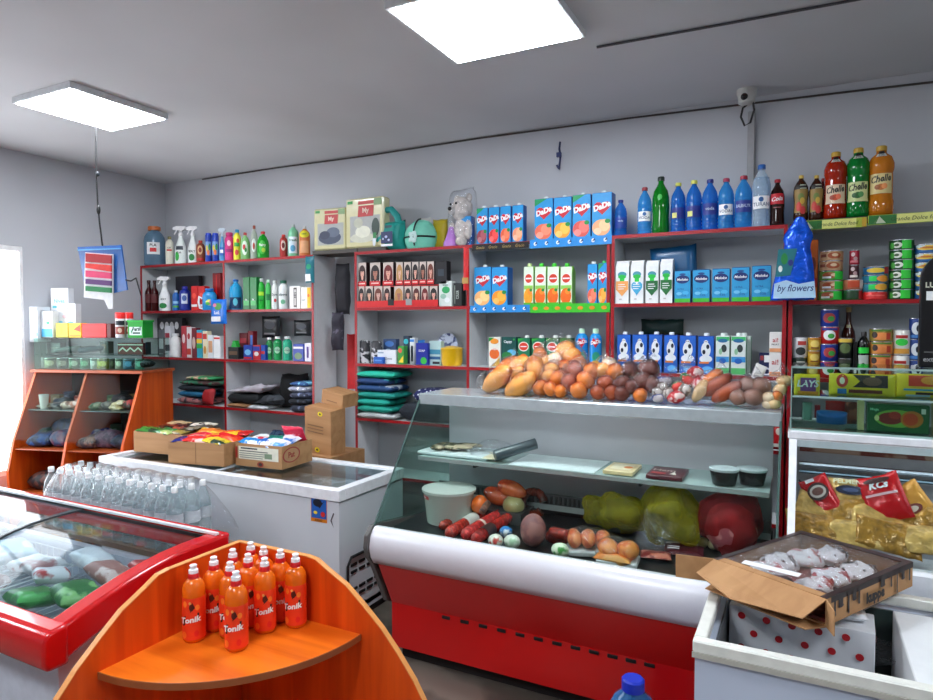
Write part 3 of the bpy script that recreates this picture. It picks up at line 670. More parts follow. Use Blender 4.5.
# ================================================================ goods on the shelves
F, C = 3.965, 4.02          # where box fronts / bottle centres stand on the shelf
Z1, Z2, Z3, Z4 = SZ[0]+.0015, SZ[1]+.0015, SZ[2]+.0015, SZ[3]+.0015
WHT, BLK, GRN, RD, YEL, BLU, ORG = (240, 240, 240), (20, 20, 22), (20, 150, 50), (205, 25, 30), (245, 205, 30), (25, 80, 190), (240, 120, 30)
def sp(x, y): return turn(x, y, .5)
def bt(name, label, x0, x1, yt, z, kind, mat, cap=None, spec=(), Yc=C, cat='bottle', grp=None, **k):
    x, w, h = bspan(x0, x1, yt, Yc, z); x, w = clampx(x, w, z)
    k.setdefault('rz', turn(x, Yc))
    return bottle(name, label, cat, grp, x, Yc, z, w, h, kind, mat, cap, spec, **k)
def ct(name, label, x0, x1, yt, z, col, spec=(), cat='box', grp=None, d=.09, Yf=F, gap=.002, **k):
    x, w, h = cspan(x0, x1, yt, Yf, z); x, w = clampx(x, w, z)
    return carton(name, label, cat, grp, x, Yf, z, w-gap, h, d, col, spec, **k)
# ---- top of the cleaning shelf
TP = 'on top of the cleaning shelf'
bt('water_jug', 'big round water jug with orange cap on top of the cleaning shelf', 146, 166, 226, Z1, 'jug', tm((120, 155, 180), .45, .1, (180, 205, 222)), (205, 110, 50), [('r', 0, .42, .62, .3, WHT), ('t', 0, .5, .07, 'PLA', BLK, .03), ('r', 0, .38, .3, .1, RD)], cat='jug', capw=1.6)
bt('cleaner_bottle', 'cream bottle with olive cap between the water jug and white spray bottles', 167, 175, 236, Z1, 'flat', pm((225, 225, 205), .4), (110, 110, 60), [('r', 0, .5, .6, .06, (200, 60, 50)), ('t', 0, .58, .06, 'CIF', (60, 60, 60))])
x, w_, h_ = bspan(176, 188, 226, C, Z1); spray('white spray bottle with dark stripes and big white head on top of the cleaning shelf', x, C, Z1, w_, h_, (228, 235, 230), (235, 235, 235), [('r', 0, .42, .7, .1, (50, 60, 70)), ('e', -.2, .2, .2, .12, (40, 170, 60)), ('t', 0, .3, .05, 'Tuft', (60, 60, 60))], rz=sp(x, C))
x, w_, h_ = bspan(189, 199, 226, C, Z1); spray('white spray bottle with green front on top of the cleaning shelf beside the brown bottle', x, C, Z1, w_, h_, (235, 238, 235), (240, 240, 240), [('t', 0, .32, .06, 'SIDLY', (40, 60, 50), .03), ('e', 0, .16, .3, .09, (30, 130, 60))], rz=sp(x, C))
bt('cleaner_bottle', 'brown bottle with round printed badge on top of the cleaning shelf', 197.5, 206, 240, Z1, 'flat', pm((140, 62, 30), .35), (190, 40, 30), [('e', 0, .55, .3, .2, (225, 180, 130)), ('e', 0, .55, .17, .11, (150, 50, 30)), ('r', 0, .14, .8, .12, (200, 30, 30))])
for i, (a, b) in enumerate(((206.5, 213), (213.3, 220))):
    bt('air_freshener', ('blue capped freshener tub with fruit picture, next to the brown bottle', 'blue capped freshener tub with fruit picture, next to the clear blue spray')[i], a, b, 235, Z1, 'can', pm((20, 60, 170), .35), (20, 60, 190), [('r', 0, .5, .9, .5, (120, 160, 210)), ('e', -.2, .5, .18, .12, (220, 200, 60)), ('e', .2, .55, .16, .12, (40, 150, 70)), ('e', 0, .35, .2, .1, (230, 110, 60))], cat='tub', capw=.9, caph=.02)
x, w_, h_ = bspan(220.5, 226.5, 228, C, Z1); spray('slim clear blue spray bottle on top of the cleaning shelf beside the pink bottle', x, C, Z1, w_*1.1, h_, (70, 150, 200), (190, 205, 215), [('r', 0, .3, .7, .25, (30, 90, 180)), ('r', 0, .3, .5, .1, WHT)], rz=sp(x, C))
bt('cleaner_bottle', 'magenta pink rounded bottle on top of the cleaning shelf', 226, 235, 232, Z1, 'sport', pm((215, 50, 130), .35), (190, 40, 110), [('r', 0, .35, .7, .1, (150, 20, 110)), ('e', 0, .6, .2, .1, (250, 200, 220))], capw=1.8)
bt('cleaner_bottle', 'yellow bottle with blue cap and red flowers on top of the cleaning shelf', 234.5, 242, 229, Z1, 'flat', pm((235, 225, 60), .35), (40, 150, 190), [('e', 0, .25, .25, .09, (220, 60, 60)), ('r', 0, .5, .7, .12, (50, 160, 60)), ('e', .15, .62, .18, .07, (230, 90, 50))], capw=1.5)
bt('dish_soap_bottle', 'pale green dish soap bottle with red cap and pear print', 241.5, 251, 232, Z1, 'dish', tm((165, 225, 150), .35), (190, 40, 40), [('e', 0, .42, .3, .26, (230, 240, 225)), ('e', -.06, .45, .14, .1, (210, 50, 50)), ('e', .1, .35, .12, .08, (40, 150, 60))])
bt('dish_soap_bottle', 'clear dish soap bottle with brown cap between the two green soaps', 251.5, 259, 225, Z1, 'dish', tm((205, 215, 200), .45), (150, 60, 40), [('e', 0, .4, .3, .2, (225, 230, 225)), ('e', 0, .38, .14, .1, (190, 70, 60))])
bt('dish_soap_bottle', 'bright green round dish soap bottle with red cap on top of the cleaning shelf', 258, 270, 231, Z1, 'dish', tm((25, 165, 40), .12), (200, 30, 40), [('e', 0, .4, .3, .25, (60, 190, 60)), ('t', 0, .47, .12, 'Fairy', WHT, .03), ('e', .08, .3, .15, .08, (170, 210, 60))])
bt('cleaner_bottle', 'small dark red bottle with white badge standing alone on top of the cleaning shelf', 280.5, 288.5, 234, Z1, 'flat', pm((170, 35, 30), .35), (200, 50, 40), [('e', 0, .5, .3, .22, (220, 190, 180)), ('e', 0, .5, .2, .12, (110, 25, 25))])
bt('shampoo_bottle', 'tall pale green bottle with white picture and silver pump top', 289, 299.5, 224, Z1, 'flat', pm((120, 195, 150), .3), (190, 200, 195), [('r', 0, .35, .9, .5, (215, 232, 240)), ('t', 0, .5, .08, 'Fresh', (30, 110, 80), .03), ('e', 0, .25, .25, .1, (90, 170, 210))], capw=.9)
bt('shampoo_bottle', 'tall orange bottle with yellow tag and silver pump top', 300, 311, 226, Z1, 'flat', pm((205, 110, 50), .3), (190, 190, 190), [('e', 0, .72, .5, .12, (225, 215, 40)), ('t', 0, .72, .05, 'NEW', (40, 90, 30), .03), ('r', 0, .3, .8, .4, (225, 165, 120))], capw=.9)
# ---- second row, cleaning bay
bt('wine_bottle', 'dark red bottle with brown neck at the wall end of the cleaning shelf', 143.5, 151, 280, Z2, 'wine', tm((70, 12, 14), .2), (60, 20, 20), [('r', 0, .4, .9, .28, (90, 25, 28))], Yc=3.995)
bt('wine_bottle', 'dark red bottle with brown neck just behind the white green-labelled spray', 151.5, 159, 280, Z2, 'wine', tm((70, 12, 14), .2), (60, 20, 20), [('r', 0, .4, .9, .28, (90, 25, 28))], Yc=3.995)
x, w_, h_ = bspan(159.5, 171, 276.5, 3.99, Z2); spray('large white spray bottle with green patch on the second shelf of cleaning goods', x, 3.99, Z2, w_, h_, (240, 242, 240), (245, 245, 245), [('t', 0, .34, .05, 'SIDLY', (40, 60, 50), .03), ('e', -.05, .15, .36, .08, (20, 130, 60))], rz=sp(x, C))
bt('cleaner_bottle', 'small blue bottle with white cap beside the large white spray', 173, 180, 290, Z2, 'flat', pm((30, 100, 180), .35), (215, 225, 235), [('r', 0, .4, .8, .12, (150, 200, 230)), ('r', 0, .2, .8, .1, (90, 170, 60))])
bt('cleaner_bottle', 'dark blue bottle with pale picture beside the red packets', 180, 191, 286, Z2, 'flat', pm((20, 40, 140), .3), (40, 40, 150), [('r', 0, .48, .55, .4, (190, 200, 215)), ('e', 0, .5, .2, .12, (60, 90, 160))], capw=1.5)
for i, (a, b) in enumerate(((191.5, 198), (198.5, 205))): ct('refill_box', ('slim red box beside the dark blue bottle', 'slim red box beside the blue jug with white handle')[i], a, b, 286, Z2, (205, 25, 25), [('r', 0, .2, .9, .1, WHT), ('e', 0, .6, .3, .12, (235, 80, 60))], d=.06, Yf=3.99)
o = bt('detergent_jug', 'light blue detergent jug with white handle beside the red slim boxes', 203, 217, 288, Z2, 'jug', pm((30, 140, 205), .3), (30, 120, 200), [('e', .05, .35, .3, .14, (230, 235, 120)), ('e', .1, .33, .18, .08, (220, 110, 160)), ('e', -.1, .3, .15, .07, (90, 190, 80))], sq=.6, cat='jug', capw=1.6)
q = MB(); q.tube([(-.06, 0, .10), (-.085, 0, .12), (-.09, 0, .07), (-.08, 0, .02), (-.055, 0, .015)], .009, pm(WHT, .4)); q.build('handle', o, smooth=60)
ct('file_box', 'dark red upright box against the divider above the blue jug', 213, 221, 273, Z2, (150, 20, 25), [('r', 0, .5, .15, .9, (210, 40, 40))], d=.05, Yf=4.12)
ct('dark_carton', 'nearly black wide carton at the back of the cleaning shelf', 176, 199, 276, Z2, (28, 26, 34), [('r', 0, .4, .8, .1, (60, 60, 70))], d=.05, Yf=4.15)
# hanging packs
def hangpack(label, x0, x1, yt, yb, Yp, col, spec, name='sponge_pack'):
    x, w_, h_ = cspan(x0, x1, yt, Yp, 0); zb = onY((x0+x1)/2, yb, Yp)[2]; h_ = onY((x0+x1)/2, yt, Yp)[2]-zb
    return soft(name, label, 'packet', None, (x, Yp, zb+h_/2), w_, h_, .03, pm(col, .3), spec=spec, amp=.003)
hangpack('blue plastic pack hanging on the divider edge of the cleaning shelf', 211, 227, 299, 324, 3.925, (25, 110, 205), [('e', .05, .7, .22, .14, (60, 140, 60)), ('e', -.15, .75, .12, .07, (220, 120, 150)), ('r', -.1, .2, .6, .2, WHT), ('t', 0, .45, .12, 'Losk', (230, 240, 250), .03)])
hangpack('teal hanging pack clipped at the top corner of the cleaning shelf', 306, 315, 256, 283, 3.925, (15, 110, 125), [('e', 0, .6, .25, .1, (20, 160, 110)), ('r', -.1, .2, .6, .26, (235, 235, 235))], 'lighter_card')
# second row, second bay
bt('shower_gel_bottle', 'blue waisted bottle with dark base beside the green boxes', 229.5, 243, 279, Z2, 'cola', pm((25, 150, 200), .3), (30, 110, 190), [('r', 0, .22, 1, .36, (20, 50, 90)), ('e', 0, .25, .18, .12, (90, 190, 210))], capw=1.4)
ct('soap_box', 'dark green tall box next to the blue waisted bottle', 243.2, 250, 277, Z2, (15, 110, 50), [('r', 0, .2, .8, .15, (90, 190, 110)), ('t', 0, .3, .06, 'FA', WHT)], d=.06)
ct('soap_box', 'dark green tall box next to the bright green bottles', 250.3, 257, 277, Z2, (20, 120, 55), [('r', 0, .2, .8, .15, (90, 190, 110)), ('t', 0, .3, .06, 'FA', WHT)], d=.06)
bt('shampoo_bottle', 'bright green bottle with white cap and yellow band', 257.3, 265.5, 278, Z2, 'flat', pm((40, 185, 60), .3), (235, 240, 235), [('r', 0, .5, .8, .12, (190, 230, 60)), ('t', 0, .3, .06, 'Clear', (10, 80, 40))], capw=1.6)
bt('shampoo_bottle', 'smaller green bottle with pale cap beside the white bottles', 265.8, 271.5, 279, Z2, 'flat', pm((70, 190, 90), .3), (200, 230, 205), [('r', 0, .4, .8, .2, (20, 120, 60))], capw=1.6)
bt('shampoo_bottle', 'slim white bottle with grey picture beside the green bottles', 272, 278.5, 280, Z2, 'flat', pm((228, 232, 228), .3), (210, 215, 210), [('t', 0, .5, .08, 'Dove', (40, 70, 80), .02), ('e', .1, .3, .2, .06, (190, 60, 60))], capw=1.8)
bt('shampoo_bottle', 'wide white bottle with dark green cap on the second shelf', 279, 288.5, 280, Z2, 'flat', pm((228, 232, 230), .3), (25, 100, 75), [('t', 0, .5, .09, 'elseve', (60, 90, 90), .02), ('e', 0, .25, .25, .08, (120, 190, 150))], capw=1.9)
ct('soap_box', 'white squat box with a dark stripe on the second shelf', 289.5, 300.5, 286, Z2, (232, 230, 225), [('r', .05, .5, .3, .85, (90, 85, 80)), ('r', .05, .5, .2, .7, (200, 195, 190)), ('t', .05, .6, .1, 'KEN', BLK, .03, 0, 1.57)], d=.07)
ct('soap_box', 'white box with yellow edge at the outer end of the second shelf', 301, 311.5, 287, Z2, (238, 236, 228), [('r', .3, .5, .35, .95, (245, 190, 40)), ('e', .25, .6, .1, .08, (230, 120, 30)), ('t', -.2, .4, .06, 'BABY', (120, 120, 120))], d=.07)
# ---- third row
def tiny(label, x0, x1, yt, z, col, spec=(), Yf=F, d=.05, name='toiletry_box'): return ct(name, label, x0, x1, yt, z, col, spec, d=d, Yf=Yf)
for i, (a, b, yt, c, s, l) in enumerate([
  (158, 164, 330, (90, 90, 95), [('r', 0, .5, .7, .4, (200, 200, 205))], 'grey box with pale patch on the third shelf beside the white bottle'),
  (164.3, 170, 326, (205, 205, 210), [('r', 0, .7, .8, .15, (150, 40, 60)), ('r', 0, .3, .8, .2, (60, 60, 70))], 'pale box with crimson stripe on the third shelf beside the white bottle'),
  (181, 186, 326, (190, 60, 70), [('e', 0, .6, .3, .15, (235, 220, 220))], 'pinkish red card box with round pale badge on the third shelf'),
  (186.3, 191, 327, (225, 215, 215), [('e', 0, .7, .3, .1, (180, 50, 60)), ('r', 0, .2, .9, .2, (200, 60, 50))], 'off-white box with red dot on the third shelf'),
  (191.3, 196, 328, (120, 40, 50), [('e', 0, .5, .35, .2, (215, 190, 180))], 'maroon box with beige oval on the third shelf'),
  (196.3, 202, 330, (60, 170, 200), [('r', 0, .8, 1, .2, (230, 60, 50)), ('r', 0, .6, 1, .15, (240, 200, 50)), ('r', 0, .42, 1, .15, (60, 170, 70))], 'rainbow striped box on the third shelf'),
  (202.3, 207, 331, (235, 225, 190), [('e', 0, .3, .3, .15, (210, 150, 60)), ('r', 0, .8, .9, .2, (200, 60, 50))], 'cream box with gold oval on the third shelf'),
  (207.3, 213, 335, (225, 228, 232), [('r', 0, .5, .7, .5, (215, 160, 120))], 'white box with peach square on the third shelf'),
  (213.3, 220, 336, (238, 238, 238), [('r', 0, .9, .9, .08, (200, 40, 40))], 'plain white box with thin red line beside the divider'),]):
    tiny(l, a, b, yt, Z3, c, s)
bt('lotion_bottle', 'plain white lotion bottle standing on the third shelf behind the green detergent tub', 170.3, 180.5, 333, Z3, 'flat', pm((238, 238, 236), .35), (230, 230, 230), (), Yc=3.99, capw=1.9)
tiny('checkered carton of razors at the back of the third shelf', 155, 182, 318, Z3, (60, 58, 64), [('e', -.3, .8, .08, .1, WHT), ('e', -.1, .8, .08, .1, WHT), ('e', .1, .8, .08, .1, WHT), ('e', .3, .8, .08, .1, WHT)], Yf=4.1)
o = ct('air_freshener', 'green pyramid shaped freshener with dark base beside the divider', 227.5, 238, 347, Z3, (30, 26, 30), [('r', 0, .5, .8, .3, (110, 80, 60))], cat='freshener', d=.06)
q = MB(); q.prism([(-.045, .07), (.045, .07), (.012, .155), (-.012, .155)], -.02, .02, pm((30, 170, 60), .3), 'y'); q.build('green_cone', o)
for a, b, yt, c, s, l in [
  (239, 247, 333, (95, 18, 28), [('r', 0, .7, .8, .2, (150, 40, 50))], 'dark wine red box on the third shelf behind the blue toothpaste'),
  (247.3, 253, 331, (120, 25, 35), [('r', .2, .6, .4, .5, (60, 110, 190))], 'crimson box with blue square on the third shelf'),
  (243, 252, 345, (30, 60, 160), [('e', 0, .5, .35, .2, (120, 190, 230)), ('r', 0, .12, .9, .12, RD)], 'blue box with pale oval low on the third shelf'),
  (252.3, 260, 345, (190, 30, 45), [('r', 0, .75, .9, .3, (40, 60, 160)), ('e', 0, .4, .3, .15, WHT)], 'half blue half red box low on the third shelf'),
  (260.3, 265, 345, (30, 70, 170), [('r', 0, .5, .8, .2, RD)], 'narrow blue box with red band low on the third shelf'),
  (292.5, 303.5, 344, (30, 60, 165), [('r', 0, .78, .9, .12, WHT), ('e', 0, .3, .35, .2, (120, 150, 110))], 'wide blue box with green oval at the outer end of the third shelf'),
  (304, 311, 343, (225, 220, 235), [('r', 0, .5, .3, .6, (90, 60, 140))], 'white tube box with purple bar at the outer end of the third shelf')]:
    tiny(l, a, b, yt, Z3, c, s, Yf=F if yt > 340 else 4.06)
for i, (a, b, c) in enumerate([(266, 272.5, (40, 140, 70)), (273, 282, (25, 150, 80)), (282.5, 292, (40, 170, 130))]):
    bt('mouthwash_bottle', ('slim green bottle, first of the row beside the red and blue boxes', 'wide green bottle with white cap in the middle of the toiletry row', 'turquoise green bottle with white cap ending the toiletry row')[i], a, b, 336+(i == 0), Z3, 'flat', pm(c, .25), (235, 238, 238), [('e', 0, .42, .32, .14, (170, 220, 190)), ('t', 0, .42, .06, 'COLG', (20, 80, 60), .02)], capw=1.7)
for l, a, b, y0_, y1_ in (('black hairbrush pack hanging from the shelf above the green bottles', 262, 280, 316, 338), ('black comb pack hanging from the shelf above the blue boxes', 294, 311, 320, 336)):
    hangpack(l, a, b, y0_, y1_, 4.12, (18, 20, 24), [('e', 0, .6, .3, .2, (70, 75, 85)), ('r', 0, .2, .6, .08, (120, 120, 125))], 'comb_pack')
# ---- fourth row: folded clothing
def folded(name, label, x0, x1, z, th, mat, Yp=4.07, dy=.22, cat='clothing', grp=None, tilt=0, amp=.004, xo=0):
    a = onY(x0, 326, Yp-.05)[0]; b = onY(x1, 326, Yp-.05)[0]
    xc, ww = clampx((a+b)/2+xo, b-a, z); dy = min(dy, 2*(4.205-Yp)); ww = min(ww, b-a)-.004
    return soft(name, label, cat, grp, (xc, Yp, z+th/2), ww, dy, th-.002, mat, rot=(0, tilt, 0), lay=True, amp=amp, fr=16, pw=8, nx=14, nz=14)
zz = Z4+.001
for i, (a, b, th, mt, l) in enumerate([(181, 212, .055, spots((190, 120, 120), (60, 50, 60), 14, .5, .7), 'pinkish patterned shirt at the bottom of the pile beside the cabinet'),
   (182, 207, .055, pm((40, 110, 150), .7, 0, .2, 12, .2), 'blue folded shirt in the pile beside the cabinet'),
   (182, 214, .05, pm((40, 44, 52), .7, 0, .2, 12, .2), 'dark folded shirt in the pile beside the cabinet'),
   (184, 218, .045, spots((60, 130, 100), (90, 60, 60), 12, .5, .7), 'green folded shirt in the pile beside the cabinet'),
   (190, 216, .035, spots((220, 190, 160), (60, 160, 100), 9, .5, .7), 'pale striped shirt on top of the pile beside the cabinet')]):
    folded('folded_shirt', l, a, b, zz, th, mt, grp='folded clothes beside the cabinet', Yp=4.07); zz += th+.001
soft('bundled_cloth', 'crumpled crimson bundle leaning beside the divider', 'clothing', None, (onY(209, 395, 3.965)[0], 3.962, Z4+.075), .13, .14, .06, pm((165, 30, 35), .6, 0, .2, 9, .3), amp=.02, fr=14, rot=(-.2, 0, 0))
folded('shirt_pack', 'flat tan paper pack at the bottom beside the divider', 227, 251, Z4, .035, grain((120, 80, 50), (165, 120, 80), .6, 0, 8), Yp=4.06)
folded('shirt_pack', 'flat white packed shirt next to the tan pack', 252, 271, Z4, .03, pm((215, 218, 222), .5, 0, .2, 9, .2), Yp=4.06)
zz = Z4+.038
folded('folded_sweater', 'black folded sweater beneath the pale jacket', 229, 262, zz, .085, pm((20, 24, 26), .8, 0, .3, 8, .3), amp=.02)
folded('folded_jacket', 'pale grey jacket thrown over the black sweater', 230, 266, zz+.088, .055, pm((175, 170, 178), .7, 0, .2, 8, .4), tilt=-.12, amp=.03, xo=.015)
soft('folded_trousers', 'dark grey trousers slumped in the middle of the clothing shelf', 'clothing', None, (onY(270, 398, 4.0)[0], 4.06, Z4+.07), .26, .24, .07, spots((34, 38, 44), (70, 74, 80), 10, .55, .8), rot=(0, -.14, 0), lay=True, amp=.03, fr=12)
soft('black_bundle', 'big black cloth bundle filling the middle of the clothing shelf', 'clothing', None, (onY(285, 398, 4.0)[0], 4.12, Z4+.15), .28, .29, .16, pm((7, 7, 9), .9), amp=.03, fr=8)
zz = Z4
for i, (th, c, l) in enumerate([(.06, (36, 40, 54), 'dark navy towel at the bottom of the outer towel pile'), (.05, (24, 28, 36), 'black towel, second from the bottom of the outer pile'), (.05, (60, 66, 84), 'slate towel in the middle of the outer pile'),
                               (.045, (160, 165, 185), 'pale grey towel near the top of the outer pile'), (.035, (60, 100, 160), 'blue towel on top of the outer pile')]):
    folded('folded_towel', l, 294-2*(i % 2), 310, zz, th, spots(c, tuple(min(255, int(v*2+30)) for v in c), 18, .58, .8), Yp=4.05, grp='towel pile at the outer end of the clothing shelf'); zz += th+.001
# ================================================================ between the units
CB = lambda: grain((168, 122, 78), (188, 142, 96), .75, 0, 5, 'cardboard')
# parcels leaning on the freezer rim
def cardbox(name, label, w_, h_, d_, loc, rot, spec, cat='box', mat=None):
    q = MB(); q.box((0, 0, h_/2), (w_, d_, h_), mat or CB(), 0, .003); o = q.build(name, None, loc, rot=rot); tag(o, label, cat)
    q = MB(); prints(q, spec, w_, h_, flat_surf(d_)); q.build('front_print', o); return o
cardbox('cardboard_box', 'tall cardboard box with yellow stickers leaning between the shelf units', .25, .33, .15, (-3.02, 3.66, .80), (.10, .09, -.06),
  [('e', .1, .9, .09, .05, (235, 210, 30)), ('e', -.02, .1, .09, .06, (235, 210, 30)), ('r', -.08, .62, .6, .03, (130, 95, 60)), ('r', -.08, .55, .6, .02, (130, 95, 60)), ('r', -.08, .48, .6, .02, (130, 95, 60)), ('e', .1, .9, .04, .02, BLK), ('e', -.02, .1, .04, .02, BLK)])
MB().bx(-3.35, -2.85, 3.52, 3.9, .0, .795, CB()).build('under_box'); tag(bpy.data.objects['under_box'], 'large brown carton on the floor under the leaning boxes', 'box'); bpy.data.objects['under_box'].name = 'moving_carton'
cardbox('cardboard_box', 'small open cardboard box lying on top of the leaning box', .21, .10, .16, (-2.97, 3.76, 1.135), (.05, .16, -.1), [('r', 0, .3, .5, .08, (140, 100, 60))])
q = MB(); xj = onY(343, 300, 4.1)[0]
q.pouch(.13, .40, .08, pm((26, 24, 32), .7, 0, .3, 8, .3), 10, 16, .02, 14, 2); tag(q.build('hanging_backpack', loc=(xj, 4.1, 1.99), smooth=70), 'dark backpack hanging in the gap between the shelf units', 'bag')
q = MB(); q.pouch(.11, .3, .06, spots((34, 30, 44), (90, 84, 100), 16, .6, .7), 10, 16, .02, 14, 5); tag(q.build('hanging_bag', loc=(xj+.01, 4.02, 1.66), smooth=70), 'black printed bag hanging below the backpack in the gap', 'bag')
q = MB(); q.pouch(.11, .44, .03, pm((205, 20, 28), .6, 0, .1), 8, 16, .012, 12, 8); tag(q.build('hanging_cloth', loc=(xj+.06, 4.14, 1.42), smooth=70), 'plain red cloth hanging in the gap beside the wall', 'cloth')
# blanket packages
def pillowpack(label, x0, x1, yt, z, Yp, rz, tilt, pic):
    x, w_, h_ = cspan(x0, x1, yt, Yp, z)
    q = MB(); q.box((0, 0, h_/2), (w_, .09, h_), pm((214, 208, 160), .25, 0, .03, 25, 0, .4), 0, .012); o = q.build('blanket_package', None, (x, Yp+.045, z), rot=(tilt, 0, rz), smooth=40); tag(o, label, 'package')
    q = MB(); prints(q, [('r', .02, .38, .78, .52, (170, 172, 168))]+pic+[('r', .08, .9, .46, .07, (190, 50, 45)), ('p', [(-.16, .62), (.24, .62), (.26, .84), (-.14, .84)], (190, 42, 42)), ('t', .05, .73, .13, 'My', (230, 200, 180), .04), ('r', -.36, .92, .14, .06, (40, 150, 60)), ('r', .36, .9, .2, .13, (130, 160, 110))], w_, h_, flat_surf(.09)); q.build('front_print', o); return o
pillowpack('cream blanket package with dark blue grey picture bridging the gap between shelf units', 315, 345.5, 208, Z1+.03, 3.98, .1, 0, [('e', 0, .3, .34, .16, (60, 70, 92)), ('e', .1, .42, .2, .12, (90, 100, 120)), ('e', -.15, .36, .16, .1, (46, 52, 76))])
q = MB(); q.bx(-3.38, -2.95, 3.96, 4.2, Z1+.0005, Z1+.028, grain((60, 56, 50), (80, 74, 66), .6, 0)); tag(q.build('support_board'), 'dark board bridging the gap beneath the blanket package', 'board')
pillowpack('cream blanket package with pale speckled picture on top of the hair dye shelf', 346, 384, 197.5, Z1+.03, 3.965, 0, 0, [('e', -.05, .2, .32, .1, (205, 205, 185)), ('e', -.03, .32, .2, .12, (225, 225, 205)), ('e', -.15, .5, .12, .1, (190, 192, 170)), ('e', .3, .4, .1, .18, (40, 60, 50))])
MB().bx(-2.948, -2.70, 3.965, 4.2, Z1+.0005, Z1+.028, grain((60, 56, 50), (80, 74, 66), .6, 0)).build('support_block'); tag(bpy.data.objects['support_block'], 'flat dark box beneath the speckled blanket package', 'board')
# ================================================================ top of the hair dye bay
x = onY(389, 225, 4.03)[0]
q = MB(); q.pouch(.27, .22, .16, pm((22, 150, 140), .5, 0, .12, 8, .2), 14, 12, .02, 14, 3); o = q.build('turquoise_bag', loc=(x, 4.045, Z1+.112), smooth=70); tag(o, 'turquoise quilted bag with looped handles on top of the hair dye shelf', 'bag')
q = MB(); q.tube([(-.07, 0, .08), (-.075, -.03, .14), (-.03, -.04, .185), (.03, -.03, .19), (.075, -.02, .14), (.08, 0, .08)], .026, pm((20, 145, 140), .5, 0, .12, 8)); q.build('handle', o, smooth=70)
q = MB(); prints(q, [('r', .12, .4, .42, .42, (26, 40, 90)), ('r', .12, .12, .42, .08, WHT), ('e', .1, .42, .05, .05, (190, 200, 230)), ('e', .2, .3, .04, .04, (190, 200, 230)), ('e', 0, .35, .03, .04, (190, 200, 230)), ('r', .2, .78, .24, .1, (20, 60, 70)), ('e', -.32, .3, .06, .2, (225, 230, 235)), ('r', -.3, .5, .12, .2, (30, 130, 60))], .24, .2, lambda a, b, e: (a, -.085-e*3, b-.1)); q.build('front_print', o)
x = onY(419, 225, 4.03)[0]
q = MB(); q.ell((0, 0, .085), (.125, .1, .13), pm((120, 205, 180), .6, 0, .08, 12, .2), seg=24, amp=.008, fr=14, flat=-.084); o = q.build('mint_blanket', loc=(x, 4.06, Z1), smooth=70); tag(o, 'rolled mint blanket tied with black ribbon and pale bow', 'blanket')
q = MB(); q.tube([(0, -.107*math.cos(a), .086+.135*math.sin(a)) for a in [k*.2-.5 for k in range(11)]], .006, pm(BLK, .5), 6); q.tube([(.128*math.sin(a), -.105*math.cos(a), .085) for a in [k*.2-1.4 for k in range(15)]], .006, pm(BLK, .5), 6); q.build('ribbon', o)
q = MB(); 
for a in range(5): q.ell((.02*math.cos(a*1.26), -.115, .08+.026*math.sin(a*1.26)), (.016, .008, .024), pm((190, 215, 210), .6), Matrix.Rotation(a*1.26, 3, 'Y'), 10)
q.build('bow', o, smooth=60)
soft('paper_pack', 'folded white and grey paper pack standing behind the mint blanket', 'packet', None, (onY(425, 208, 4.18)[0], 4.185, Z1+.13), .10, .25, .03, pm((190, 190, 185), .6, 0, .1, 9), amp=.005)
soft('yellow_bag', 'mustard yellow bag standing beside the mint blanket', 'bag', None, (onY(439, 225, 4.1)[0], 4.12, Z1+.11), .12, .22, .07, pm((180, 160, 25), .45, 0, .15, 9, .2), amp=.012)
q = MB(); q.lathe([(.055, 0), (.052, .03), (.035, .07), (.022, .11), (.016, .14)], pm((178, 120, 200), .4)); tag(q.build('purple_funnel', loc=(onY(449, 240, 3.99)[0], 4.02, Z1), smooth=60), 'lilac plastic funnel on top of the hair dye shelf', 'funnel')
x = onY(463, 215, 4.07)[0]; fur = pm((205, 196, 188), .9, 0, .25, 40, .5)
q = MB(); q.ell((.0, 0, .09), (.07, .06, .10), fur, seg=20, amp=.006, fr=30, flat=-.09); q.ell((0, -.01, .235), (.075, .07, .075), fur, seg=20, amp=.005, fr=30); q.ell((-.055, 0, .30), (.026, .014, .028), fur); q.ell((.055, 0, .30), (.026, .014, .028), fur)
q.ell((-.03, -.07, .22), (.032, .03, .026), pm((190, 184, 180), .9)); q.ell((-.075, -.03, .10), (.026, .03, .06), fur); q.ell((.075, -.03, .10), (.026, .03, .06), fur); q.ell((-.04, -.06, .03), (.035, .045, .03), fur); q.ell((.04, -.06, .03), (.035, .045, .03), fur)
o = q.build('plush_toy', loc=(x, 4.07, Z1), rz=-.3, smooth=80); o.scale = (1.06, 1.0, 1.13); tag(o, 'grey plush animal with dark nose in clear wrap on top of the shelves', 'toy')
q = MB(); q.ell((-.03, -.1, .232), (.016, .01, .013), pm(BLK, .2)); q.build('nose', o, smooth=80)
q = MB(); q.ell((-.045, -.075, .262), (.008, .006, .008), pm(BLK, .1)); q.ell((.012, -.082, .262), (.008, .006, .008), pm(BLK, .1)); q.build('eye', o, smooth=80)
q = MB(); q.pouch(.2, .36, .19, FILM(), 14, 18, .012, 18, 4); q.build('clear_wrap', o, loc=(0, 0, .18), smooth=80)
xr = onY(467, 265, 3.94)[0]; zt = onY(467, 247, 3.94)[2]; zb = onY(467, 291, 3.94)[2]
q = MB(); q.pouch(.04, zt-zb, .02, pm((205, 20, 25), .4, 0, .1), 6, 16, .012, 40, 6); o = q.build('red_ribbon', loc=(xr, 3.925, (zt+zb)/2), smooth=70); tag(o, 'crumpled red ribbon hanging on the shelf edge beside the hair dye', 'ribbon')
q = MB(); q.box((0, -.012, -.08), (.045, .004, .04), pm((190, 150, 80), .5)); q.build('tag', o)
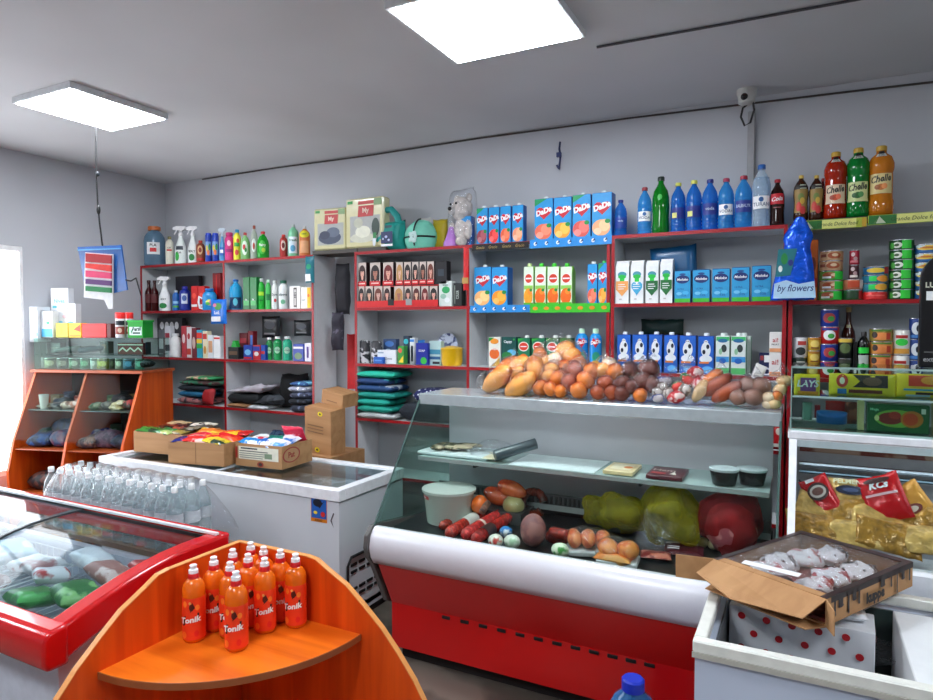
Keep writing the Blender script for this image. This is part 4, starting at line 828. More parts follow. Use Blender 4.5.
# ================================================================ hair dye boxes
def dye(label, x0, x1, yt, yb_z, hair, skin, band=(205, 30, 35), bg=(205, 190, 180), Yf=F, grp='hair dye boxes'):
    return ct('hair_dye_box', label, x0, x1, yt, yb_z, (40, 14, 16), [('r', 0, .58, .92, .82, bg), ('e', 0, .55, .40, .34, hair), ('e', -.28, .42, .13, .24, hair), ('e', .28, .42, .13, .24, hair), ('e', .02, .38, .12, .12, skin), ('e', .02, .56, .2, .18, skin), ('e', .02, .69, .24, .07, hair), ('e', .02, .48, .055, .014, (170, 40, 50)), ('e', -.06, .58, .035, .012, (40, 25, 20)), ('e', .1, .58, .035, .012, (40, 25, 20)), ('r', 0, .12, .98, .20, band), ('r', 0, .13, .7, .05, (240, 200, 190))], d=.055, Yf=Yf, grp=grp)
hc = [(50, 14, 14), (30, 14, 14), (110, 20, 22), (190, 140, 80), (30, 18, 18), (26, 14, 14), (50, 30, 24), (110, 50, 34), (60, 26, 20), (90, 30, 26)]
sk = [(225, 170, 150), (170, 110, 90), (220, 160, 140), (225, 180, 150), (215, 170, 155)]
hn = ['dark brown', 'black', 'dark red', 'blonde', 'jet black', 'short black', 'deep brown', 'chestnut', 'brown', 'auburn']
dx = [(357, 367), (370, 381), (383, 394), (396, 403.5), (404, 411.5), (412, 419), (419.5, 426.5), (427, 434.5)]
ro = ['first in the upper row', 'second in the upper row', 'third in the upper row', 'fourth in the upper row', 'fifth in the upper row', 'sixth in the upper row', 'seventh in the upper row', 'last portrait in the upper row']
zu = Z2+.155
for i, (a, b) in enumerate(dx): dye('%s hair dye box with portrait, %s' % (hn[i], ro[i]), a, b, 262.5-i*.2, zu, hc[i], sk[i % 5])
dl = [(358, 365), (365.4, 373.5), (374, 383), (383.4, 391), (394, 404), (404.4, 412), (412.4, 420.5), (421, 429), (429.4, 438)]
lo = ['beside the shelf side', 'second from the shelf side', 'third from the shelf side', 'fourth from the shelf side', 'in the middle', 'just past the middle', 'third from the green white box', 'second from the green white box', 'touching the green white box']
for i, (a, b) in enumerate(dl): dye('%s hair portrait dye box, lower row, %s' % (hn[(i*3+1) % 10], lo[i]), a, b, 286, Z2+.012, hc[(i*3+1) % 10], sk[(i+2) % 5])
q = MB(); xa, xb = onY(357, 300, 3.955)[0], onY(438, 300, 3.955)[0]
q.bx(xa, xb, 3.953, 4.05, Z2+.0003, Z2+.011, pm((205, 30, 30), .4)); q.bx(xa, xb, 3.951, 3.954, Z2+.0003, Z2+.048, pm((210, 28, 30), .4)); o = q.build('display_tray'); tag(o, 'red card tray holding the lower row of hair dye boxes', 'tray')
q = MB(); 
for k, u in enumerate((.44, .66)): q.box((xa+(xb-xa)*u, 3.949, Z2+.035), (.05, .003, .045), pm((25, 25, 25) if k == 0 else (150, 150, 150), .4)); 
q.build('price_card', o)
q = MB(); q.bx(xa, xb, 3.965, 4.06, Z2+.147, Z2+.1535, pm((190, 28, 30), .5)); tag(q.build('tray_board'), 'thin red card between the two rows of hair dye boxes', 'tray')
ct('dark_carton', 'black tall box ending the upper row of hair dye', 435, 447, 261, zu, (24, 22, 26), [('r', 0, .5, .5, .3, (50, 60, 70))], d=.06)
ct('hair_product_box', 'white box with green leaves beside the lower hair dye row', 438.7, 452, 281, Z2, (214, 224, 218), [('e', .05, .65, .3, .14, (40, 160, 90)), ('e', -.15, .4, .22, .1, (150, 190, 170)), ('e', .15, .25, .2, .1, (235, 240, 238)), ('t', 0, .85, .07, 'Green', (30, 90, 60))], d=.06)
ct('hair_product_box', 'narrow black box with pale writing beside the leaf printed box', 453, 462, 283, Z2, (30, 34, 34), [('t', 0, .5, .13, 'COLOR', (190, 200, 190), .02, 0, 1.57), ('r', -.3, .5, .1, .8, (130, 140, 130))], d=.06)
# ---- third row, crockery and packets
for i, (a, b) in enumerate(((359, 370), (371, 382))):
    x, w_, h_ = bspan(a, b, 340+i, 4.02, Z3); q = MB(); q.lathe([(w_/2, 0), (w_/2*1.02, .01), (w_/2, h_*.5)], spots((40, 40, 44), (210, 210, 212), 30, .5, .5)); q.lathe([(w_/2*1.04, h_*.5), (w_/2*.98, h_*.95), (w_*.3, h_)], spots((225, 225, 226), (60, 60, 64), 24, .42, .5)); tag(q.build('thread_spool', loc=(x, 4.02, Z3), smooth=60), ('black and white patterned roll beside the shelf side', 'black and white patterned roll beside the white packet')[i], 'roll')
for a, b, yt, c, s, l, yf in [
  (383, 396, 339, (45, 70, 110), [('e', 0, .8, .35, .12, (70, 120, 190)), ('e', -.1, .5, .25, .1, (170, 190, 210))], 'dark blue packet behind the white medicine box', 4.06),
  (377, 396, 350, (225, 230, 235), [('t', .1, .4, .2, 'Omsa', (140, 150, 160)), ('r', -.3, .8, .3, .1, (150, 170, 190))], 'wide white medicine box on the third shelf', 3.98),
  (397.5, 404, 346, (60, 150, 60), [('p', [(-.4, .1), (.4, .5), (.4, .1)], (240, 200, 30)), ('e', -.1, .75, .3, .14, (230, 100, 70))], 'green and yellow packet beside the white medicine box', 3.98),
  (403, 409, 336, (30, 50, 70), [('e', 0, .8, .4, .1, (40, 180, 190)), ('r', 0, .4, .5, .4, (190, 195, 190))], 'dark box with teal top on the third shelf', 4.06),
  (409.5, 414.5, 338, (225, 228, 228), [('r', 0, .4, .4, .6, (30, 40, 50)), ('r', 0, .9, .9, .1, (30, 120, 200))], 'white striped box behind the dark blue soap box', 4.06),
  (415.5, 428, 343, (22, 40, 150), [('t', 0, .65, .1, 'SOAP', WHT, .02), ('e', .15, .2, .25, .16, (50, 180, 60))], 'dark blue soap box with green drop beside the yellow pot', 3.975),
  (429, 441, 341, (175, 205, 205), [('r', 0, .55, .9, .2, (60, 140, 170)), ('r', 0, .3, .9, .12, (30, 90, 140)), ('r', .1, .1, .6, .1, (20, 20, 30))], 'pale box with teal bands beside the yellow pot', 4.0)]:
    ct('medicine_box', l, a, b, yt, Z3, c, s, Yf=yf, d=.05)
soft('glove_pack', 'blue rubber glove pack lying over the boxes on the third shelf', 'packet', None, (onY(413, 338, 4.08)[0], 4.15, Z3+.15), .12, .05, .04, pm((30, 120, 200), .4, 0, .15, 20, .2), amp=.01)
ct('soap_bar_box', 'small bright blue soap box in front of the white medicine box', 373, 383, 357, Z3, (25, 95, 190), [('r', 0, .5, .7, .2, (90, 150, 220))], d=.03, Yf=3.953)
x, w_, h_ = bspan(441, 463, 346, 4.03, Z3); q = MB(); q.lathe([(.0001, .002), (w_*.44, 0), (w_*.5, h_*.2), (w_*.5, h_*.8), (w_*.53, h_*.84), (w_*.53, h_*.9), (w_*.2, h_), (.0001, h_*1.02)], pm((235, 185, 20), .3, 0, .03, 20, 0, .5)); o = q.build('enamel_pot', loc=(x, 4.03, Z3), smooth=50); tag(o, 'bright yellow lidded pot on the third shelf under the flower plate', 'pot')
q = MB(); q.tube([(-w_*.5, 0, h_*.6), (-w_*.6, 0, h_*.62), (-w_*.6, 0, h_*.5), (-w_*.5, 0, h_*.45)], .004, pm((235, 185, 20), .3)); q.build('handle', o)
x = onY(446, 335, 4.16)[0]; q = MB(); q.lathe([(.0001, 0), (.05, .002), (.062, .012), (.088, .016), (.089, .02), (.06, .018), (.0001, .008)], spots((40, 56, 104), (190, 200, 222), 26, .5, .25), seg=28); tag(q.build('flower_plate', loc=(x, 4.19, Z3+.135), rot=(1.35, 0, 0), smooth=40), 'dark blue flowered plate standing upright behind the yellow pot', 'plate')
ct('plate_box', 'low grey box holding up the flower plate behind the yellow pot', 437, 456, 346, Z3, (120, 130, 140), (), d=.06, Yf=4.14)
# ---- fourth row, towels and dotted cloth
zz = Z4
tc_ = [((200, 205, 205), (60, 70, 80), 'grey dotted pack at the bottom of the turquoise towel pile'), ((20, 160, 140), (10, 120, 110), 'turquoise towel near the bottom of the pile'), ((25, 175, 155), (10, 130, 120), 'turquoise towel, second from the bottom of the pile'), ((18, 150, 135), (10, 100, 100), 'darker turquoise towel in the middle of the pile'), ((30, 70, 120), (190, 200, 210), 'navy towel between the turquoise ones'), ((24, 60, 110), (40, 150, 150), 'dark navy towel below the topmost turquoise one'), ((25, 180, 150), (15, 140, 125), 'topmost turquoise towel with pale stitching')]
for i, (c1, c2, l) in enumerate(tc_):
    th = .05 if i else .045
    folded('folded_towel', l, 356, 400-(i % 3)*3, zz, th, spots(c1, c2, 11, .62, .75, bump=.2), Yp=4.06, dy=.25, grp='turquoise towel pile', cat='towel'); zz += th+.0012
folded('dotted_blanket', 'navy blanket with white dots folded beside the towel pile', 417, 456, Z4+.14, .10, spots((225, 228, 240), (22, 30, 84), 42, .28, .8, 'voro'), Yp=4.06, cat='blanket')
folded('dark_blanket', 'dark grey folded blanket beneath the dotted one', 403, 458, Z4, .135, pm((30, 38, 48), .8, 0, .3, 8, .3), Yp=4.06, cat='blanket')
# ================================================================ juice, milk, drinks
def dada(label, x0, x1, yt, z, fruit, big, Yf=F, cap=(235, 240, 240), grp='blue heart juice cartons', leaf=(30, 140, 60), rz=0, green=0):
    spec = [('r', 0, .5, .98, .98, (35, 150, 215))]
    if green: spec += [('p', [(-.49, .99), (-.49, .82), (.2, .99)], (30, 150, 90))]
    spec += [('h', .02, .66, .42, .16, (205, 30, 45)), ('t', 0, .69, .14, 'DaDa', WHT, .05, .2, .3, .95)]
    spec += [('e', -.02, .2, .46, .19, fruit), ('e', .14, .25, .28, .14, tuple(min(255, v+30) for v in fruit)), ('e', -.2, .12, .2, .08, tuple(min(255, int(v*.8)+70) for v in fruit)), ('e', .3, .34, .14, .05, leaf)]
    return ct('juice_carton', label, x0, x1, yt, z, (20, 110, 190), spec, cat='juice carton', grp=grp, d=.09 if big else .062, Yf=Yf, side=(25, 90, 170), cap=cap, rz=rz)
RF_, OF_, PF_, BF_ = (220, 60, 50), (245, 150, 40), (235, 120, 80), (60, 60, 110)
dada('small blue heart juice carton with dark berries half behind the plush toy', 461, 471, 216, Z1, BF_, 0, Yf=4.03)
dada('small blue heart juice carton with green corner and red berries', 476.5, 487.5, 208, Z1, (150, 60, 70), 0, green=1)
dada('small blue heart juice carton with red tomato, second in the small row', 488.5, 499, 207, Z1, (225, 50, 45), 0)
dada('small blue heart juice carton with red orange fruit, third in the small row', 500, 510.5, 206, Z1, (235, 100, 60), 0)
dada('small blue heart juice carton with cut apple, ending the small row', 512, 523, 205, Z1, (240, 150, 110), 0)
dada('large blue heart juice carton with peaches, first of the large top row', 534, 552.5, 198.5, Z1+.001, (235, 110, 80), 1, green=1)
dada('large blue heart juice carton with oranges, second of the large top row', 553.2, 571, 197, Z1+.001, (245, 165, 50), 1)
dada('large blue heart juice carton with deep pink peaches, third of the large top row', 571.7, 590, 194.5, Z1+.001, (225, 90, 80), 1, green=1)
dada('large blue heart juice carton with cut apples and white banner, ending the large top row', 591, 611, 192.5, Z1+.001, (245, 170, 120), 1)
dada('large blue heart juice carton with sliced apples on the second juice shelf', 474, 491, 267, Z2, (245, 180, 110), 1)
dada('large blue heart juice carton with an orange on the second juice shelf', 491.5, 507.5, 267, Z2, (250, 150, 30), 1)
dada('small blue heart juice carton with a peach at the end of the second juice shelf', 587, 597, 264, Z2, (235, 100, 70), 0)
dada('small blue heart juice carton with green cap and orange on the second juice shelf', 597.7, 607, 263, Z2, (250, 150, 40), 0, cap=(50, 200, 90), green=1)
# price strips clipped to the shelf edges
def strip(label, x0, x1, z0, z1, col, spec, Yp=3.944, x_abs=None):
    a, b = onY(x0, 326, Yp)[0], onY(x1, 326, Yp)[0]
    q = MB(); q.bx(0, b-a, 0, .003, 0, z1-z0, pm(col, .4)); o = q.build('shelf_strip', loc=(a, Yp, z0)); tag(o, label, 'shelf strip')
    q = MB(); prints(q, spec, b-a, z1-z0, lambda u, v, e: (u+(b-a)/2, -e, v)); q.build('front_print', o)
strip('black advertising strip under the small juice cartons', 472, 528.5, 2.205, 2.247, (18, 18, 20), [('t', u, .5, .45, 'Gracio', (190, 160, 90), 0, .3, 0, .15) for u in (-.35, -.12, .12, .35)])
strip('sky blue advertising strip under the large juice cartons', 529.5, 611, 2.20, 2.256, (40, 140, 215), [x for i in range(7) for x in (('e', -.43+i*.143, .5, .02, .22, WHT), ('p', [(-.44+i*.143, .4), (-.40+i*.143, .5), (-.415+i*.143, .75)], (30, 60, 120)))])
strip('sky blue advertising strip on the second juice shelf edge', 470, 529.5, 1.79, 1.838, (40, 140, 215), [x for i in range(6) for x in (('e', -.42+i*.168, .5, .025, .22, WHT), ('p', [(-.43+i*.168, .4), (-.38+i*.168, .5), (-.40+i*.168, .75)], (30, 60, 120)))])
strip('bright green advertising strip with orange ovals on the second juice shelf edge', 530, 610, 1.785, 1.842, (60, 190, 40), [('e', -.43+i*.143, .5, .035, .2, (225, 140, 30)) for i in range(7)])
def strip_food(x0, x1, lab, z0):
    strip(lab, x0, x1, z0, z0+.05, (175, 190, 60), [('r', -.32, .5, .34, .9, (30, 110, 40)), ('r', .1, .5, .5, .9, (225, 225, 130)), ('p', [(-.44, .15), (-.28, .15), (-.36, .85)], (190, 200, 170)), ('p', [(-.44, .15), (-.4, .15), (-.36, .85)], (70, 120, 60)), ('t', .08, .5, .4, 'Grande Dolce food', (40, 70, 20), 0, .2, 0, .6), ('r', .46, .5, .06, .9, (200, 160, 40))])
strip_food(797, 864.5, 'yellow green strip with small white mountain under the red and green bottles', 2.212)
strip_food(865.5, 950, 'yellow green strip with small white mountain under the amber bottle', 2.218)
# gold pack juice with green caps
for i, (a, b) in enumerate(((523.5, 533.5), (534.5, 546), (547, 559), (560, 572))):
    l = ['green tropical juice carton with pale cap, beside the blue heart cartons', 'green juice carton with orange fruit, second from the pale capped one', 'green juice carton with orange fruit, third from the pale capped one', 'green juice carton with orange fruit, ending its row'][i]
    ct('juice_carton', l, a, b, 266, Z2, (120, 190, 60), [('r', 0, .5, .96, .96, (225, 240, 215)), ('e', 0, .68, .4, .13, (240, 240, 235)), ('e', 0, .68, .35, .115, (215, 60, 30)), ('r', 0, .68, .6, .035, WHT), ('r', 0, .45, .9, .1, (150, 210, 90)), ('e', -.02, .22, .46, .21, (238, 104, 16) if i else (240, 160, 30)), ('e', .15, .34, .24, .08, (245, 140, 40)), ('e', .25, .38, .14, .04, (40, 140, 50)), ('r', 0, .03, .95, .06, (90, 180, 40))], cat='juice carton', d=.07, cap=(60, 210, 40) if i else (190, 220, 140), gable=True)
# third juice shelf
ct('juice_carton', 'white juice carton with oranges and green corner behind the bread', 488.5, 500.5, 337, Z3, (235, 235, 225), [('e', 0, .86, .35, .09, (240, 150, 40)), ('p', [(-.48, .98), (-.48, .84), (0, .98)], (40, 150, 60)), ('e', 0, .45, .42, .17, (235, 110, 40)), ('p', [(-.2, .05), (.45, .05), (.45, .35)], (240, 185, 60)), ('t', 0, .6, .06, 'Fresh', WHT, .02)], cat='juice carton', d=.07)
ct('juice_carton', 'dark teal juice carton with palm picture behind the bread', 501, 516.5, 337, Z3, (15, 75, 70), [('t', -.05, .84, .11, 'Cappy', WHT, .03), ('e', .2, .5, .3, .1, (90, 180, 220)), ('e', -.1, .4, .35, .12, (40, 130, 60)), ('e', .1, .2, .35, .1, (160, 110, 50)), ('e', .35, .92, .06, .03, (60, 170, 70))], cat='juice carton', d=.08)
for i, (a, b) in enumerate(((517.5, 530), (531.5, 545), (546, 558.5), (560, 571.5))):
    ct('juice_carton', 'dark green carton with round red badge, %s' % ['beside the palm picture carton', 'second from the palm picture carton', 'third from the palm picture carton', 'beside the two blue heart bottles'][i], a, b, 338, Z3, (10, 100, 70), [('r', 0, .5, .96, .96, (15, 120, 80)), ('e', 0, .72, .42, .16, (235, 235, 225)), ('e', 0, .72, .36, .13, (215, 55, 30)), ('r', 0, .72, .5, .03, WHT), ('e', 0, .3, .4, .18, (235, 120, 40)), ('p', [(-.48, .98), (-.48, .88), (.1, .98)], (50, 170, 60))], cat='juice carton', d=.07, cap=(235, 240, 235), capx=.01)
for i, (a, b) in enumerate(((575.5, 588.5), (589.5, 602))):
    bt('juice_bottle', ('blue juice bottle with heart badge beside the red badge cartons', 'blue juice bottle with heart badge nearer the milk shelves')[i], a, b, 328, Z3, 'sport', pm((30, 140, 215), .25), (190, 230, 200), [('h', 0, .66, .3, .12, (205, 30, 45)), ('t', 0, .67, .09, 'DaDa', WHT, .04, .2, .2), ('e', .05, .32, .32, .12, (30, 150, 120)), ('e', 0, .14, .35, .1, (240, 180, 60))], capw=1.1, rz=.25)
# ---- top of the milk shelf: water and soda
WB, WB2 = tm((60, 160, 232), .6, .05, (150, 208, 246)), tm((44, 128, 222), .58, .05, (132, 190, 244))
CLR = tm((215, 232, 245), .72, .06, (238, 246, 252))
def wat(label, x0, x1, yt, mat, cap, spec, kind='pet', **k): return bt('water_bottle', label, x0, x1, yt, Z1, kind, mat, cap, spec, capw=1.35, **k)
lw = lambda v, s='VODA': [('r', 0, v, .95, .2, WHT), ('e', 0, v+.045, .13, .04, (40, 90, 150)), ('t', 0, v-.03, .06, s, (70, 90, 120), .01)]
lb = lambda v, s='Boorsok', y=0: [('r', 0, v, .97, .22, (18, 40, 130)), ('t', 0, v+.01, .06, s, (210, 225, 245), .01)]+([('r', -.25, v-.04, .35, .1, (225, 225, 130))] if y else [])
wat('small blue water bottle standing beside the large blue heart cartons', 613.5, 626, 199.5, WB2, (20, 40, 130), [('r', 0, .35, .95, .3, (20, 60, 150)), ('t', 0, .4, .05, 'voda', (210, 225, 245))])
wat('blue water bottle with red cap and white label, beside the green soda', 636.5, 650.5, 187, WB, (150, 40, 50), lw(.37))
wat('large green soda bottle with black cap among the blue water bottles', 651, 668, 176.5, tm((10, 120, 25), .15, .06, (30, 190, 40)), (28, 42, 34), [('e', -.05, .62, .14, .05, (60, 180, 70))], 'cola')
wat('blue water bottle with yellow cap, beside the green soda', 669.5, 684, 182.5, WB2, (205, 205, 90), lb(.37, '', 1))
wat('blue water bottle with yellow cap, second from the green soda', 684.8, 700, 180, WB2, (205, 205, 90), lb(.37, '', 1))
wat('blue water bottle with dark blue cap in the middle of the top row', 700.5, 716, 179, WB2, (20, 30, 120), lb(.40, 'voda'))
wat('blue water bottle with red cap and white label in the middle of the top row', 716.5, 732, 178, WB, (165, 50, 80), lw(.37, 'VODA+'))
wat('blue water bottle with red cap and dark blue label beside the clear bottle', 733.2, 750, 175.5, WB, (170, 40, 60), lb(.40, 'BALBALYK'))
wat('tall clear water bottle with blue cap and white label beside the cola', 750.3, 768, 164.5, CLR, (40, 100, 180), lw(.38, 'TURAN'), liquid=(tm((205, 225, 240), .8, .02, (225, 238, 248)), .78))
wat('dark cola bottle with red cap and red label', 768, 782, 179, tm((40, 14, 10), .08, .05), (180, 30, 45), [('r', 0, .56, 1.0, .22, (200, 25, 40)), ('t', 0, .56, .09, 'Cola', WHT, .02, .3, .1), ('r', 0, .38, .5, .02, (150, 90, 90))], 'cola')
# ---- top of the canned food shelf
def big(label, x0, x1, yt, mat, lab, words_, pic, v): return bt('lemonade_bottle', label, x0, x1, yt, Z1+.02, 'juice', mat, (200, 160, 50), [('r', 0, v, .98, .28, lab), ('t', 0, v+.07, .10, words_, (30, 30, 30), .03, .3, .1), ('e', .0, v-.05, .18, .045, pic), ('e', .14, v-.04, .12, .04, tuple(min(255, c+40) for c in pic)), ('e', -.14, v-.05, .12, .035, tuple(int(c*.8) for c in pic)), ('r', 0, .845, .5, .05, (225, 225, 215)), ('t', 0, .845, .035, 'ETIS', BLK, .01), ('r', 0, .885, .42, .04, (25, 25, 25))], capw=1.1)
q = MB(); q.bx(.0, 1.08, 3.965, 4.22, Z1+.0, Z1+.018, pm((40, 40, 40), .5)); tag(q.build('display_mat'), 'thin dark display board under the tall lemonade bottles', 'board')
big('tall red lemonade bottle with gold cap and pale label', 822, 843, 152, tm((175, 40, 12), .2, .06, (220, 70, 30)), (225, 200, 170), 'Chelle', (215, 80, 40), .35)
big('tall green lemonade bottle with gold cap and lime picture', 844, 865.5, 148, tm((10, 130, 50), .2, .06, (30, 180, 70)), (205, 215, 150), 'Chelle', (40, 110, 40), .35)
big('tall amber lemonade bottle with gold cap and high label', 866, 889, 146, tm((215, 130, 30), .25, .06, (240, 160, 50)), (225, 205, 140), 'Chelle', (200, 110, 40), .44)
for i, (a, b) in enumerate(((791.5, 805.5), (807, 820.5))):
    bt('juice_bottle', ('small dark juice bottle with gold cap and berry picture beside the cola', 'small dark juice bottle with gold cap and berry picture beside the tall red bottle')[i], a, b, 175, Z1+.02, 'pet2', tm((60, 30, 14), .15, .08), (205, 175, 80), [('r', 0, .42, .98, .5, (150, 120, 60)), ('e', -.15, .3, .2, .1, (200, 50, 40)), ('e', .15, .22, .2, .09, (190, 40, 40)), ('e', 0, .5, .2, .08, (110, 130, 60)), ('e', .1, .42, .16, .07, (210, 170, 60)), ('r', 0, .72, .8, .1, (30, 30, 28)), ('r', .15, .72, .45, .09, (190, 200, 180))], capw=1.1)
bt('wine_bottle', 'dark red bottle with red cap hidden behind the small juice bottles', 816, 824, 178, Z1+.02, 'cola', tm((90, 20, 16), .1), (150, 30, 30), (), Yc=4.13)
# ---- milk row
mc = [((240, 165, 90), 'orange'), ((60, 170, 215), 'sky blue'), ((20, 100, 50), 'dark green'), ((25, 110, 50), 'deep green')]
mx = ((615, 628.5), (630, 643), (645, 658), (659.5, 672))
for i, (a, b) in enumerate(mx):
    ct('milk_carton', 'white gabled milk carton with %s heart panel%s' % (mc[i][1], ', beside the blue boxes' if i == 3 else ''), a, b, (260.5, 260, 260, 258.5)[i], Z2, (236, 238, 238), [('e', 0, .67, .33, .07, (70, 150, 170)), ('r', 0, .56, .34, .12, (40, 205, 70)), ('e', 0, .62, .3, .05, (30, 190, 70))]+([('r', 0, .42, .92, .2, mc[i][0]), ('p', [(-.46, .33), (0, .17), (.46, .33)], mc[i][0])] if i != 1 else [('h', 0, .36, .44, .17, mc[i][0])])+[('r', -.05, .44, .5, .018, WHT), ('r', -.02, .39, .6, .018, WHT), ('r', -.08, .34, .45, .018, WHT), ('r', -.1, .1, .2, .03, (190, 190, 190))], cat='milk carton', grp=None, d=.075, gable=True, side=(220, 224, 224))
for i, (a, b) in enumerate(((673.8, 690.3), (692, 709.5), (711.3, 729.3), (730.8, 749), (750.8, 770.5))):
    ct('milk_box', 'blue milk box with dark oval badge, %s' % ['beside the gabled milk cartons', 'second from the gabled milk cartons', 'in the middle of its row of five', 'fourth from the gabled milk cartons', 'beside the hanging blue foil bag'][i], a, b, (270.5, 269.5, 268.5, 267, 265.5)[i], Z2, (20, 90, 160), [('r', 0, .5, .96, .96, (45, 160, 215)), ('r', 0, .07, .96, .12, (70, 185, 50)), ('e', 0, .72, .42, .13, (22, 45, 110)), ('t', 0, .72, .08, 'Moloko', WHT, .03, .2), ('e', 0, .88, .2, .03, (25, 70, 140)), ('t', -.1, .42, .05, 'ULTRA', (20, 80, 160)), ('e', .2, .3, .2, .06, (80, 190, 235)), ('e', -.2, .28, .18, .05, (120, 205, 240)), ('t', .1, .22, .06, '3.2%', (20, 90, 160), .02)], cat='milk box', d=.06, side=(20, 80, 140))
q = MB(); a, b = onY(650, 300, 4.1)[0], onY(697, 300, 4.1)[0]
q.pouch(b-a, .33, .10, pm((18, 84, 130), .3, 0, .06), 12, 12, .008, 12, 3, pw=6); o = q.build('diaper_pack', loc=((a+b)/2, 4.13, Z2+.187), rot=(0, -.07, 0), smooth=70); tag(o, 'large blue soft pack lying behind the milk cartons', 'packet')
# hanging foil bag
xh = onY(795, 260, 3.87)[0]; zt, zb = onY(795, 218, 3.87)[2], onY(795, 300, 3.87)[2]; hh = zt-zb; n = 16
fo = pm((14, 90, 225), .18, .3, .35, 30, .8); q = MB()
vs = []; ws = [.5, .34, .46, .62, .68, .60, .60, .66, .72, .78, .83, .88, .91, .94, .96, .98, 1.0]
for sd in (-1, 1):
    for j in range(n+1):
        for i in range(13):
            u = 2*i/12-1; v = j/n; wd = ws[j]*.105*(.35 if j == 0 else 1); th = (max(0, 1-abs(u)**2.5)**.5)*(.02 if j < 3 else .034)*math.sin(min(1, (1-v)*5+.12)*math.pi/2)
            vs.append((u*wd+(.03*(1-v)-.01), sd*th+.006*noise.noise(Vector((u*4, v*14, sd))), (1-v)*hh+.004*noise.noise(Vector((u*5, v*9, 3)))))
fs = []; qn = lambda s_, i, j: s_*13*(n+1)+j*13+i
for s_ in (0, 1):
    for j in range(n):
        for i in range(12):
            f = (qn(s_, i, j), qn(s_, i+1, j), qn(s_, i+1, j+1), qn(s_, i, j+1)); fs.append(f[::-1] if s_ == 0 else f)
for j in range(n): fs += [(qn(0, 0, j+1), qn(0, 0, j), qn(1, 0, j), qn(1, 0, j+1)), (qn(0, 12, j), qn(0, 12, j+1), qn(1, 12, j+1), qn(1, 12, j))]
for i in range(12): fs += [(qn(0, i, n), qn(0, i+1, n), qn(1, i+1, n), qn(1, i, n))]
q.add(vs, fs, fo); o = q.build('foil_bag', loc=(xh, 3.87, zb), smooth=80); tag(o, 'shiny blue foil bag with pale flowered foot hanging at the shelf corner', 'bag')
q = MB(); prints(q, [('p', [(-.4, .62), (.05, .62), (-.1, .3), (-.46, .28)], (20, 110, 120)), ('e', -.25, .5, .08, .07, (30, 130, 60)), ('e', -.34, .38, .05, .04, (225, 235, 230)), ('e', -.1, .45, .06, .04, (30, 40, 120)), ('p', [(-.5, .02), (.5, .02), (.46, .22), (.1, .19), (-.2, .24), (-.48, .2)], (175, 210, 235)), ('t', .02, .13, .11, 'by flowers', (30, 50, 120), .01, .3)], .2, hh, lambda a, b, e: (a, -.037-e, b)); q.build('front_print', o)
# ---- milk packs low
cowx = ((617, 631), (632.3, 647.5), (648.8, 662.5), (664, 678), (679.6, 696.5), (698, 714.5))
for i, (a, b) in enumerate(cowx):
    ct('milk_carton', 'dark blue cow milk carton, %s' % ['beside the shelf side', 'second from the shelf side', 'third from the shelf side', 'fourth from the shelf side', 'second from the white green cartons', 'beside the white green cartons'][i], a, b, (334.5, 334.5, 334.5, 335, 335.5, 336)[i], Z3, (20, 60, 160), [('r', 0, .5, .95, .97, (30, 100, 200)), ('e', 0, .64, .3, .2, (235, 238, 240)), ('e', .12, .72, .1, .06, (20, 30, 50)), ('e', -.12, .58, .1, .06, (20, 30, 50)), ('e', 0, .84, .13, .05, (235, 238, 240)), ('e', -.05, .85, .03, .012, BLK), ('e', .05, .85, .03, .012, BLK), ('e', 0, .4, .4, .1, (235, 240, 245)), ('r', -.1, .3, .6, .05, (230, 130, 60)), ('e', .1, .12, .35, .09, (100, 180, 235))], cat='milk carton', d=.07, cap=(235, 240, 245), side=(20, 70, 150))
for i, (a, b) in enumerate(((716, 730), (731.2, 746.5))):
    ct('milk_carton', ('white milk carton with green top and blue band, beside the cow cartons', 'white milk carton with green top and blue band, ending the milk row')[i], a, b, 336, Z3, (228, 236, 232), [('r', 0, .93, .95, .1, (70, 185, 110)), ('e', 0, .88, .36, .05, (40, 110, 160)), ('e', .1, .68, .2, .1, (50, 60, 60)), ('e', -.15, .6, .12, .08, (150, 200, 160)), ('r', 0, .4, .95, .14, (60, 150, 215)), ('e', 0, .36, .26, .07, (30, 100, 190)), ('r', 0, .1, .95, .16, (90, 190, 110))], cat='milk carton', d=.07, cap=(225, 235, 230), side=(90, 160, 120))
for i, (a, b) in enumerate(((716, 730), (731.2, 746.5))):
    x, w_, h_ = cspan(a, b, 336, F, Z3); carton('milk_carton', ('white green milk carton in the second rank behind the white green pair', 'white green milk carton in the second rank behind the last one')[i], 'milk carton', None, x+.02*i, F+.085, Z3, w_-.002, h_, .07, (215, 228, 220), (), cap=(225, 235, 230), side=(70, 130, 95))
ct('baby_food_box', 'small navy and white box beside the stacked white boxes', 759.5, 772.5, 353, Z3, (28, 36, 80), [('r', .15, .75, .5, .3, WHT), ('r', 0, .2, .9, .32, (215, 220, 230)), ('e', .1, .2, .25, .1, (25, 30, 70)), ('r', -.28, .78, .25, .2, (160, 60, 60))], d=.06, Yf=3.97)
ct('baby_food_box', 'white box with red writing at the bottom of the pair beside the red upright', 774, 786.5, 352.5, Z3, (238, 234, 230), [('t', 0, .6, .22, 'ai!', (190, 70, 70), .02), ('r', 0, .1, .95, .18, (235, 160, 110))], d=.07)
x, w_, h_ = cspan(774, 786.5, 352.5, F, Z3)
ct('baby_food_box', 'white box with red writing on top of the pair beside the red upright', 774, 786.5, 332, Z3+h_+.0015, (238, 234, 230), [('t', 0, .6, .22, 'ai!', (190, 70, 70), .02), ('r', 0, .1, .95, .18, (235, 160, 110)), ('t', 0, .38, .08, 'FRUKT', (90, 90, 90))], d=.07)
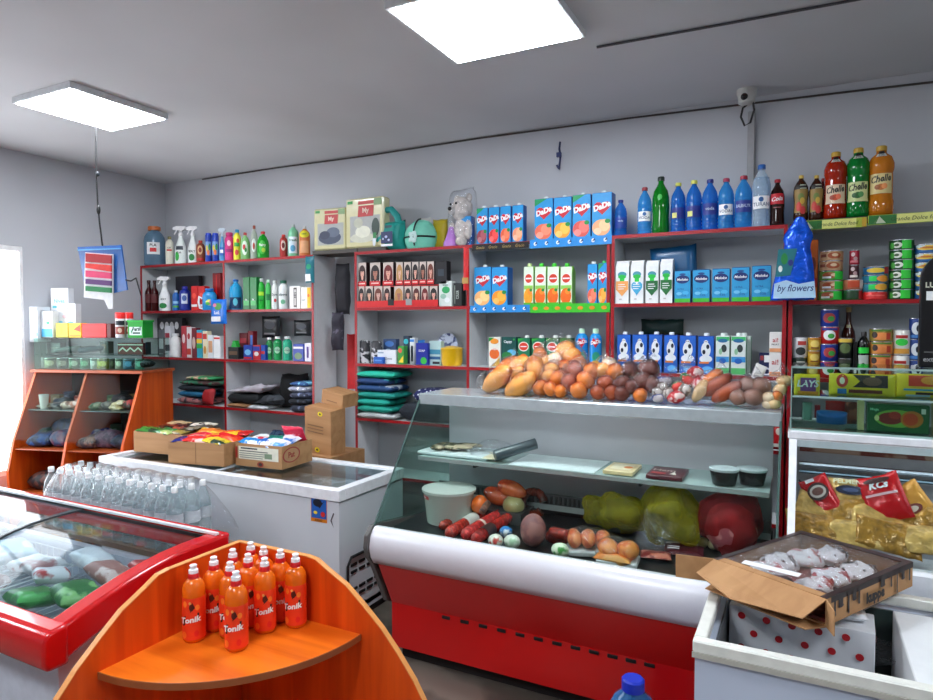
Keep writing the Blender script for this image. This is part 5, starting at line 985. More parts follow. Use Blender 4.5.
soft('green_roll', 'dark green soft pack lying behind the cow milk cartons', 'packet', None, (onY(662, 335, 4.16)[0], 4.16, Z3+.27), .26, .10, .10, pm((10, 42, 38), .5, 0, .2, 10, .2), amp=.01)
MB().bx(onY(650, 335, 4.1)[0], onY(690, 335, 4.1)[0], 4.09, 4.2, Z3, Z3+.21, CB()).build('brown_carton'); tag(bpy.data.objects['brown_carton'], 'brown carton hidden behind the cow milk cartons', 'box')
# ================================================================ canned food
def stack(n, x0, x1, yt, z, mk, Yc=4.0):
    x, w_, h_ = bspan(x0, x1, yt, Yc, z); hh = h_/n
    for k in range(n):
        nm, lab, col, spec = mk(k); xx, ww = clampx(x+R.uniform(-.002, .002), w_, z)
        can(nm, lab, 'can', None, xx, Yc, z+k*hh+(.0004 if k else 0), ww, hh-.0006, col, spec, rz=turn(xx, Yc, .8)+R.uniform(-.1, .1))
od = ['lowest', 'second lowest', 'third from the bottom', 'fourth from the bottom', 'fifth from the bottom', 'topmost', 'seventh']
def onm(k, n): return 'topmost' if k == n-1 else od[k]
def fish(k):
    g = k < 3
    return ('fish_can', 'flat tin with %s in the stack beside the foil bag, %s' % ('green edge' if g else 'brown picture', onm(k, 5)), (90, 150, 60) if g and k != 1 else (190, 150, 110), [('e', .1 if not g else -.1, .5, .3, .32, (170, 80, 40)), ('e', .12, .55, .14, .16, (220, 190, 150))]+([('r', .4, .5, .5, .8, (40, 200, 60)), ('r', -.2, .3, .4, .2, WHT)] if g else [('r', -.4, .5, .3, .3, (120, 50, 30))]))
stack(5, 819.5, 840.5, 251.5, Z2, fish)
ct('tea_box', 'orange carton standing behind the foil bag on the canned food shelf', 806, 817, 240, Z2, (215, 105, 30), [('e', 0, .6, .3, .12, (120, 50, 20)), ('r', 0, .3, .9, .15, (190, 30, 20))], Yf=4.0)
stack(2, 843, 861, 279.5, Z2, lambda k: ('fish_can', ('squat dark green tin under the red and white one', 'squat orange tin with pale rim on the dark green one')[k], ((30, 80, 40), (190, 110, 80))[k], [('r', 0, .5, .6, .6, ((25, 60, 30), (200, 70, 30))[k]), ('r', .45, .5, .3, .8, ((160, 30, 30), (220, 200, 190))[k])]))
xx_, _, h2 = bspan(843, 861, 279.5, 4.0, Z2)
stack(2, 848, 857, 250.5, Z2+h2+.0006, lambda k: ('tomato_paste_can', ('narrow dark tin with white flowers beneath the crimson one', 'narrow crimson tin topping the small mixed stack')[k], ((70, 20, 26), (165, 25, 50))[k], [('e', -.1, .7, .2, .14, (215, 190, 190)), ('e', .15, .4, .2, .14, (190, 150, 150)), ('r', 0, .2, .8, .16, ((230, 220, 210), (220, 120, 130))[k])]))
stack(4, 863, 885, 267, Z2, lambda k: ('fish_can', 'flat tin with %s in the four high stack, %s' % (['red side', 'green square', 'green square on orange', 'yellow oval'][k], onm(k, 4)), [(215, 40, 40), (50, 130, 150), (40, 120, 150), (40, 110, 160)][k], [[('r', 0, .5, .8, .15, (235, 100, 90))], [('r', -.1, .5, .3, .6, (40, 220, 90)), ('e', .3, .5, .3, .4, (235, 170, 50))], [('r', -.1, .5, .3, .6, (40, 220, 90)), ('e', .35, .5, .3, .4, (235, 150, 40))], [('e', 0, .5, .4, .3, (235, 200, 60)), ('r', .5, .5, .3, .8, (180, 50, 60))]][k]))
stack(6, 889, 911, 240.5, Z2, lambda k: ('pea_can', 'dark green tin with bright green square, %s of the tall green stack' % onm(k, 6), (16, 70, 28), [('r', .18, .5, .4, .86, (50, 215, 60)), ('e', -.2, .45, .2, .3, (225, 230, 215)), ('e', -.22, .45, .1, .15, (60, 90, 50)), ('e', -.42, .4, .12, .3, (70, 160, 60))]))
stack(6, 914, 936, 245, Z2, lambda k: ('fish_can', 'flat blue tin with yellow fish oval, %s at the shelf end' % onm(k, 6), (30, 90, 150), [('r', 0, .75, .98, .3, (190, 215, 225)), ('e', 0, .6, .45, .28, (235, 200, 70)), ('e', 0, .6, .3, .12, (200, 120, 40)), ('r', .5, .5, .25, .8, (190, 40, 40))]))
# lower canned row
stack(2, 794, 807.5, 337, Z3, lambda k: ('meat_can', ('dark tin with white specks beneath the white topped one', 'white and dark tin beside the red shelf upright')[k], ((30, 50, 40), (215, 215, 215))[k], [('r', .1, .7, .6, .2, ((190, 190, 180), (190, 60, 50))[k]), ('e', 0, .3, .35, .2, (40, 46, 46))]))
stack(3, 808.5, 820.5, 337, Z3, lambda k: ('corn_can', 'small yellow sweetcorn tin, %s of its stack of three' % onm(k, 3), (225, 180, 50), [('e', 0, .5, .35, .25, (245, 215, 110)), ('r', 0, .85, .9, .15, (200, 130, 40)), ('r', 0, .2, .6, .1, (150, 90, 30))]))
stack(4, 821.5, 838, 309.5, Z3, lambda k: ('tomato_paste_can', '%s tin with picture, %s of the red and blue stack' % (('red', 'blue')[k % 2], onm(k, 4)), ((190, 25, 30), (35, 60, 160))[k % 2], [('e', 0, .5, .35, .3, ((235, 235, 235), (180, 60, 60))[k % 2]), ('r', 0, .85, .95, .14, (30, 50, 140)), ('e', .1, .45, .18, .15, (60, 160, 60))]))
bt('sauce_bottle', 'dark brown sauce bottle with gold cap among the tins', 842, 855, 306.5, Z3+.0, 'wine', tm((70, 22, 10), .12), (190, 150, 90), [('r', 0, .35, .95, .3, (150, 50, 25)), ('e', 0, .38, .25, .1, (225, 180, 90)), ('r', 0, .72, .5, .04, (200, 190, 150))], Yc=4.13, capw=1.1)
stack(2, 838.5, 853, 338, Z3, lambda k: ('olive_can', ('black olive tin with white patch low among the tins', 'black tin with yellow top standing on the olive tin')[k], (30, 34, 30), [('e', 0, .5, .35, .25, ((200, 200, 190), (90, 110, 60))[k]), ('r', 0, .88, .95, .18, ((60, 60, 50), (225, 190, 70))[k])]))
bt('sauce_bottle', 'black soy sauce bottle with bright green band', 858.5, 869.5, 331, Z3, 'flat', tm((14, 16, 14), .06), (15, 15, 15), [('r', 0, .6, .98, .12, (40, 225, 70)), ('r', 0, .3, .9, .4, (190, 200, 190)), ('e', 0, .22, .25, .12, (20, 40, 30))], Yc=3.99, capw=1.3)
ct('spice_box', 'small black box with white tab between sauce bottle and tins', 854, 858, 342, Z3, (16, 16, 18), [('r', 0, .2, .7, .1, WHT)], d=.05)
stack(4, 871, 891.5, 328.5, Z3, lambda k: ('bean_can', 'orange tin of beans, %s of the orange stack' % onm(k, 4), ((225, 110, 50), (220, 120, 60), (215, 140, 60), (150, 130, 50))[k], [('e', 0, .4, .4, .3, (235, 140, 70)), ('e', -.3, .5, .14, .25, (50, 30, 26)), ('r', 0, .85, .95, .14, (80, 130, 40)), ('r', .3, .4, .2, .5, (190, 60, 30))]))
stack(2, 893.5, 909, 329.5, Z3, lambda k: ('pea_can', ('white tin with green band and orange beans, below its twin', 'white tin with bright green oval above its twin')[k], (232, 230, 222), [('r', 0, .72, .7, .12, (190, 40, 30)), ('e', 0, .5, .36, .14, (50, 215, 70)), ('r', 0, .15, .95, .2, (225, 160, 60))]))
stack(3, 910.5, 923, 318, Z3, lambda k: ('fish_can', 'dark blue tin with cow picture, %s of the stack beside the black board' % onm(k, 3), (36, 62, 130), [('e', 0, .5, .35, .3, (225, 230, 235)), ('e', .1, .5, .12, .15, (25, 30, 50)), ('r', 0, .12, .95, .14, (70, 130, 200))]))
# ================================================================ bread on the counter
def crust(c1, c2): return spots(c1, c2, 7, .5, .5, bump=.12)
BR = {'loaf': crust((200, 106, 28), (238, 164, 76)), 'bun': crust((172, 70, 12), (222, 120, 34)), 'brown': crust((110, 36, 10), (164, 70, 26)), 'dark': crust((52, 18, 12), (104, 44, 26)),
      'ball': crust((104, 66, 52), (142, 102, 84)), 'cookie': crust((206, 158, 96), (232, 196, 142)), 'pale': crust((214, 176, 130), (238, 214, 180)), 'red': spots((190, 30, 36), (232, 210, 200), 22, .55), 'blue': spots((30, 60, 150), (200, 190, 190), 22, .5), 'green': spots((20, 110, 60), (220, 60, 50), 18, .5), 'foil': spots((110, 90, 80), (210, 200, 190), 26, .5)}
def breadbag(label, items, part='bread_roll', cat='bread', name='bread_bag', wrap=True, fy=3.14):
    pts = []
    for (px, py, rx, ry, tl, k) in items:
        Yb = fy+max(0, (399-py))/50*.17; s = ray(px, py); t = Yb/s[1]; m = t/650*1.16
        p = onY(px, py, Yb); pts.append((p, rx*m, ry*m, tl, k))
    lowest = min(p[0][2]-max(p[2], .6*p[1]*abs(math.sin(math.radians(p[3])))) for p in pts); dz = 1.3345-lowest
    x0 = min(p[0][0]-p[1] for p in pts); x1 = max(p[0][0]+p[1] for p in pts); zt = max(p[0][2]+p[2] for p in pts)+max(0, dz); y0 = min(p[0][1] for p in pts); y1 = max(p[0][1] for p in pts)
    ra = max(p[2] for p in pts); cx, cy = (x0+x1)/2, (y0+y1)/2; H = zt-1.332
    if wrap:
        q = MB(); q.ell((0, 0, H*.5), ((x1-x0)*.54, (y1-y0)/2+ra*1.15, H*.56), FILM(), seg=20, amp=.012, fr=22, seed=len(label), flat=-H*.5+.001)
        q.tube([(0, 0, H*.98), (.01, 0, H+.02), (.03, .005, H+.035)], [.03, .008, .026], FILM(), 10)
        o = q.build(name, None, (cx, cy, 1.332), smooth=80)
    else:
        o = bpy.data.objects.new(name, None); COL.objects.link(o); o.location = (cx, cy, 1.332)
    tag(o, label, cat)
    for i, (p, rx, ry, tl, k) in enumerate(pts):
        q = MB(); rot = Matrix.Rotation(math.radians(-tl), 3, 'Y')
        q.ell((0, 0, 0), (rx, min(ry, rx)*1.0+.004, ry), BR[k], rot, 16, amp=min(rx, ry)*.14, fr=28, seed=i)
        zz = max(p[2]+(dz if dz > 0 else 0), 1.3345+ry*.9); q.build(part, o, loc=(p[0]-cx, p[1]-cy, zz-1.332), smooth=80)
    return o
breadbag('clear bag with two big golden loaves at the end of the bread pile', [(497, 382, 17, 8, 40, 'loaf'), (521, 388, 17, 9, 33, 'loaf')], 'bread_loaf')
breadbag('clear bag of golden loaves piled behind the two front loaves', [(516, 367, 16, 8, 24, 'loaf'), (511, 377, 15, 7.5, 30, 'loaf'), (507, 367, 14, 7, 35, 'bun')], 'bread_loaf', fy=3.21)
breadbag('clear bag with one upright pale loaf among the rolls', [(536, 373, 8, 13, 8, 'loaf'), (541, 391, 8, 7, 0, 'bun')], 'bread_loaf', fy=3.17)
breadbag('clear bag of small golden rolls beside the upright loaf', [(551, 391, 6.5, 6.5, 0, 'bun'), (558, 381, 7.5, 7, 0, 'bun'), (549, 378, 7, 6, 20, 'loaf'), (552, 371, 7, 6, 0, 'loaf'), (561, 393, 6, 6, 0, 'bun')])
breadbag('clear bag of glazed buns heaped highest in the bread pile', [(566, 350, 9, 8, 20, 'loaf'), (555, 360, 7, 7, 0, 'pale'), (572, 356, 8, 8, 0, 'loaf'), (565, 369, 9, 8, 0, 'bun'), (540, 354, 6, 7, 10, 'bun'), (578, 364, 8, 8, 0, 'bun'), (545, 363, 8, 7, 10, 'loaf'), (560, 378, 12, 10, 0, 'brown')], fy=3.22)
breadbag('clear bag of round orange brown buns in front of the pile', [(586, 385, 8.5, 8, 0, 'bun'), (579, 395, 8, 7.5, 0, 'bun'), (592, 376, 8, 8, 0, 'bun'), (575, 375, 7, 9, 0, 'brown'), (569, 387, 7, 8, 0, 'brown')])
breadbag('clear bag of reddish brown rolls in the middle of the counter', [(598, 394, 7, 6.5, 0, 'brown'), (606, 385, 8, 7, 0, 'brown'), (612, 394, 7, 6.5, 0, 'brown'), (602, 372, 9, 7, 15, 'loaf'), (615, 374, 8, 8, 0, 'bun'), (609, 366, 7, 6, 0, 'pale')])
breadbag('clear bag of nearly black rolls beside the reddish ones', [(631, 371, 8, 7.5, 0, 'dark'), (622, 385, 9, 7, 30, 'dark'), (621, 395, 8, 6.5, 0, 'dark'), (632, 388, 7, 7, 0, 'dark')])
breadbag('clear bag with large dark round loaf and small brown roll', [(649, 371, 10, 9, 0, 'dark'), (643, 383, 9, 8, 0, 'dark'), (640, 397, 6.5, 6, 20, 'bun'), (652, 386, 7, 8, 0, 'dark')])
breadbag('clear bag of foil wrapped sweets with blue top beside the dark loaf', [(657, 392, 5, 5, 0, 'foil'), (664, 381, 7, 4, 0, 'blue'), (668, 393, 5, 5, 0, 'foil'), (658, 398, 5, 4, 0, 'blue'), (662, 387, 5, 5, 0, 'foil'), (655, 385, 5, 5, 0, 'foil')], 'wrapped_sweet', 'sweets', 'sweets_bag')
breadbag('clear bag of red and green wrapped sweets on the counter', [(676, 397, 8, 5.5, 20, 'red'), (688, 380, 8, 4.5, -40, 'green'), (695, 373, 7, 6, 0, 'red'), (684, 390, 6, 6, 0, 'foil'), (698, 384, 5, 6, 0, 'red'), (678, 387, 6, 5, 0, 'green')], 'wrapped_sweet', 'sweets', 'sweets_bag')
breadbag('clear bag of two long brown baguettes beside the red sweets', [(717, 385, 15, 6.5, 38, 'brown'), (727, 392, 15, 6.5, 36, 'brown'), (700, 391, 11, 5, 62, 'cookie'), (712, 378, 11, 5.5, 40, 'bun')], 'bread_stick')
breadbag('clear bag of grey brown gingerbread balls near the counter end', [(738, 397, 7.5, 7, 0, 'ball'), (753.5, 397, 8.5, 7.5, 0, 'ball'), (747, 385, 8, 7.5, 0, 'ball'), (761, 386, 8.5, 8, 0, 'ball')], 'gingerbread')
breadbag('clear bag of round pale cookies at the very end of the counter', [(769, 398, 6, 5, 0, 'pale'), (774, 404, 6, 5, 0, 'cookie'), (780, 390, 6, 5, 20, 'cookie'), (785, 381, 7, 5, 0, 'cookie'), (768, 405, 5, 4, 0, 'pale'), (777, 397, 5, 5, 0, 'bun')], 'cookie')
soft('paper_bag', 'thin white folded bag end sticking up behind the gingerbread', 'bag', None, (onY(754, 372, 3.3)[0], 3.33, 1.43), .05, .19, .02, pm((225, 222, 216), .4, 0, .1, 20, .3), rot=(0, .35, 0), amp=.006)
# ================================================================ inside the display case
DZ = .6865
def at(px, py, z=DZ): p = onZ(px, py, z); return p
x, y, z = onY(449, 488, 2.93); rb = .135
q = MB(); q.lathe([(.0001, .004), (rb*.84, .004), (rb*.98, z-DZ-.004), (rb, z-DZ), (rb*.97, z-DZ), (rb*.94, z-DZ-.006), (rb*.81, .01), (.0001, .01)], tm((205, 214, 205), .25, .25, (225, 232, 225)), seg=32); o = q.build('plastic_bucket', loc=(x, 2.93, DZ+.001), smooth=50); tag(o, 'large empty translucent plastic bucket inside the display case', 'bucket')
q = MB(); q.lathe([(rb*1.0, -.012), (rb*1.04, -.012), (rb*1.04, 0), (rb*1.0, 0)], tm((215, 222, 215), .2, .2, (230, 235, 230)), (0, 0, z-DZ), 32); q.build('rim', o)
q = MB(); prints(q, [('r', -.35, .80, .3, .1, (190, 50, 50)), ('t', -.35, .80, .05, 'Vesna', WHT, .02)], rb*2, z-DZ, round_surf([(rb*.84, 0), (rb*.99, z-DZ)])); q.build('front_print', o)
def sausage(label, p0, p1, r, mat, cat='sausage', band=None, lift=0, name='sausage'):
    a = Vector(onZ(*p0, DZ+r+lift)); b = Vector(onZ(*p1, DZ+r+lift)); a.z = b.z = DZ+r+.001+lift; c = (a+b)/2; d = (b-a)/2
    q = MB(); k = [(-1, .25), (-.97, .7), (-.9, .95), (-.5, 1), (0, 1.02), (.5, 1), (.9, .95), (.97, .7), (1, .25)]
    q.tube([d*t for t, _ in k], [r*w_ for _, w_ in k], mat, 12); o = q.build(name, None, tuple(c), smooth=80); tag(o, label, cat)
    if band:
        q = MB(); q.tube([d*t for t in (band[0], band[1])], r*1.05, pm(band[2], .4), 14); q.build('wrap_label', o, smooth=80)
    return o
sal = lambda c: spots(c, tuple(min(255, int(v*1.35)+10) for v in c), 60, .56, .25)
sausage('thin dark red salami stick lying beside the bucket', (441, 527), (474, 508), .024, sal((120, 34, 22)))
sausage('red salami with white wrapper band, front of the salami row', (448, 534), (482, 514), .031, sal((150, 36, 26)), band=(-.1, .5, (205, 205, 200)))
sausage('bright red salami in the middle of the salami row', (464, 536), (500, 514), .031, sal((165, 40, 40)), band=(-.2, -.1, (220, 200, 190)))
sausage('long red salami with dark printed skin beside the small cheeses', (474, 540), (510, 517), .030, sal((150, 30, 26)), band=(-.55, -.1, (60, 40, 40)))
sausage('short dark red sausage beside the pink ham', (548, 536), (568, 542), .028, sal((110, 22, 16)))
sausage('second short dark red sausage lying on top of the first by the ham', (550, 532), (569, 536), .026, sal((120, 30, 20)), lift=.045)
def blob(name, label, cat, px, py, rx, ry, mat, z=DZ, dpt=None, amp=.004, fr=30, tl=0, lift=0, film=False):
    p = at(px, py+ry*.75, z+lift); YM = 3.10; h_ = None
    if p[1] > YM:                                    # heaped at the back: reaches up from the tub floor
        p = onY(px, py, YM-(dpt or 0)*.4); h_ = (onY(px, py-ry, YM-(dpt or 0)*.4)[2]-z-lift)/2
    t = math.hypot(p[0], p[1]); m = t/650; a, h = rx*m, h_ or ry*m*1.02; dd = dpt or min(a, h)*1.05
    q = MB(); q.ell((0, 0, 0), (a, dd, h), mat, Matrix.Rotation(math.radians(-tl), 3, 'Y'), 28 if amp > .015 else 20, amp, fr, seed=px, flat=-h*.97); o = q.build(name, None, (p[0], p[1]+(0 if h_ else dd*.4), z+lift+h+.001), smooth=80); tag(o, label, cat)
    if film:
        q = MB(); q.ell((0, 0, 0), (a*1.12, dd*1.12, h*1.08), FILM(), None, 18, .01, 26, px, flat=-h); q.build('clear_wrap', o, smooth=80)
    return o
blob('smoked_meat', 'glossy orange smoked meat ball beside the bucket rim', 'meat', 478, 508, 9, 9, spots((190, 74, 14), (226, 110, 36), 12, .5, .2), lift=.05)
blob('smoked_meat', 'long orange red smoked joint at the back of the case', 'meat', 497, 497, 15, 9, spots((196, 60, 14), (220, 96, 40), 12, .5, .2), lift=.07, tl=-20, film=True)
blob('smoked_meat', 'flat orange smoked fillet under the white shelf paper', 'meat', 512, 486, 16, 5, spots((190, 66, 30), (216, 110, 60), 12, .5, .25), lift=.12, tl=-16)
MB().bx(at(478, 520)[0]-.05, at(530, 520)[0], 3.02, 3.28, DZ+.0005, DZ+.06, pm((60, 66, 66), .5)).build('meat_tray'); tag(bpy.data.objects['meat_tray'], 'dark tray holding the orange smoked meat at the back of the case', 'tray')
sausage('dark netted sausage stick standing across the orange meat', (482, 512), (488, 503), .016, spots((46, 26, 20), (110, 70, 50), 60, .5, .4), lift=.14)
blob('cheese_bag', 'pale yellow cheese in a film bag behind the ring sausage', 'cheese', 512, 509, 11, 10, pm((205, 196, 130), .4), lift=.03, film=True)
p = at(528, 522); q = MB(); q.tube([(.062*math.cos(a), .02*math.sin(a), .055*math.sin(a)+.07) for a in [k*.36+.2 for k in range(16)]], .024, spots((70, 22, 12), (124, 44, 24), 16, .5, .2), 12); o = q.build('ring_sausage', loc=(p[0], p[1]+.07, DZ+.012), smooth=80); tag(o, 'dark glossy ring sausage propped behind the pink ham', 'sausage')
blob('ham', 'big upright pink brown ham roll with rounded top', 'ham', 531, 536, 13, 16.5, spots((132, 84, 84), (158, 106, 100), 14, .5, .4), amp=.002)
for l, px, py, r_, c1, c2 in (('round white cheese pack with red stripes at the front of the case', 494.5, 543, 8, (225, 228, 215), (190, 60, 50)), ('round white cheese pack with pale green tint beside the striped one', 511, 544, 8.5, (220, 230, 215), (170, 205, 170)), ('blue and white round cheese pack behind the two white ones', 505, 534, 7, (30, 120, 190), (225, 232, 238)), ('green and white wrapped round cheese beside the chicken tray', 559, 553, 9, (215, 228, 200), (60, 150, 60))):
    blob('cheese_pack', l, 'cheese', px, py, r_, r_*.8, spots(c1, c2, 20, .58, .3), amp=.002)
def tray(label, px, py, w_, d_, rz, cols, n):
    p = at(px, py); q = MB(); q.box((0, 0, .012), (w_, d_, .024), pm((205, 210, 212), .4), 0, .005); o = q.build('meat_tray', None, (p[0], p[1], DZ+.001), rz); tag(o, label, 'packed meat')
    for i in range(n):
        q = MB(); a = (i-(n-1)/2)*w_/n; q.ell((0, 0, 0), (w_/n*.55, d_*.42, .04), spots(cols[0], cols[1], 16, .5, .3), None, 16, .008, 20, i); q.build('chicken_piece', o, loc=(a, 0, .06), smooth=80)
    q = MB(); q.ell((0, 0, .05), (w_*.6, d_*.6, .06), FILM(), None, 20, .012, 22, 3, flat=-.046); q.build('clear_wrap', o, smooth=80)
tray('film wrapped tray of orange roasted chicken beside the ham', 588, 552, .19, .15, .35, ((190, 84, 36), (228, 140, 80)), 3)
tray('film wrapped tray with large orange chicken thigh, nearest the white bumper', 618, 563, .17, .12, .1, ((206, 96, 24), (234, 146, 60)), 2)
soft('carrot_bag', 'clear bag of orange carrots lying across the front of the case', 'vegetable', None, tuple(Vector(at(612, 566))+Vector((0, .01, .028))), .16, .055, .045, spots((226, 130, 50), (236, 170, 90), 8, .5, .4), lay=True, amp=.006)
soft('film_bag', 'crumpled empty clear bag leaning beside the chicken trays', 'bag', None, tuple(Vector(at(650, 562))+Vector((0, .10, .085))), .15, .19, .06, FILM(), rot=(-.5, .3, 0), amp=.02)
YB = tm((190, 180, 40), .66, .22, (222, 212, 70), 1.0, 26)
blob('yellow_bag', 'flat yellow plastic bag filled with greens in the middle of the case', 'bag', 615, 503, 33, 11, YB, lift=.02, dpt=.085, amp=.055, fr=13)
blob('leafy_greens', 'dark green leaves inside the flat yellow bag', 'vegetable', 615, 505, 26, 8, spots((40, 60, 24), (92, 104, 30), 18, .5), lift=.02, dpt=.06, amp=.014, fr=20)
blob('yellow_bag', 'taller yellow green plastic bag bulging beside the red bag', 'bag', 670, 516, 29, 26, YB, dpt=.095, amp=.07, fr=11)
blob('leafy_greens', 'dark green vegetables inside the taller yellow bag', 'vegetable', 671, 520, 21, 18, spots((50, 70, 30), (120, 124, 50), 14, .5), dpt=.08, amp=.014, fr=20)
blob('red_bag', 'large translucent red plastic bag at the end of the case', 'bag', 730, 514, 28, 26, tm((190, 50, 58), .66, .22, (226, 96, 104), 1.0, 26), dpt=.09, amp=.05, fr=12)
blob('raw_meat', 'pink raw meat inside the red plastic bag', 'meat', 731, 520, 23, 18, spots((170, 80, 90), (214, 140, 140), 12, .5, .3), dpt=.085, amp=.014, fr=18)
soft('ham_pack', 'flat maroon pack of sliced ham with white label near the cake box', 'packed meat', None, tuple(Vector(at(683, 556))+Vector((0, .02, .02))), .17, .12, .028, pm((70, 14, 26), .25), lay=True, rot=(.12, 0, .1), spec=[('r', -.05, .85, .8, .16, (225, 222, 215)), ('r', -.25, .45, .3, .06, WHT), ('r', -.25, .3, .3, .06, WHT)], amp=.003)
soft('bacon_pack', 'flat red pack of bacon lying at the front glass', 'packed meat', None, tuple(Vector(at(665, 560))+Vector((-.04, 0, .015))), .13, .09, .024, spots((120, 30, 26), (190, 110, 90), 20, .5, .3), lay=True, rot=(0, 0, .2), amp=.003)
for i, (a, b) in enumerate(((703, 541), (713, 543), (722, 542))): blob('garlic_bulb', ['pale garlic bulb nearest the maroon pack', 'pale garlic bulb between two others before the red bag', 'pale garlic bulb under the red bag'][i], 'garlic', a, b, 5, 3.6, pm((205, 190, 150), .5), amp=.004)
# upper glass shelf
SZs = 1.0045
q = MB(); q.box((0, 0, .008), (.42, .24, .016), pm((215, 225, 226), .4), 0, .004); o = q.build('serving_tray', loc=(-1.64, 3.13, SZs), rz=0); tag(o, 'white tray of sliced smoked fish on the upper glass shelf', 'tray')
for i in range(7):
    q = MB(); q.ell((0, 0, 0), (.032, .085, .012), spots((70, 66, 40), (196, 178, 150), 20, .5, .35), Matrix.Rotation(.3*i, 3, 'Z'), 12, .004, 30, i); q.build('fish_slice', o, loc=(-.15+i*.03, (-1)**i*.02, .026+.003*i), smooth=80)
soft('crumpled_film', 'crumpled clear film with pale pieces beside the smoked fish tray', 'bag', None, (-1.46, 3.12, SZs+.045), .18, .2, .07, FILM(), lay=True, amp=.03, fr=14)
soft('fish_bag', 'pale fish fillet in film lying beside the smoked fish tray', 'fish', None, (-1.41, 3.08, SZs+.012), .10, .15, .02, pm((222, 208, 176), .4), lay=True, amp=.004)
q = MB(); q.tube([(0, 0, .02), (.12, .10, .06), (.17, .14, .075)], [.03, .028, .03], pm((58, 72, 80), .3), 12); o = q.build('scoop', loc=(-1.38, 3.0, SZs+.012), smooth=60); tag(o, 'dark grey plastic scoop lying on the white shelf paper', 'scoop')
for l, xa, xb in (('long sheet of white paper lining the upper glass shelf', -1.30, -.86),): q = MB(); q.bx(xa, xb, 2.99, 3.29, SZs-.003, SZs, pm((228, 238, 240), .3)); tag(q.build('shelf_paper'), l, 'paper')
def flatbox(label, x0_, x1_, y0_, y1_, h_, col, spec, name='flat_box'):
    q = MB(); w_, d_ = x1_-x0_, y1_-y0_; q.box((0, 0, h_/2), (w_, d_, h_), pm(col, .35), 0, .002); o = q.build(name, None, ((x0_+x1_)/2, (y0_+y1_)/2, SZs)); tag(o, label, 'box')
    q = MB(); prints(q, spec, w_, d_, lambda a, b, e: (a, b-d_/2, h_+e)); q.build('front_print', o)
flatbox('flat cream and orange box on the upper glass shelf', -.82, -.68, 3.0, 3.2, .018, (225, 200, 150), [('r', 0, .5, .7, .6, (240, 225, 195)), ('e', .2, .5, .15, .12, (220, 120, 40))])
flatbox('flat maroon box with pale writing on the upper glass shelf', -.62, -.46, 3.0, 3.2, .018, (80, 16, 30), [('t', -.1, .6, .2, 'Ham', (215, 190, 180), .02), ('p', [(.1, .2), (.3, .2), (.2, .5)], (230, 225, 215)), ('r', -.2, .25, .4, .15, (180, 60, 60))])
for i, px in enumerate((724, 752)):
    p = onY(px, 480, 3.05+.05*i); w_ = .062
    q = MB(); q.lathe([(.0001, .001), (w_*.78, .0), (w_*.95, .055), (w_*.95, .062)], pm((16, 18, 20), .25), seg=24); o = q.build('food_tub', loc=(p[0], 3.05+.05*i, SZs), smooth=50); tag(o, ('round black tub with pale lid, nearer the maroon box', 'round black tub with pale lid, at the glass end wall')[i], 'tub')
    q = MB(); q.lathe([(w_*.98, .060), (w_*1.02, .064), (w_*1.02, .070), (w_*.9, .072), (w_*.86, .069), (.0001, .069)], pm((196, 208, 212), .3), seg=24); q.build('lid', o, smooth=50)
# ================================================================ orange drinks on the stand
OR1, OR2 = tm((240, 110, 20), .12, .12, (250, 150, 60)), (236, 60, 22)
PB = [(-1.69, 1.405, 'at the outer end of the back panel side'), (-1.69, 1.485, 'second along the panel facing the red freezer'), (-1.69, 1.565, 'third along the panel facing the red freezer'), (-1.69, 1.645, 'in the very corner of the stand'), (-1.617, 1.632, 'against the back, beside the corner one'), (-1.61, 1.555, 'behind the middle of the cluster'), (-1.527, 1.425, 'frontmost of the cluster'), (-1.606, 1.475, 'just behind the frontmost one'), (-1.535, 1.553, 'in the middle of the outer half'), (-1.545, 1.635, 'third along the back panel from the corner'), (-1.472, 1.628, 'at the outer end of the back panel row')]
for i, (x, y, l) in enumerate(PB):
    bottle('orange_drink_bottle', 'orange drink bottle with white sports cap, %s' % l, 'drink bottle', 'orange drinks on the corner stand', x, y, .7115, .068, .225, 'sport', OR1, None,
      [('r', 0, .34, 1.0, .58, OR2), ('e', -.25, .55, .1, .045, (248, 130, 40)), ('e', .3, .5, .1, .04, (248, 130, 40)), ('e', -.3, .12, .12, .05, (248, 120, 40)), ('e', .25, .14, .1, .045, (230, 30, 30)), ('e', .06, .51, .10, .05, (90, 26, 14)), ('e', .0, .57, .05, .02, (240, 170, 90)), ('p', [(.0, .44), (.2, .5), (.1, .58)], (70, 20, 14)), ('p', [(-.34, .25), (.32, .31), (.36, .43), (-.28, .38)], (40, 18, 14)), ('t', .02, .34, .085, 'Tonik', WHT, .04, .2, .12)], band=(.05, .63, OR2), rz=turn(x, y, 1)+R.uniform(-.45, .45), seg=24)
    o = bpy.context.scene.objects[-1] if 0 else None
for o in [o for o in COL.objects if o.name.startswith('orange_drink_bottle')]:
    q = MB(); q.lathe([(.0165, 0), (.0165, .018), (.014, .022)], pm((200, 20, 24), .35), (0, 0, .190), 14); q.build('cap', o, smooth=40)
    q = MB(); q.lathe([(.0145, 0), (.0145, .011), (.010, .014), (.010, .022), (.0115, .024), (.0085, .027)], pm((238, 238, 240), .3), (0, 0, .211), 14); q.build('sport_nozzle', o, smooth=40)
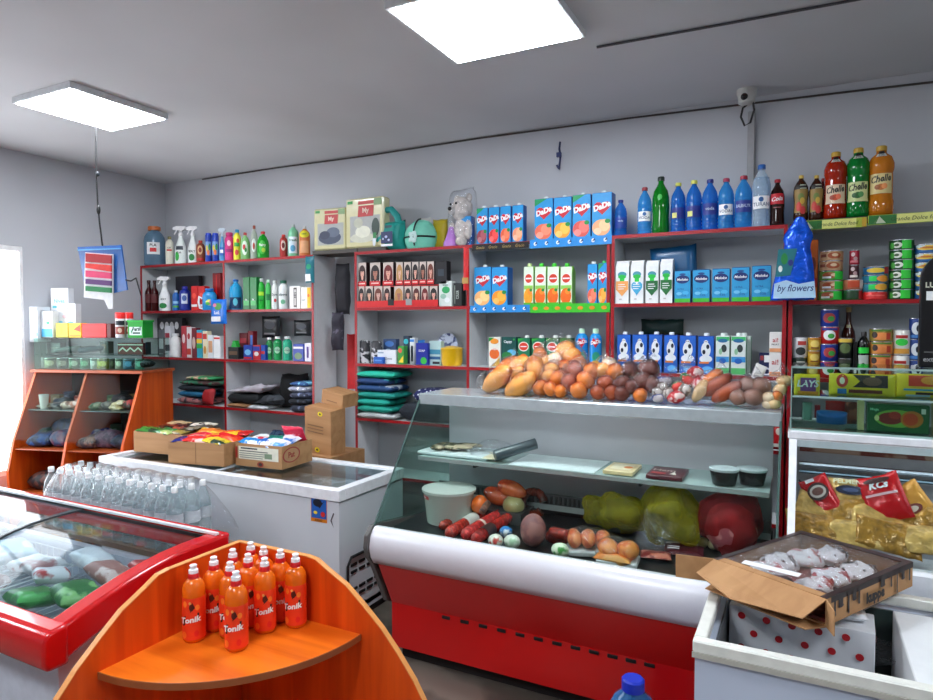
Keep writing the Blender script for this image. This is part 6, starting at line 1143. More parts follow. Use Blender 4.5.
# ================================================================ pack of water between the freezers
q = MB(); q.bx(-4.12, -2.66, 2.27, 2.60, .47, .50, grain((120, 90, 60), (150, 116, 80), .6, 0)); o = q.build('wooden_bench'); tag(o, 'plain wooden bench under the water bottles between the freezers', 'bench')
for x in (-4.08, -2.74): 
    for y in (2.29, 2.54): MB().bx(x, x+.04, y, y+.04, 0, .47, grain((120, 90, 60), (150, 116, 80), .6, 2)).build('leg', o)
wb = None
for j in range(3):
    for i in range(13):
        x = -4.03+i*.091+(j % 2)*.02; y = 2.33+j*.092
        if wb is None:
            wb = bottle('water_bottle', 'clear water bottle with white cap in the shrink wrapped pack', 'water bottle', 'shrink wrapped water bottles', x, y, .5005, .086, .345, 'pet', tm((205, 218, 220), .78, .06, (238, 245, 246)), (236, 240, 240), (), band=(.42, .6, (190, 200, 205)), seg=12, capw=1.3, caph=.03)
        else:
            c = wb.copy(); COL.objects.link(c); c.location = (x, y, .5005)
            for ch in wb.children: d = ch.copy(); COL.objects.link(d); d.parent = c
q = MB(); n = 40; vs = []; fs = []
sec = [(2.275, .502), (2.272, .66), (2.285, .78), (2.33, .852), (2.43, .862), (2.53, .852), (2.572, .78), (2.58, .66), (2.578, .502)]
for i in range(n+1):
    x = -4.09+i/n*1.36; e = min(1, (i/n)*9+.15, (1-i/n)*5+.1)
    for (y, z) in sec:
        zz = .502+(z-.502)*e**.5; dd = noise.noise(Vector((x*14, y*20, z*9)))*.010
        vs.append((x, 2.43+(y-2.43)*(1+dd), zz+dd*(z > .6)))
m = len(sec)
for i in range(n): fs += [(i*m+k, i*m+k+1, (i+1)*m+k+1, (i+1)*m+k) for k in range(m-1)]
q.add(vs, fs, film(.06, .6, .1, 1.0, 26)); tag(q.build('shrink_wrap', smooth=80), 'clear shrink wrap stretched over the long pack of water bottles', 'plastic wrap')
# ================================================================ boxes of sweets on the long freezer
def openbox(label, fl, w_, d_, h_, rz, spec=(), sside=()):
    z = .8015; q = MB(); m = CB(); t_ = .006
    q.bx(0, w_, 0, t_, 0, h_, m); q.bx(0, w_, d_-t_, d_, 0, h_, m); q.bx(0, t_, t_, d_-t_, 0, h_, m); q.bx(w_-t_, w_, t_, d_-t_, 0, h_, m); q.bx(t_, w_-t_, t_, d_-t_, 0, .006, m)
    o = q.build('cardboard_box', None, (fl[0], fl[1], z), rz); tag(o, label, 'box')
    if spec: q = MB(); prints(q, spec, w_, h_, lambda a, b, e: (a+w_/2, -e, b)); q.build('front_print', o)
    if sside: q = MB(); prints(q, sside, d_, h_, lambda a, b, e: (w_+e, a+d_/2, b)); q.build('side_print', o)
    return Matrix.Translation((fl[0], fl[1], z)) @ Matrix.Rotation(rz, 4, 'Z')
def fillbox(M, w_, d_, h_, rows, fmt, rz):
    for (u, v, col, col2, nm, tl) in rows:
        p = M @ Vector((min(max(u, .24), .76)*w_, min(max(v, .17), .83)*d_, h_*(1.02+.12*v)))
        soft('sweets_packet', fmt % nm, 'sweets', None, tuple(p), w_*.44, d_*.30, .035, spots(col, col2, 14, .55, .25), rot=(tl, R.uniform(-.15, .15), rz+R.uniform(-.35, .35)), lay=True, amp=.008)
    for lay in (.25, .5): pass
M1 = openbox('open cardboard box of dark and green packets, nearest the wooden cabinet', (-4.24, 3.03), .46, .36, .145, .10)
fillbox(M1, .46, .36, .145, [(.2, .16, (60, 130, 50), (30, 60, 30), 'green packet at the front corner', .1), (.55, .14, (30, 120, 60), (180, 200, 120), 'bright green packet at the front', .15), (.8, .2, (60, 50, 26), (150, 130, 60), 'olive packet near the next box', .1), (.2, .5, (120, 50, 30), (50, 20, 16), 'brown packet on the cabinet side', .1), (.5, .5, (70, 20, 20), (160, 80, 60), 'dark red packet in the middle', .2), (.8, .52, (26, 22, 22), (120, 110, 90), 'black packet behind the olive one', .1), (.3, .82, (190, 160, 120), (90, 50, 30), 'beige packet at the back', .2), (.65, .84, (40, 36, 34), (210, 200, 190), 'black and white packet at the back', .1), (.88, .85, (225, 220, 200), (80, 60, 40), 'white packet at the back corner', .2)], '%s of the box beside the cabinet', .1)
M2 = openbox('open cardboard box of red and yellow packets, middle of the three', (-3.69, 2.885), .44, .34, .145, .16, [('r', 0, .5, .01, .95, (120, 86, 50))])
fillbox(M2, .44, .34, .145, [(.18, .14, (24, 36, 110), (200, 60, 60), 'navy packet at the front corner', .1), (.45, .15, (225, 40, 34), (240, 200, 190), 'red and white packet at the front', .15), (.78, .15, (225, 195, 40), (40, 60, 40), 'yellow packet at the front', .1), (.2, .5, (215, 36, 50), (235, 120, 110), 'pinkish red packet behind the navy one', .15), (.5, .5, (235, 150, 40), (220, 40, 30), 'orange packet in the centre', .2), (.8, .5, (225, 30, 26), (245, 90, 40), 'bright red packet on the outer side', .15), (.28, .84, (225, 120, 40), (240, 200, 60), 'amber packet at the back', .2), (.62, .84, (232, 80, 26), (250, 190, 40), 'flame coloured packet at the back', .1), (.88, .83, (215, 28, 28), (180, 20, 20), 'plain red packet at the back corner', .1)], '%s of the middle box', .16)
M3 = openbox('open cardboard box of blue and pink packets with white label, nearest the display case', (-3.235, 3.03), .37, .31, .145, .07,
  [('r', 0, .60, .86, .56, (228, 224, 205)), ('r', -.2, .8, .36, .06, (40, 40, 40)), ('r', -.1, .68, .62, .04, (90, 90, 84)), ('r', -.08, .58, .66, .03, (120, 120, 112)), ('r', -.12, .49, .58, .03, (120, 120, 112)), ('r', .22, .52, .16, .22, (130, 150, 120)), ('r', -.15, .4, .5, .03, (120, 120, 112)), ('e', .05, .14, .07, .12, (150, 50, 30)), ('e', .05, .14, .04, .07, (60, 30, 20)), ('r', -.47, .6, .04, .5, (160, 40, 30))],
  [('e', -.2, .55, .28, .34, (160, 50, 40)), ('e', -.2, .55, .24, .29, (186, 140, 98)), ('t', -.2, .56, .26, 'Pat', (150, 40, 30), .03)])
fillbox(M3, .37, .31, .145, [(.25, .16, (40, 140, 215), (235, 240, 245), 'sky blue packet at the front', .2), (.55, .18, (30, 110, 200), (230, 240, 245), 'blue and white packet at the front', .25), (.82, .2, (235, 235, 240), (90, 160, 220), 'white packet at the outer corner', .3), (.22, .52, (225, 235, 235), (200, 60, 70), 'white and red packet on the inner side', .1), (.5, .52, (20, 110, 100), (40, 160, 130), 'teal packet in the centre', .2), (.35, .84, (16, 44, 70), (20, 30, 60), 'navy packet standing at the back', .6), (.75, .6, (225, 225, 235), (60, 120, 200), 'white and blue packet behind the corner', .3)], '%s of the labelled box', .07)
p = M3 @ Vector((.28, .24, .185)); soft('sweets_packet', 'large bright pink packet standing up in the labelled box', 'sweets', None, tuple(p), .17, .12, .05, spots((225, 24, 70), (240, 200, 210), 14, .62, .3), rot=(.5, 0, .07), lay=False, amp=.01)
# ================================================================ cake box and friends
BX = Matrix.Translation((.046, 2.355, .8655)) @ Matrix.Rotation(math.radians(59), 4, 'Z') @ Matrix.Rotation(-.02, 4, 'Y')
t = bpy.data.objects.new('cake_box', None); COL.objects.link(t); t.matrix_world = BX; tag(t, 'torn brown cake box with clear window and dripping chocolate print, on the open freezer', 'box')
W, D, H = .49, .37, .078; m = CB()
q = MB(); q.bx(-W/2, W/2, -D/2, -D/2+.004, 0, H, m); q.bx(-W/2, W/2, D/2-.004, D/2, 0, H, m); q.bx(W/2-.004, W/2, -D/2+.004, D/2-.004, 0, H, m); q.bx(-W/2, W/2-.004, -D/2+.004, D/2-.004, 0, .004, m)
dkb = pm((48, 30, 30), .3)
for a in (-1, 1): q.bx(-W/2, W/2, *(sorted((a*D/2, a*(D/2-.018)))), H, H+.002, dkb)
q.bx(W/2-.03, W/2, -D/2+.018, D/2-.018, H, H+.002, dkb); q.bx(-W/2, -W/2+.03, -D/2+.018, D/2-.018, H, H+.002, m)
q.build('box_body', t)
drip = [('r', .02, .9, .96, .22, (38, 22, 20))]
for u, l_, w_ in () if 0 else ((-.42, .6, .02), (-.36, .35, .05), (-.28, .7, .018), (-.22, .3, .04), (-.17, .5, .02), (.1, .25, .05), (.2, .4, .02), (.27, .75, .016), (.34, .3, .04), (.42, .45, .02)): drip += [('r', u, .9-l_/2, w_, l_, (38, 22, 20)), ('e', u, .9-l_, w_*.6, .06, (38, 22, 20))]
q = MB(); prints(q, drip+[('t', .0, .40, .56, 'kuppe', (30, 18, 16), .06, 0, .0, .5), ('r', 0, .08, .3, .05, (60, 40, 34))], W, H, lambda a, b, e: (a, -D/2-e, b)); q.build('side_print', t)
q = MB(); q.bx(-W/2+.03, W/2-.03, -D/2+.018, D/2-.018, H-.001, H+.0005, FILM()); q.build('clear_window', t)
for i, (u, v, c1, c2) in enumerate([(-.1, .07, (238, 236, 234), (200, 60, 70)), (0, .09, (240, 238, 236), (70, 30, 30)), (.1, .07, (240, 240, 238), (220, 120, 120)), (-.09, -.05, (236, 230, 228), (190, 40, 50)), (.02, -.04, (242, 240, 240), (200, 70, 80)), (.13, -.06, (240, 236, 234), (60, 30, 30)), (-.18, .0, (120, 40, 36), (60, 24, 20)), (.19, .04, (238, 236, 236), (70, 40, 40)), (-.18, -.1, (90, 44, 38), (180, 120, 110))]):
    q = MB(); q.ell((0, 0, 0), (.066, .052, .026), spots(c1, c2, 30, .56, .35), None, 20, .018, 34, i); q.build('cake', t, loc=(u*1.05, v*1.25, .036), smooth=80)
q = MB(); fl = m
q.add([(-W/2, -D/2, H), (-W/2, D/2, H), (-W/2-.10, D/2-.01, H-.02), (-W/2-.12, D*.1, H-.05), (-W/2-.085, -D/2+.02, H-.04)], [(0, 1, 2, 3, 4)], fl)
q.add([(-W/2, -D/2, 0), (-W/2, -D/2, H), (-W/2-.05, -D/2-.05, H-.005), (-W/2-.05, -D/2-.05, .006)], [(0, 1, 2, 3)], fl)
q.add([(-W/2, D/2, 0), (-W/2, D/2, H), (-W/2-.09, D/2+.08, H+.01), (-W/2-.09, D/2+.08, .012)], [(0, 1, 2, 3)], fl)
q.add([(-W/2, -D/2, 0), (-W/2, D/2, 0), (-W/2-.07, D/2-.02, .004), (-W/2-.07, -D/2+.02, .004)], [(0, 1, 2, 3)], fl)
o = q.build('torn_flap', t)
q2 = MB(); q2.bx(-W/2+.01, W/2-.01, -D/2+.01, D/2-.01, .0045, .014, spots((96, 36, 34), (150, 70, 60), 14, .5, .5)); q2.build('cake_tray', t); sm = o.modifiers.new('th', 'SOLIDIFY'); sm.thickness = .003
q = MB(); q.box((-W/2+.07, .03, H+.003), (.035, .17, .001), pm((240, 240, 240), .4), .25); q.build('price_label', t)
# spotted boxes in the open freezer
def dots(w_, h_, n=5):
    o = []
    for j in range(3):
        for i in range(n): o.append(('e', -.45+(i+.25+(j % 2)*.5)*.9/n, .2+j*.32, .011/w_, .011/h_, (190, 24, 34)))
    return o
for k, (z, l) in enumerate(((.4315, 'white box with red dots at the bottom of the open freezer'), (.640, 'white box with red dots showing under the cake box'))):
    h_ = (.205, .162)[k]; w_ = .40; q = MB(); q.box((0, 0, h_/2), (w_, .15, h_), pm((226, 228, 232), .4, 0, .02), 0, .002); o = q.build('spotted_box', None, (.014, 2.29, z), -.06 if k else 0); tag(o, l, 'box')
    q = MB(); prints(q, dots(w_, h_), w_, h_, flat_surf(.15)); prints(q, dots(.15, h_, 2), .15, h_, lambda a, b, e: (w_/2+e, a, b)); q.build('front_print', o)
soft('paper_packet', 'white paper packet lying on the spotted box beside the cake box', 'packet', None, (.13, 2.28, .8205), .13, .07, .03, pm((232, 234, 238), .4), lay=True, rot=(0, 0, .1), amp=.004)
soft('film_packet', 'crumpled clear film sticking out behind the white paper packet', 'packet', None, (.22, 2.33, .70), .14, .10, .05, FILM(), lay=True, amp=.02)
q = MB(); q.bx(.27, .60, 1.90, 2.38, .4315, .815, pm((228, 230, 232), .4, 0, .02), .003); o = q.build('white_carton'); tag(o, 'tall white carton standing in the open freezer beside the sliding lid', 'box')
soft('frozen_packet', 'dark frozen packet low in the open freezer beside the white carton', 'packet', None, (.12, 1.98, .46), .2, .14, .05, pm((30, 44, 42), .3), lay=True)
# ================================================================ gold packets in the frozen food case
q = MB(); q.bx(.03, 1.1, 2.80, 3.15, .7115, .76, pm((210, 212, 214), .4)); tag(q.build('packet_tray'), 'low white tray beneath the gold packets', 'tray')
GD = pm((172, 122, 44), .3, .2, .45, 34, 1.0); GD2 = pm((216, 172, 96), .3, .2, .35, 28, 1.0); RP = pm((205, 18, 26), .25, .1, .1, 18, .4)
gold = [(815, 527, 50, 24, GD, .1, 2.86), (850, 534, 52, 24, GD2, -.1, 2.86), (888, 537, 52, 24, GD, .15, 2.86), (925, 540, 50, 24, GD2, 0, 2.86), (818, 511, 40, 24, GD2, .4, 2.94), (845, 514, 48, 24, GD, -.2, 2.94), (880, 517, 48, 24, GD2, .2, 2.95), (912, 521, 50, 24, GD, -.3, 2.96)]
gl_ = ['at the post end of the bottom layer', 'second in the bottom layer', 'third in the bottom layer', 'last in the bottom layer', 'under the narrow red packet', 'under the pelmeni picture packet', 'under the wide red packet', 'outermost of the middle layer']
for i, (px, py, w_, h_, mt, tl, Yp) in enumerate(gold):
    x, y, z = onY(px, py, Yp); m_ = math.hypot(x, y)/650
    soft('gold_packet', 'crinkled gold foil packet, %s' % gl_[i], 'frozen food', 'gold packets in the frozen food case', (x, Yp, max(z, .80)), w_*m_*.95, h_*m_*1.25, .045, mt, rot=(-1.0+.1*(i % 3), tl, R.uniform(-.2, .2)), amp=.014, fr=22, pw=4)
def fpack(label, px, py, w_, h_, mt, tl, spec, Yp=2.97):
    x, y, z = onY(px, py, Yp); m_ = math.hypot(x, y)/650
    return soft('frozen_packet', label, 'frozen food', None, (x, Yp, z), w_*m_, h_*m_, .05, mt, rot=(-.45, tl, 0), amp=.008, fr=20, spec=spec)
fpack('narrow red packet with dark oval picture leaning at the post', 822, 498, 24, 40, RP, -.5, [('e', 0, .62, .36, .2, (60, 30, 26)), ('e', 0, .62, .28, .14, (205, 190, 180)), ('e', 0, .62, .2, .09, (110, 60, 50)), ('r', -.1, .9, .3, .08, WHT)])
fpack('gold packet with dark blue picture and pale writing between the red ones', 848, 496, 30, 32, GD2, 0, [('t', 0, .86, .14, 'PELMENI', (235, 230, 190), .03), ('e', .05, .62, .38, .13, (24, 28, 60)), ('e', .05, .62, .2, .06, (70, 80, 120))], 3.0)
fpack('wide red packet with white writing among the gold packets', 883, 498, 34, 40, RP, -.35, [('t', 0, .75, .16, 'KCs', WHT, .04, .3), ('r', 0, .55, .7, .05, (235, 190, 190)), ('e', 0, .85, .3, .06, (70, 20, 20))], 2.98)
fpack('amber packet with brown oval leaning on the wide red packet', 910, 505, 30, 34, pm((216, 150, 60), .3, .2, .15, 18, .4), -.6, [('e', 0, .35, .25, .12, (130, 50, 40)), ('e', 0, .35, .15, .07, (220, 200, 180))], 3.0)
# ================================================================ sweets in the small glass case
def gp(name, label, x0_, x1_, yt, yb, Yp, mt, spec, rx=0.0, d=.03, cat='sweets'):
    a, b = onY(x0_, 380, Yp)[0], onY(x1_, 380, Yp)[0]; zt, zb = onY((x0_+x1_)/2, yt, Yp)[2], onY((x0_+x1_)/2, yb, Yp)[2]
    return soft(name, label, cat, None, ((a+b)/2, Yp, (zt+zb)/2), b-a, zt-zb, d, mt, rot=(rx, 0, 0), spec=spec, amp=.004, pw=5)
gp('crisps_bag', 'yellow and violet crisps bag in the glass case beside the post', 794, 820, 374, 397, 3.12, pm((240, 205, 30), .3), [('r', .05, .55, .6, .6, (120, 60, 130)), ('t', .05, .6, .3, 'LAYS', WHT, .03, .2), ('r', .05, .2, .8, .14, (240, 150, 30))])
gp('chocolate_pack', 'big yellow and dark brown chocolate biscuit pack in the glass case', 829, 896, 374, 396, 3.12, pm((245, 215, 50), .3), [('e', -.3, .68, .09, .3, (205, 60, 50)), ('e', -.3, .68, .04, .16, (240, 230, 210)), ('p', [(-.14, .4), (-.03, .68), (-.14, .96), (.38, .96), (.38, .4)], (50, 34, 34)), ('e', .15, .68, .14, .2, (110, 80, 66)), ('r', -.3, .2, .14, .24, (40, 110, 180)), ('r', .05, .22, .5, .16, (110, 40, 26))])
gp('wafer_pack', 'yellow red wafer pack with blue stripes at the outer end of the glass case', 896, 945, 374, 398, 3.12, pm((242, 205, 50), .3), [('r', .1, .72, .7, .45, (215, 60, 36)), ('e', .25, .75, .25, .18, (235, 150, 50)), ('r', .05, .35, .8, .08, (60, 150, 200)), ('r', .2, .2, .6, .1, (70, 30, 30)), ('r', -.05, .1, .5, .08, (180, 210, 230))])
xa, xb = onY(867, 415, 3.06)[0], onY(930, 415, 3.06)[0]; zt = onY(900, 405, 3.06)[2]
carton('candy_box', 'dark green candy box with red and golden berries low in the glass case', 'box', None, (xa+xb)/2, 3.06, 1.277, xb-xa, zt-1.277, .06, (12, 74, 34), [('r', 0, .5, .95, .92, (16, 86, 40)), ('e', -.02, .5, .36, .32, (120, 170, 60)), ('e', -.12, .5, .2, .22, (130, 24, 20)), ('e', -.05, .62, .1, .14, (170, 40, 30)), ('e', .22, .5, .18, .3, (190, 110, 30)), ('e', .2, .5, .12, .22, (200, 60, 24)), ('e', -.34, .5, .04, .1, (225, 220, 150)), ('r', .4, .8, .07, .18, (225, 225, 210)), ('t', -.38, .8, .12, 'Mega', (140, 220, 180))])
carton('candy_box', 'cream edged candy box just beside the dark green one', 'box', None, xa-.02, 3.065, 1.277, .022, .12, .05, (205, 180, 130), ())
carton('candy_box', 'tan box at the outer end next to the dark green candy box', 'box', None, xb+.05, 3.06, 1.277, .08, .12, .05, (200, 170, 110), ())
gp('crisps_bag', 'blue crumpled packet lying low in the glass case', 817, 848, 411, 424, 3.08, pm((20, 80, 150), .3, 0, .2, 20, .4), [], .4, .05)
gp('sweets_packet', 'red crumpled packet low behind the blue one', 826, 846, 401, 413, 3.2, pm((190, 24, 24), .35), [])
gp('sweets_packet', 'brown red wrapped packet low in the glass case', 846, 862, 402, 424, 3.18, spots((110, 30, 24), (170, 80, 60), 16, .5), [])
gp('tin_box', 'pale grey green tin standing low in the glass case near the post', 803, 813, 402, 420, 3.15, pm((120, 150, 142), .3), [], 0, .04, 'tin')
gp('card_box', 'small red card next to the grey green tin', 815, 821, 405, 418, 3.2, pm((160, 20, 26), .35), [], 0, .03, 'box')
# black display board
xa = onY(919, 330, 3.12)[0]; w_ = .30; z0 = 1.5365; hb = .47
pts = [(0, 0), (w_, 0), (w_, hb-.10)]+[(w_/2+w_/2*math.cos(a), hb-.12+.12*math.sin(a)) for a in [k*math.pi/16 for k in range(1, 16)]]+[(0, hb-.12)]
q = MB(); q.prism(pts, 0, .04, pm((8, 8, 10), .3), 'y'); o = q.build('black_display', loc=(xa, 3.10, z0), bev=.004); tag(o, 'tall black round topped display standing on the glass case at the picture edge', 'display board')
q = MB(); prints(q, [('t', -.36, .69, .045, 'LUX', (210, 210, 190), .03), ('r', -.26, .60, .36, .075, (235, 238, 238)), ('t', -.3, .07, .04, 'extra lux', (150, 150, 150)), ('r', -.3, .13, .3, .01, (90, 90, 90))], w_, hb, lambda a, b, e: (a+w_/2, -e, b)); q.build('front_print', o)
# five litre bottle on the floor
x, y, _ = onY(633, 690, 2.33)
bottle('water_jug', 'large blue tinted water jug with blue cap on the floor before the red front', 'water jug', None, x, 2.33, .001, .19, .43, 'jug', tm((60, 130, 190), .45, .08, (150, 200, 235)), (20, 50, 190), [('r', 0, .4, .9, .25, (225, 235, 245))], capw=1.15, seg=28)
# ================================================================ small goods in and on the wooden glass cabinet
ux, uy = math.cos(ANG), math.sin(ANG)
def cabx(px, ly):         # local x on the cabinet where sight line px meets depth ly
    r = ray(px); ox, oy = -4.41-uy*ly, 3.235+ux*ly
    # (ox+ux*l, oy+uy*l) parallel to r
    return -(ox*r[1]-oy*r[0])/(ux*r[1]-uy*r[0])
def cabw(lx, ly, z): p = CM @ Vector((lx, ly, z)); return p
def cb(name, label, x0_, x1_, yt, ly, z, col, spec=(), d=.06, cat='box', h=None, side=None):
    a, b = cabx(x0_, ly), cabx(x1_, ly); a, b = max(a, -CL+.012), min(b, -.012); p = cabw((a+b)/2, ly, z)
    if h is None: r = ray((x0_+x1_)/2, yt); t = math.hypot(p.x, p.y)/math.hypot(r[0], r[1]); h = EYE+r[2]*t-z
    q = MB(); w_ = b-a-.002; q.box((0, d/2, h/2), (w_, d, h), pm(col, .35, 0, .03), 0, .002); o = q.build(name, None, tuple(p), ANG); tag(o, label, cat)
    if spec: q = MB(); prints(q, spec, w_, h, lambda a_, b_, e: (a_, -e, b_)); q.build('front_print', o)
    return o
TZ = 1.609
fl = [('e', -.3, .15, .12, .06, (60, 170, 220)), ('e', .1, .12, .2, .07, (110, 200, 235)), ('e', .35, .2, .08, .05, (60, 160, 210))]
cb('cream_box', 'tallest white cosmetics box with teal flowers on the cabinet top', 40, 69, 288, .16, TZ, (226, 230, 234), [('r', 0, .62, .8, .05, (90, 190, 200)), ('t', 0, .74, .08, 'Nivea', (110, 180, 190)), ('e', -.25, .28, .2, .1, (110, 200, 235))]+fl)
cb('cream_box', 'white cosmetics box with pale pink oval on the yellow boxes', 57, 76, 303.5, .13, TZ+.0, (228, 230, 234), [('t', 0, .85, .05, 'NATURA', (150, 150, 160)), ('e', 0, .62, .2, .06, (235, 200, 205)), ('e', -.3, .45, .12, .04, (130, 200, 230)), ('e', .25, .42, .16, .05, (100, 190, 220))])
cb('cream_box', 'narrow white cosmetics box at the window end of the cabinet top', 26, 33, 311, .06, TZ, (224, 228, 232), fl)
cb('cream_box', 'narrow white cosmetics box, second from the window end of the cabinet top', 33.3, 39.5, 311, .06, TZ, (220, 226, 232), fl+[('e', 0, .7, .15, .05, (190, 200, 190))])
cb('cream_box', 'white cosmetics box with sky blue foot beside the yellow box', 41, 53, 311, .06, TZ, (226, 230, 232), fl+[('r', 0, .18, .9, .3, (80, 180, 225)), ('e', .1, .55, .14, .06, (70, 160, 130))])
cb('tea_box', 'flat olive yellow box at the front of the cabinet top', 55.5, 68, 323, .04, TZ, (176, 166, 40), [('e', -.2, .5, .2, .3, (220, 190, 50))])
cb('tea_box', 'flat yellow box with red leaf beside the long red box', 68.3, 81, 323, .04, TZ, (245, 195, 30), [('p', [(-.1, .55), (.45, .9), (.45, .4)], (200, 70, 30)), ('r', 0, .15, .9, .12, (235, 150, 30))])
cb('tea_box', 'long flat red box on the cabinet top', 81.5, 106, 323.5, .04, TZ, (210, 26, 26), [('r', 0, .5, .7, .3, (228, 40, 36))])
cb('tea_box', 'narrow maroon box ending beside the long red one', 106.5, 111, 323.5, .04, TZ, (90, 26, 24))
for i, (a, b, l) in enumerate(((116, 125, 'red capped spray can with dark label, nearer the red box'), (125.8, 133, 'red capped spray can half hidden behind the green tub'))):
    ly = .05 if i == 0 else .15; lx = (cabx(a, ly)+cabx(b, ly))/2; p = cabw(lx, ly, TZ); w_ = cabx(b, ly)-cabx(a, ly)
    r = ray((a+b)/2, 313); h_ = EYE+r[2]*math.hypot(p.x, p.y)/math.hypot(r[0], r[1])-TZ
    o = bottle('spray_can', l, 'spray can', None, p.x, p.y, TZ, w_*.92, h_, 'can', pm((216, 216, 218), .3, .2), None, [('r', 0, .6, .98, .18, (24, 30, 36)), ('r', 0, .3, .98, .3, (140, 50, 40)), ('e', 0, .3, .2, .1, (225, 200, 180))], rz=turn(p.x, p.y))
    q = MB(); q.lathe([(w_*.47, h_*.77), (w_*.47, h_*1.0), (w_*.43, h_*1.02)], pm((225, 30, 28), .35), seg=18); q.build('cap', o, smooth=40)
o = cb('detergent_tub', 'bright green detergent tub with white tick label on the cabinet top', 127.5, 156, 321.5, .03, TZ, (14, 150, 40), [('r', .02, .42, .8, .5, (205, 228, 222)), ('p', [(-.32, .5), (-.26, .42), (-.1, .75), (-.26, .22)], (20, 120, 70)), ('t', .1, .55, .26, 'Persil', (30, 60, 50), .04, .2, .1, .6), ('r', .08, .3, .5, .1, (40, 70, 60))], d=.12, cat='tub')
q = MB(); q.box((0, .06, .115), (.2, .13, .014), pm((14, 165, 46), .35), 0, .003); o2 = q.build('lid', o)
h_l = max(v.co.z for v in o.data.vertices); o2.location.z = h_l-.112; wl = max(v.co.x for v in o.data.vertices)*2; o2.scale.x = (wl+.012)/.2
# upper level in the glass box
UZ = 1.4825
for a, b, yt, ly, c, s, l in [(28, 43, 341, .14, (128, 134, 130), [], 'grey box at the window end of the upper glass shelf'), (44, 60, 343, .14, (110, 116, 112), [('r', 0, .5, .7, .2, (160, 160, 150))], 'darker grey box on the upper glass shelf'),
  (99, 108, 341.5, .12, (50, 44, 30), [('e', 0, .6, .3, .2, (110, 80, 50))], 'dark brown tin standing on the upper glass shelf'), (117, 143, 343, .06, (120, 34, 30), [('p', [(-.45, .2), (-.3, .5), (-.15, .2), (0, .5), (.15, .2), (.3, .5), (.45, .2), (.45, .35), (.3, .65), (.15, .35), (0, .65), (-.15, .35), (-.3, .65), (-.45, .35)], (225, 215, 200)), ('r', 0, .85, .98, .1, (225, 215, 200)), ('r', 0, .75, .98, .05, (40, 20, 24))], 'red zigzag patterned sock pack on the upper glass shelf'),
  (145, 158, 342, .06, (36, 46, 56), [('r', -.1, .5, .5, .4, (70, 90, 104))], 'dark slate box at the outer end of the upper glass shelf')]:
    cb('small_box', l, a, b, yt, ly, UZ, c, s)
for i, (a, l) in enumerate(((68, 'grey folding umbrella at the window end of the glass box'), (82, 'dark grey folding umbrella in the middle of the glass box'), (92, 'slate blue folding umbrella beside the brown tin'))):
    p = cabw(cabx(a, .10), .10, UZ+.022); q = MB(); q.tube([(-.09, -.03, 0), (.05, .0, .02), (.10, .01, .03)], [.02, .021, .012], pm(((90, 100, 96), (50, 60, 62), (60, 84, 100))[i], .5), 10); tag(q.build('folding_umbrella', loc=tuple(p), rz=ANG+.15*i, smooth=60), l, 'umbrella')
# lower level in the glass box: a row of tins
LZ = 1.3695
tn = [(44, 56, (150, 145, 110)), (57, 68, (110, 100, 84)), (69, 79, (140, 150, 130)), (80, 89, (70, 130, 90)), (90, 96, (190, 205, 195)), (97, 108, (150, 150, 40)), (109, 114, (60, 60, 40)), (115, 122, (180, 180, 160)), (123, 134, (60, 110, 140)), (135, 143, (90, 150, 130))]
tl = ['olive grey', 'brown grey', 'sage green', 'mid green', 'very pale', 'mustard yellow', 'dark olive', 'cream', 'steel blue', 'sea green']
for (a, b, c), l in zip(tn, tl):
    ly = .055; lx0, lx1 = cabx(a, ly), cabx(b, ly); p = cabw((lx0+lx1)/2, ly, LZ); w_ = (lx1-lx0)*.93
    can('shoe_polish_tin', '%s small tin in the lower row of the cabinet glass box' % l, 'tin', None, p.x, p.y, LZ, min(w_, .09), .082, c, [('e', 0, .5, .3, .25, tuple(min(255, int(v*1.3)+20) for v in c)), ('r', 0, .85, .9, .1, (40, 44, 40))], rz=turn(p.x, p.y))
cb('sock_box', 'grey box at the window end of the lower glass box row', 28, 43, 355, .05, LZ, (120, 104, 98), [('r', 0, .8, .8, .2, (150, 150, 145))], h=.085)
soft('folded_cloth', 'black and grey folded socks at the outer end of the lower glass box', 'socks', None, tuple(cabw(-.085, .10, LZ+.04)), .15, .14, .06, spots((26, 26, 30), (130, 130, 140), 12, .55, .7), lay=True, rot=(0, 0, ANG), pw=6)
cb('white_box', 'small white box lying at the outer front edge of the cabinet', 168, 178, 364, -.02, 1.3635, (222, 222, 224), [('r', -.2, .8, .4, .3, (40, 70, 130))], d=.05) if 0 else None
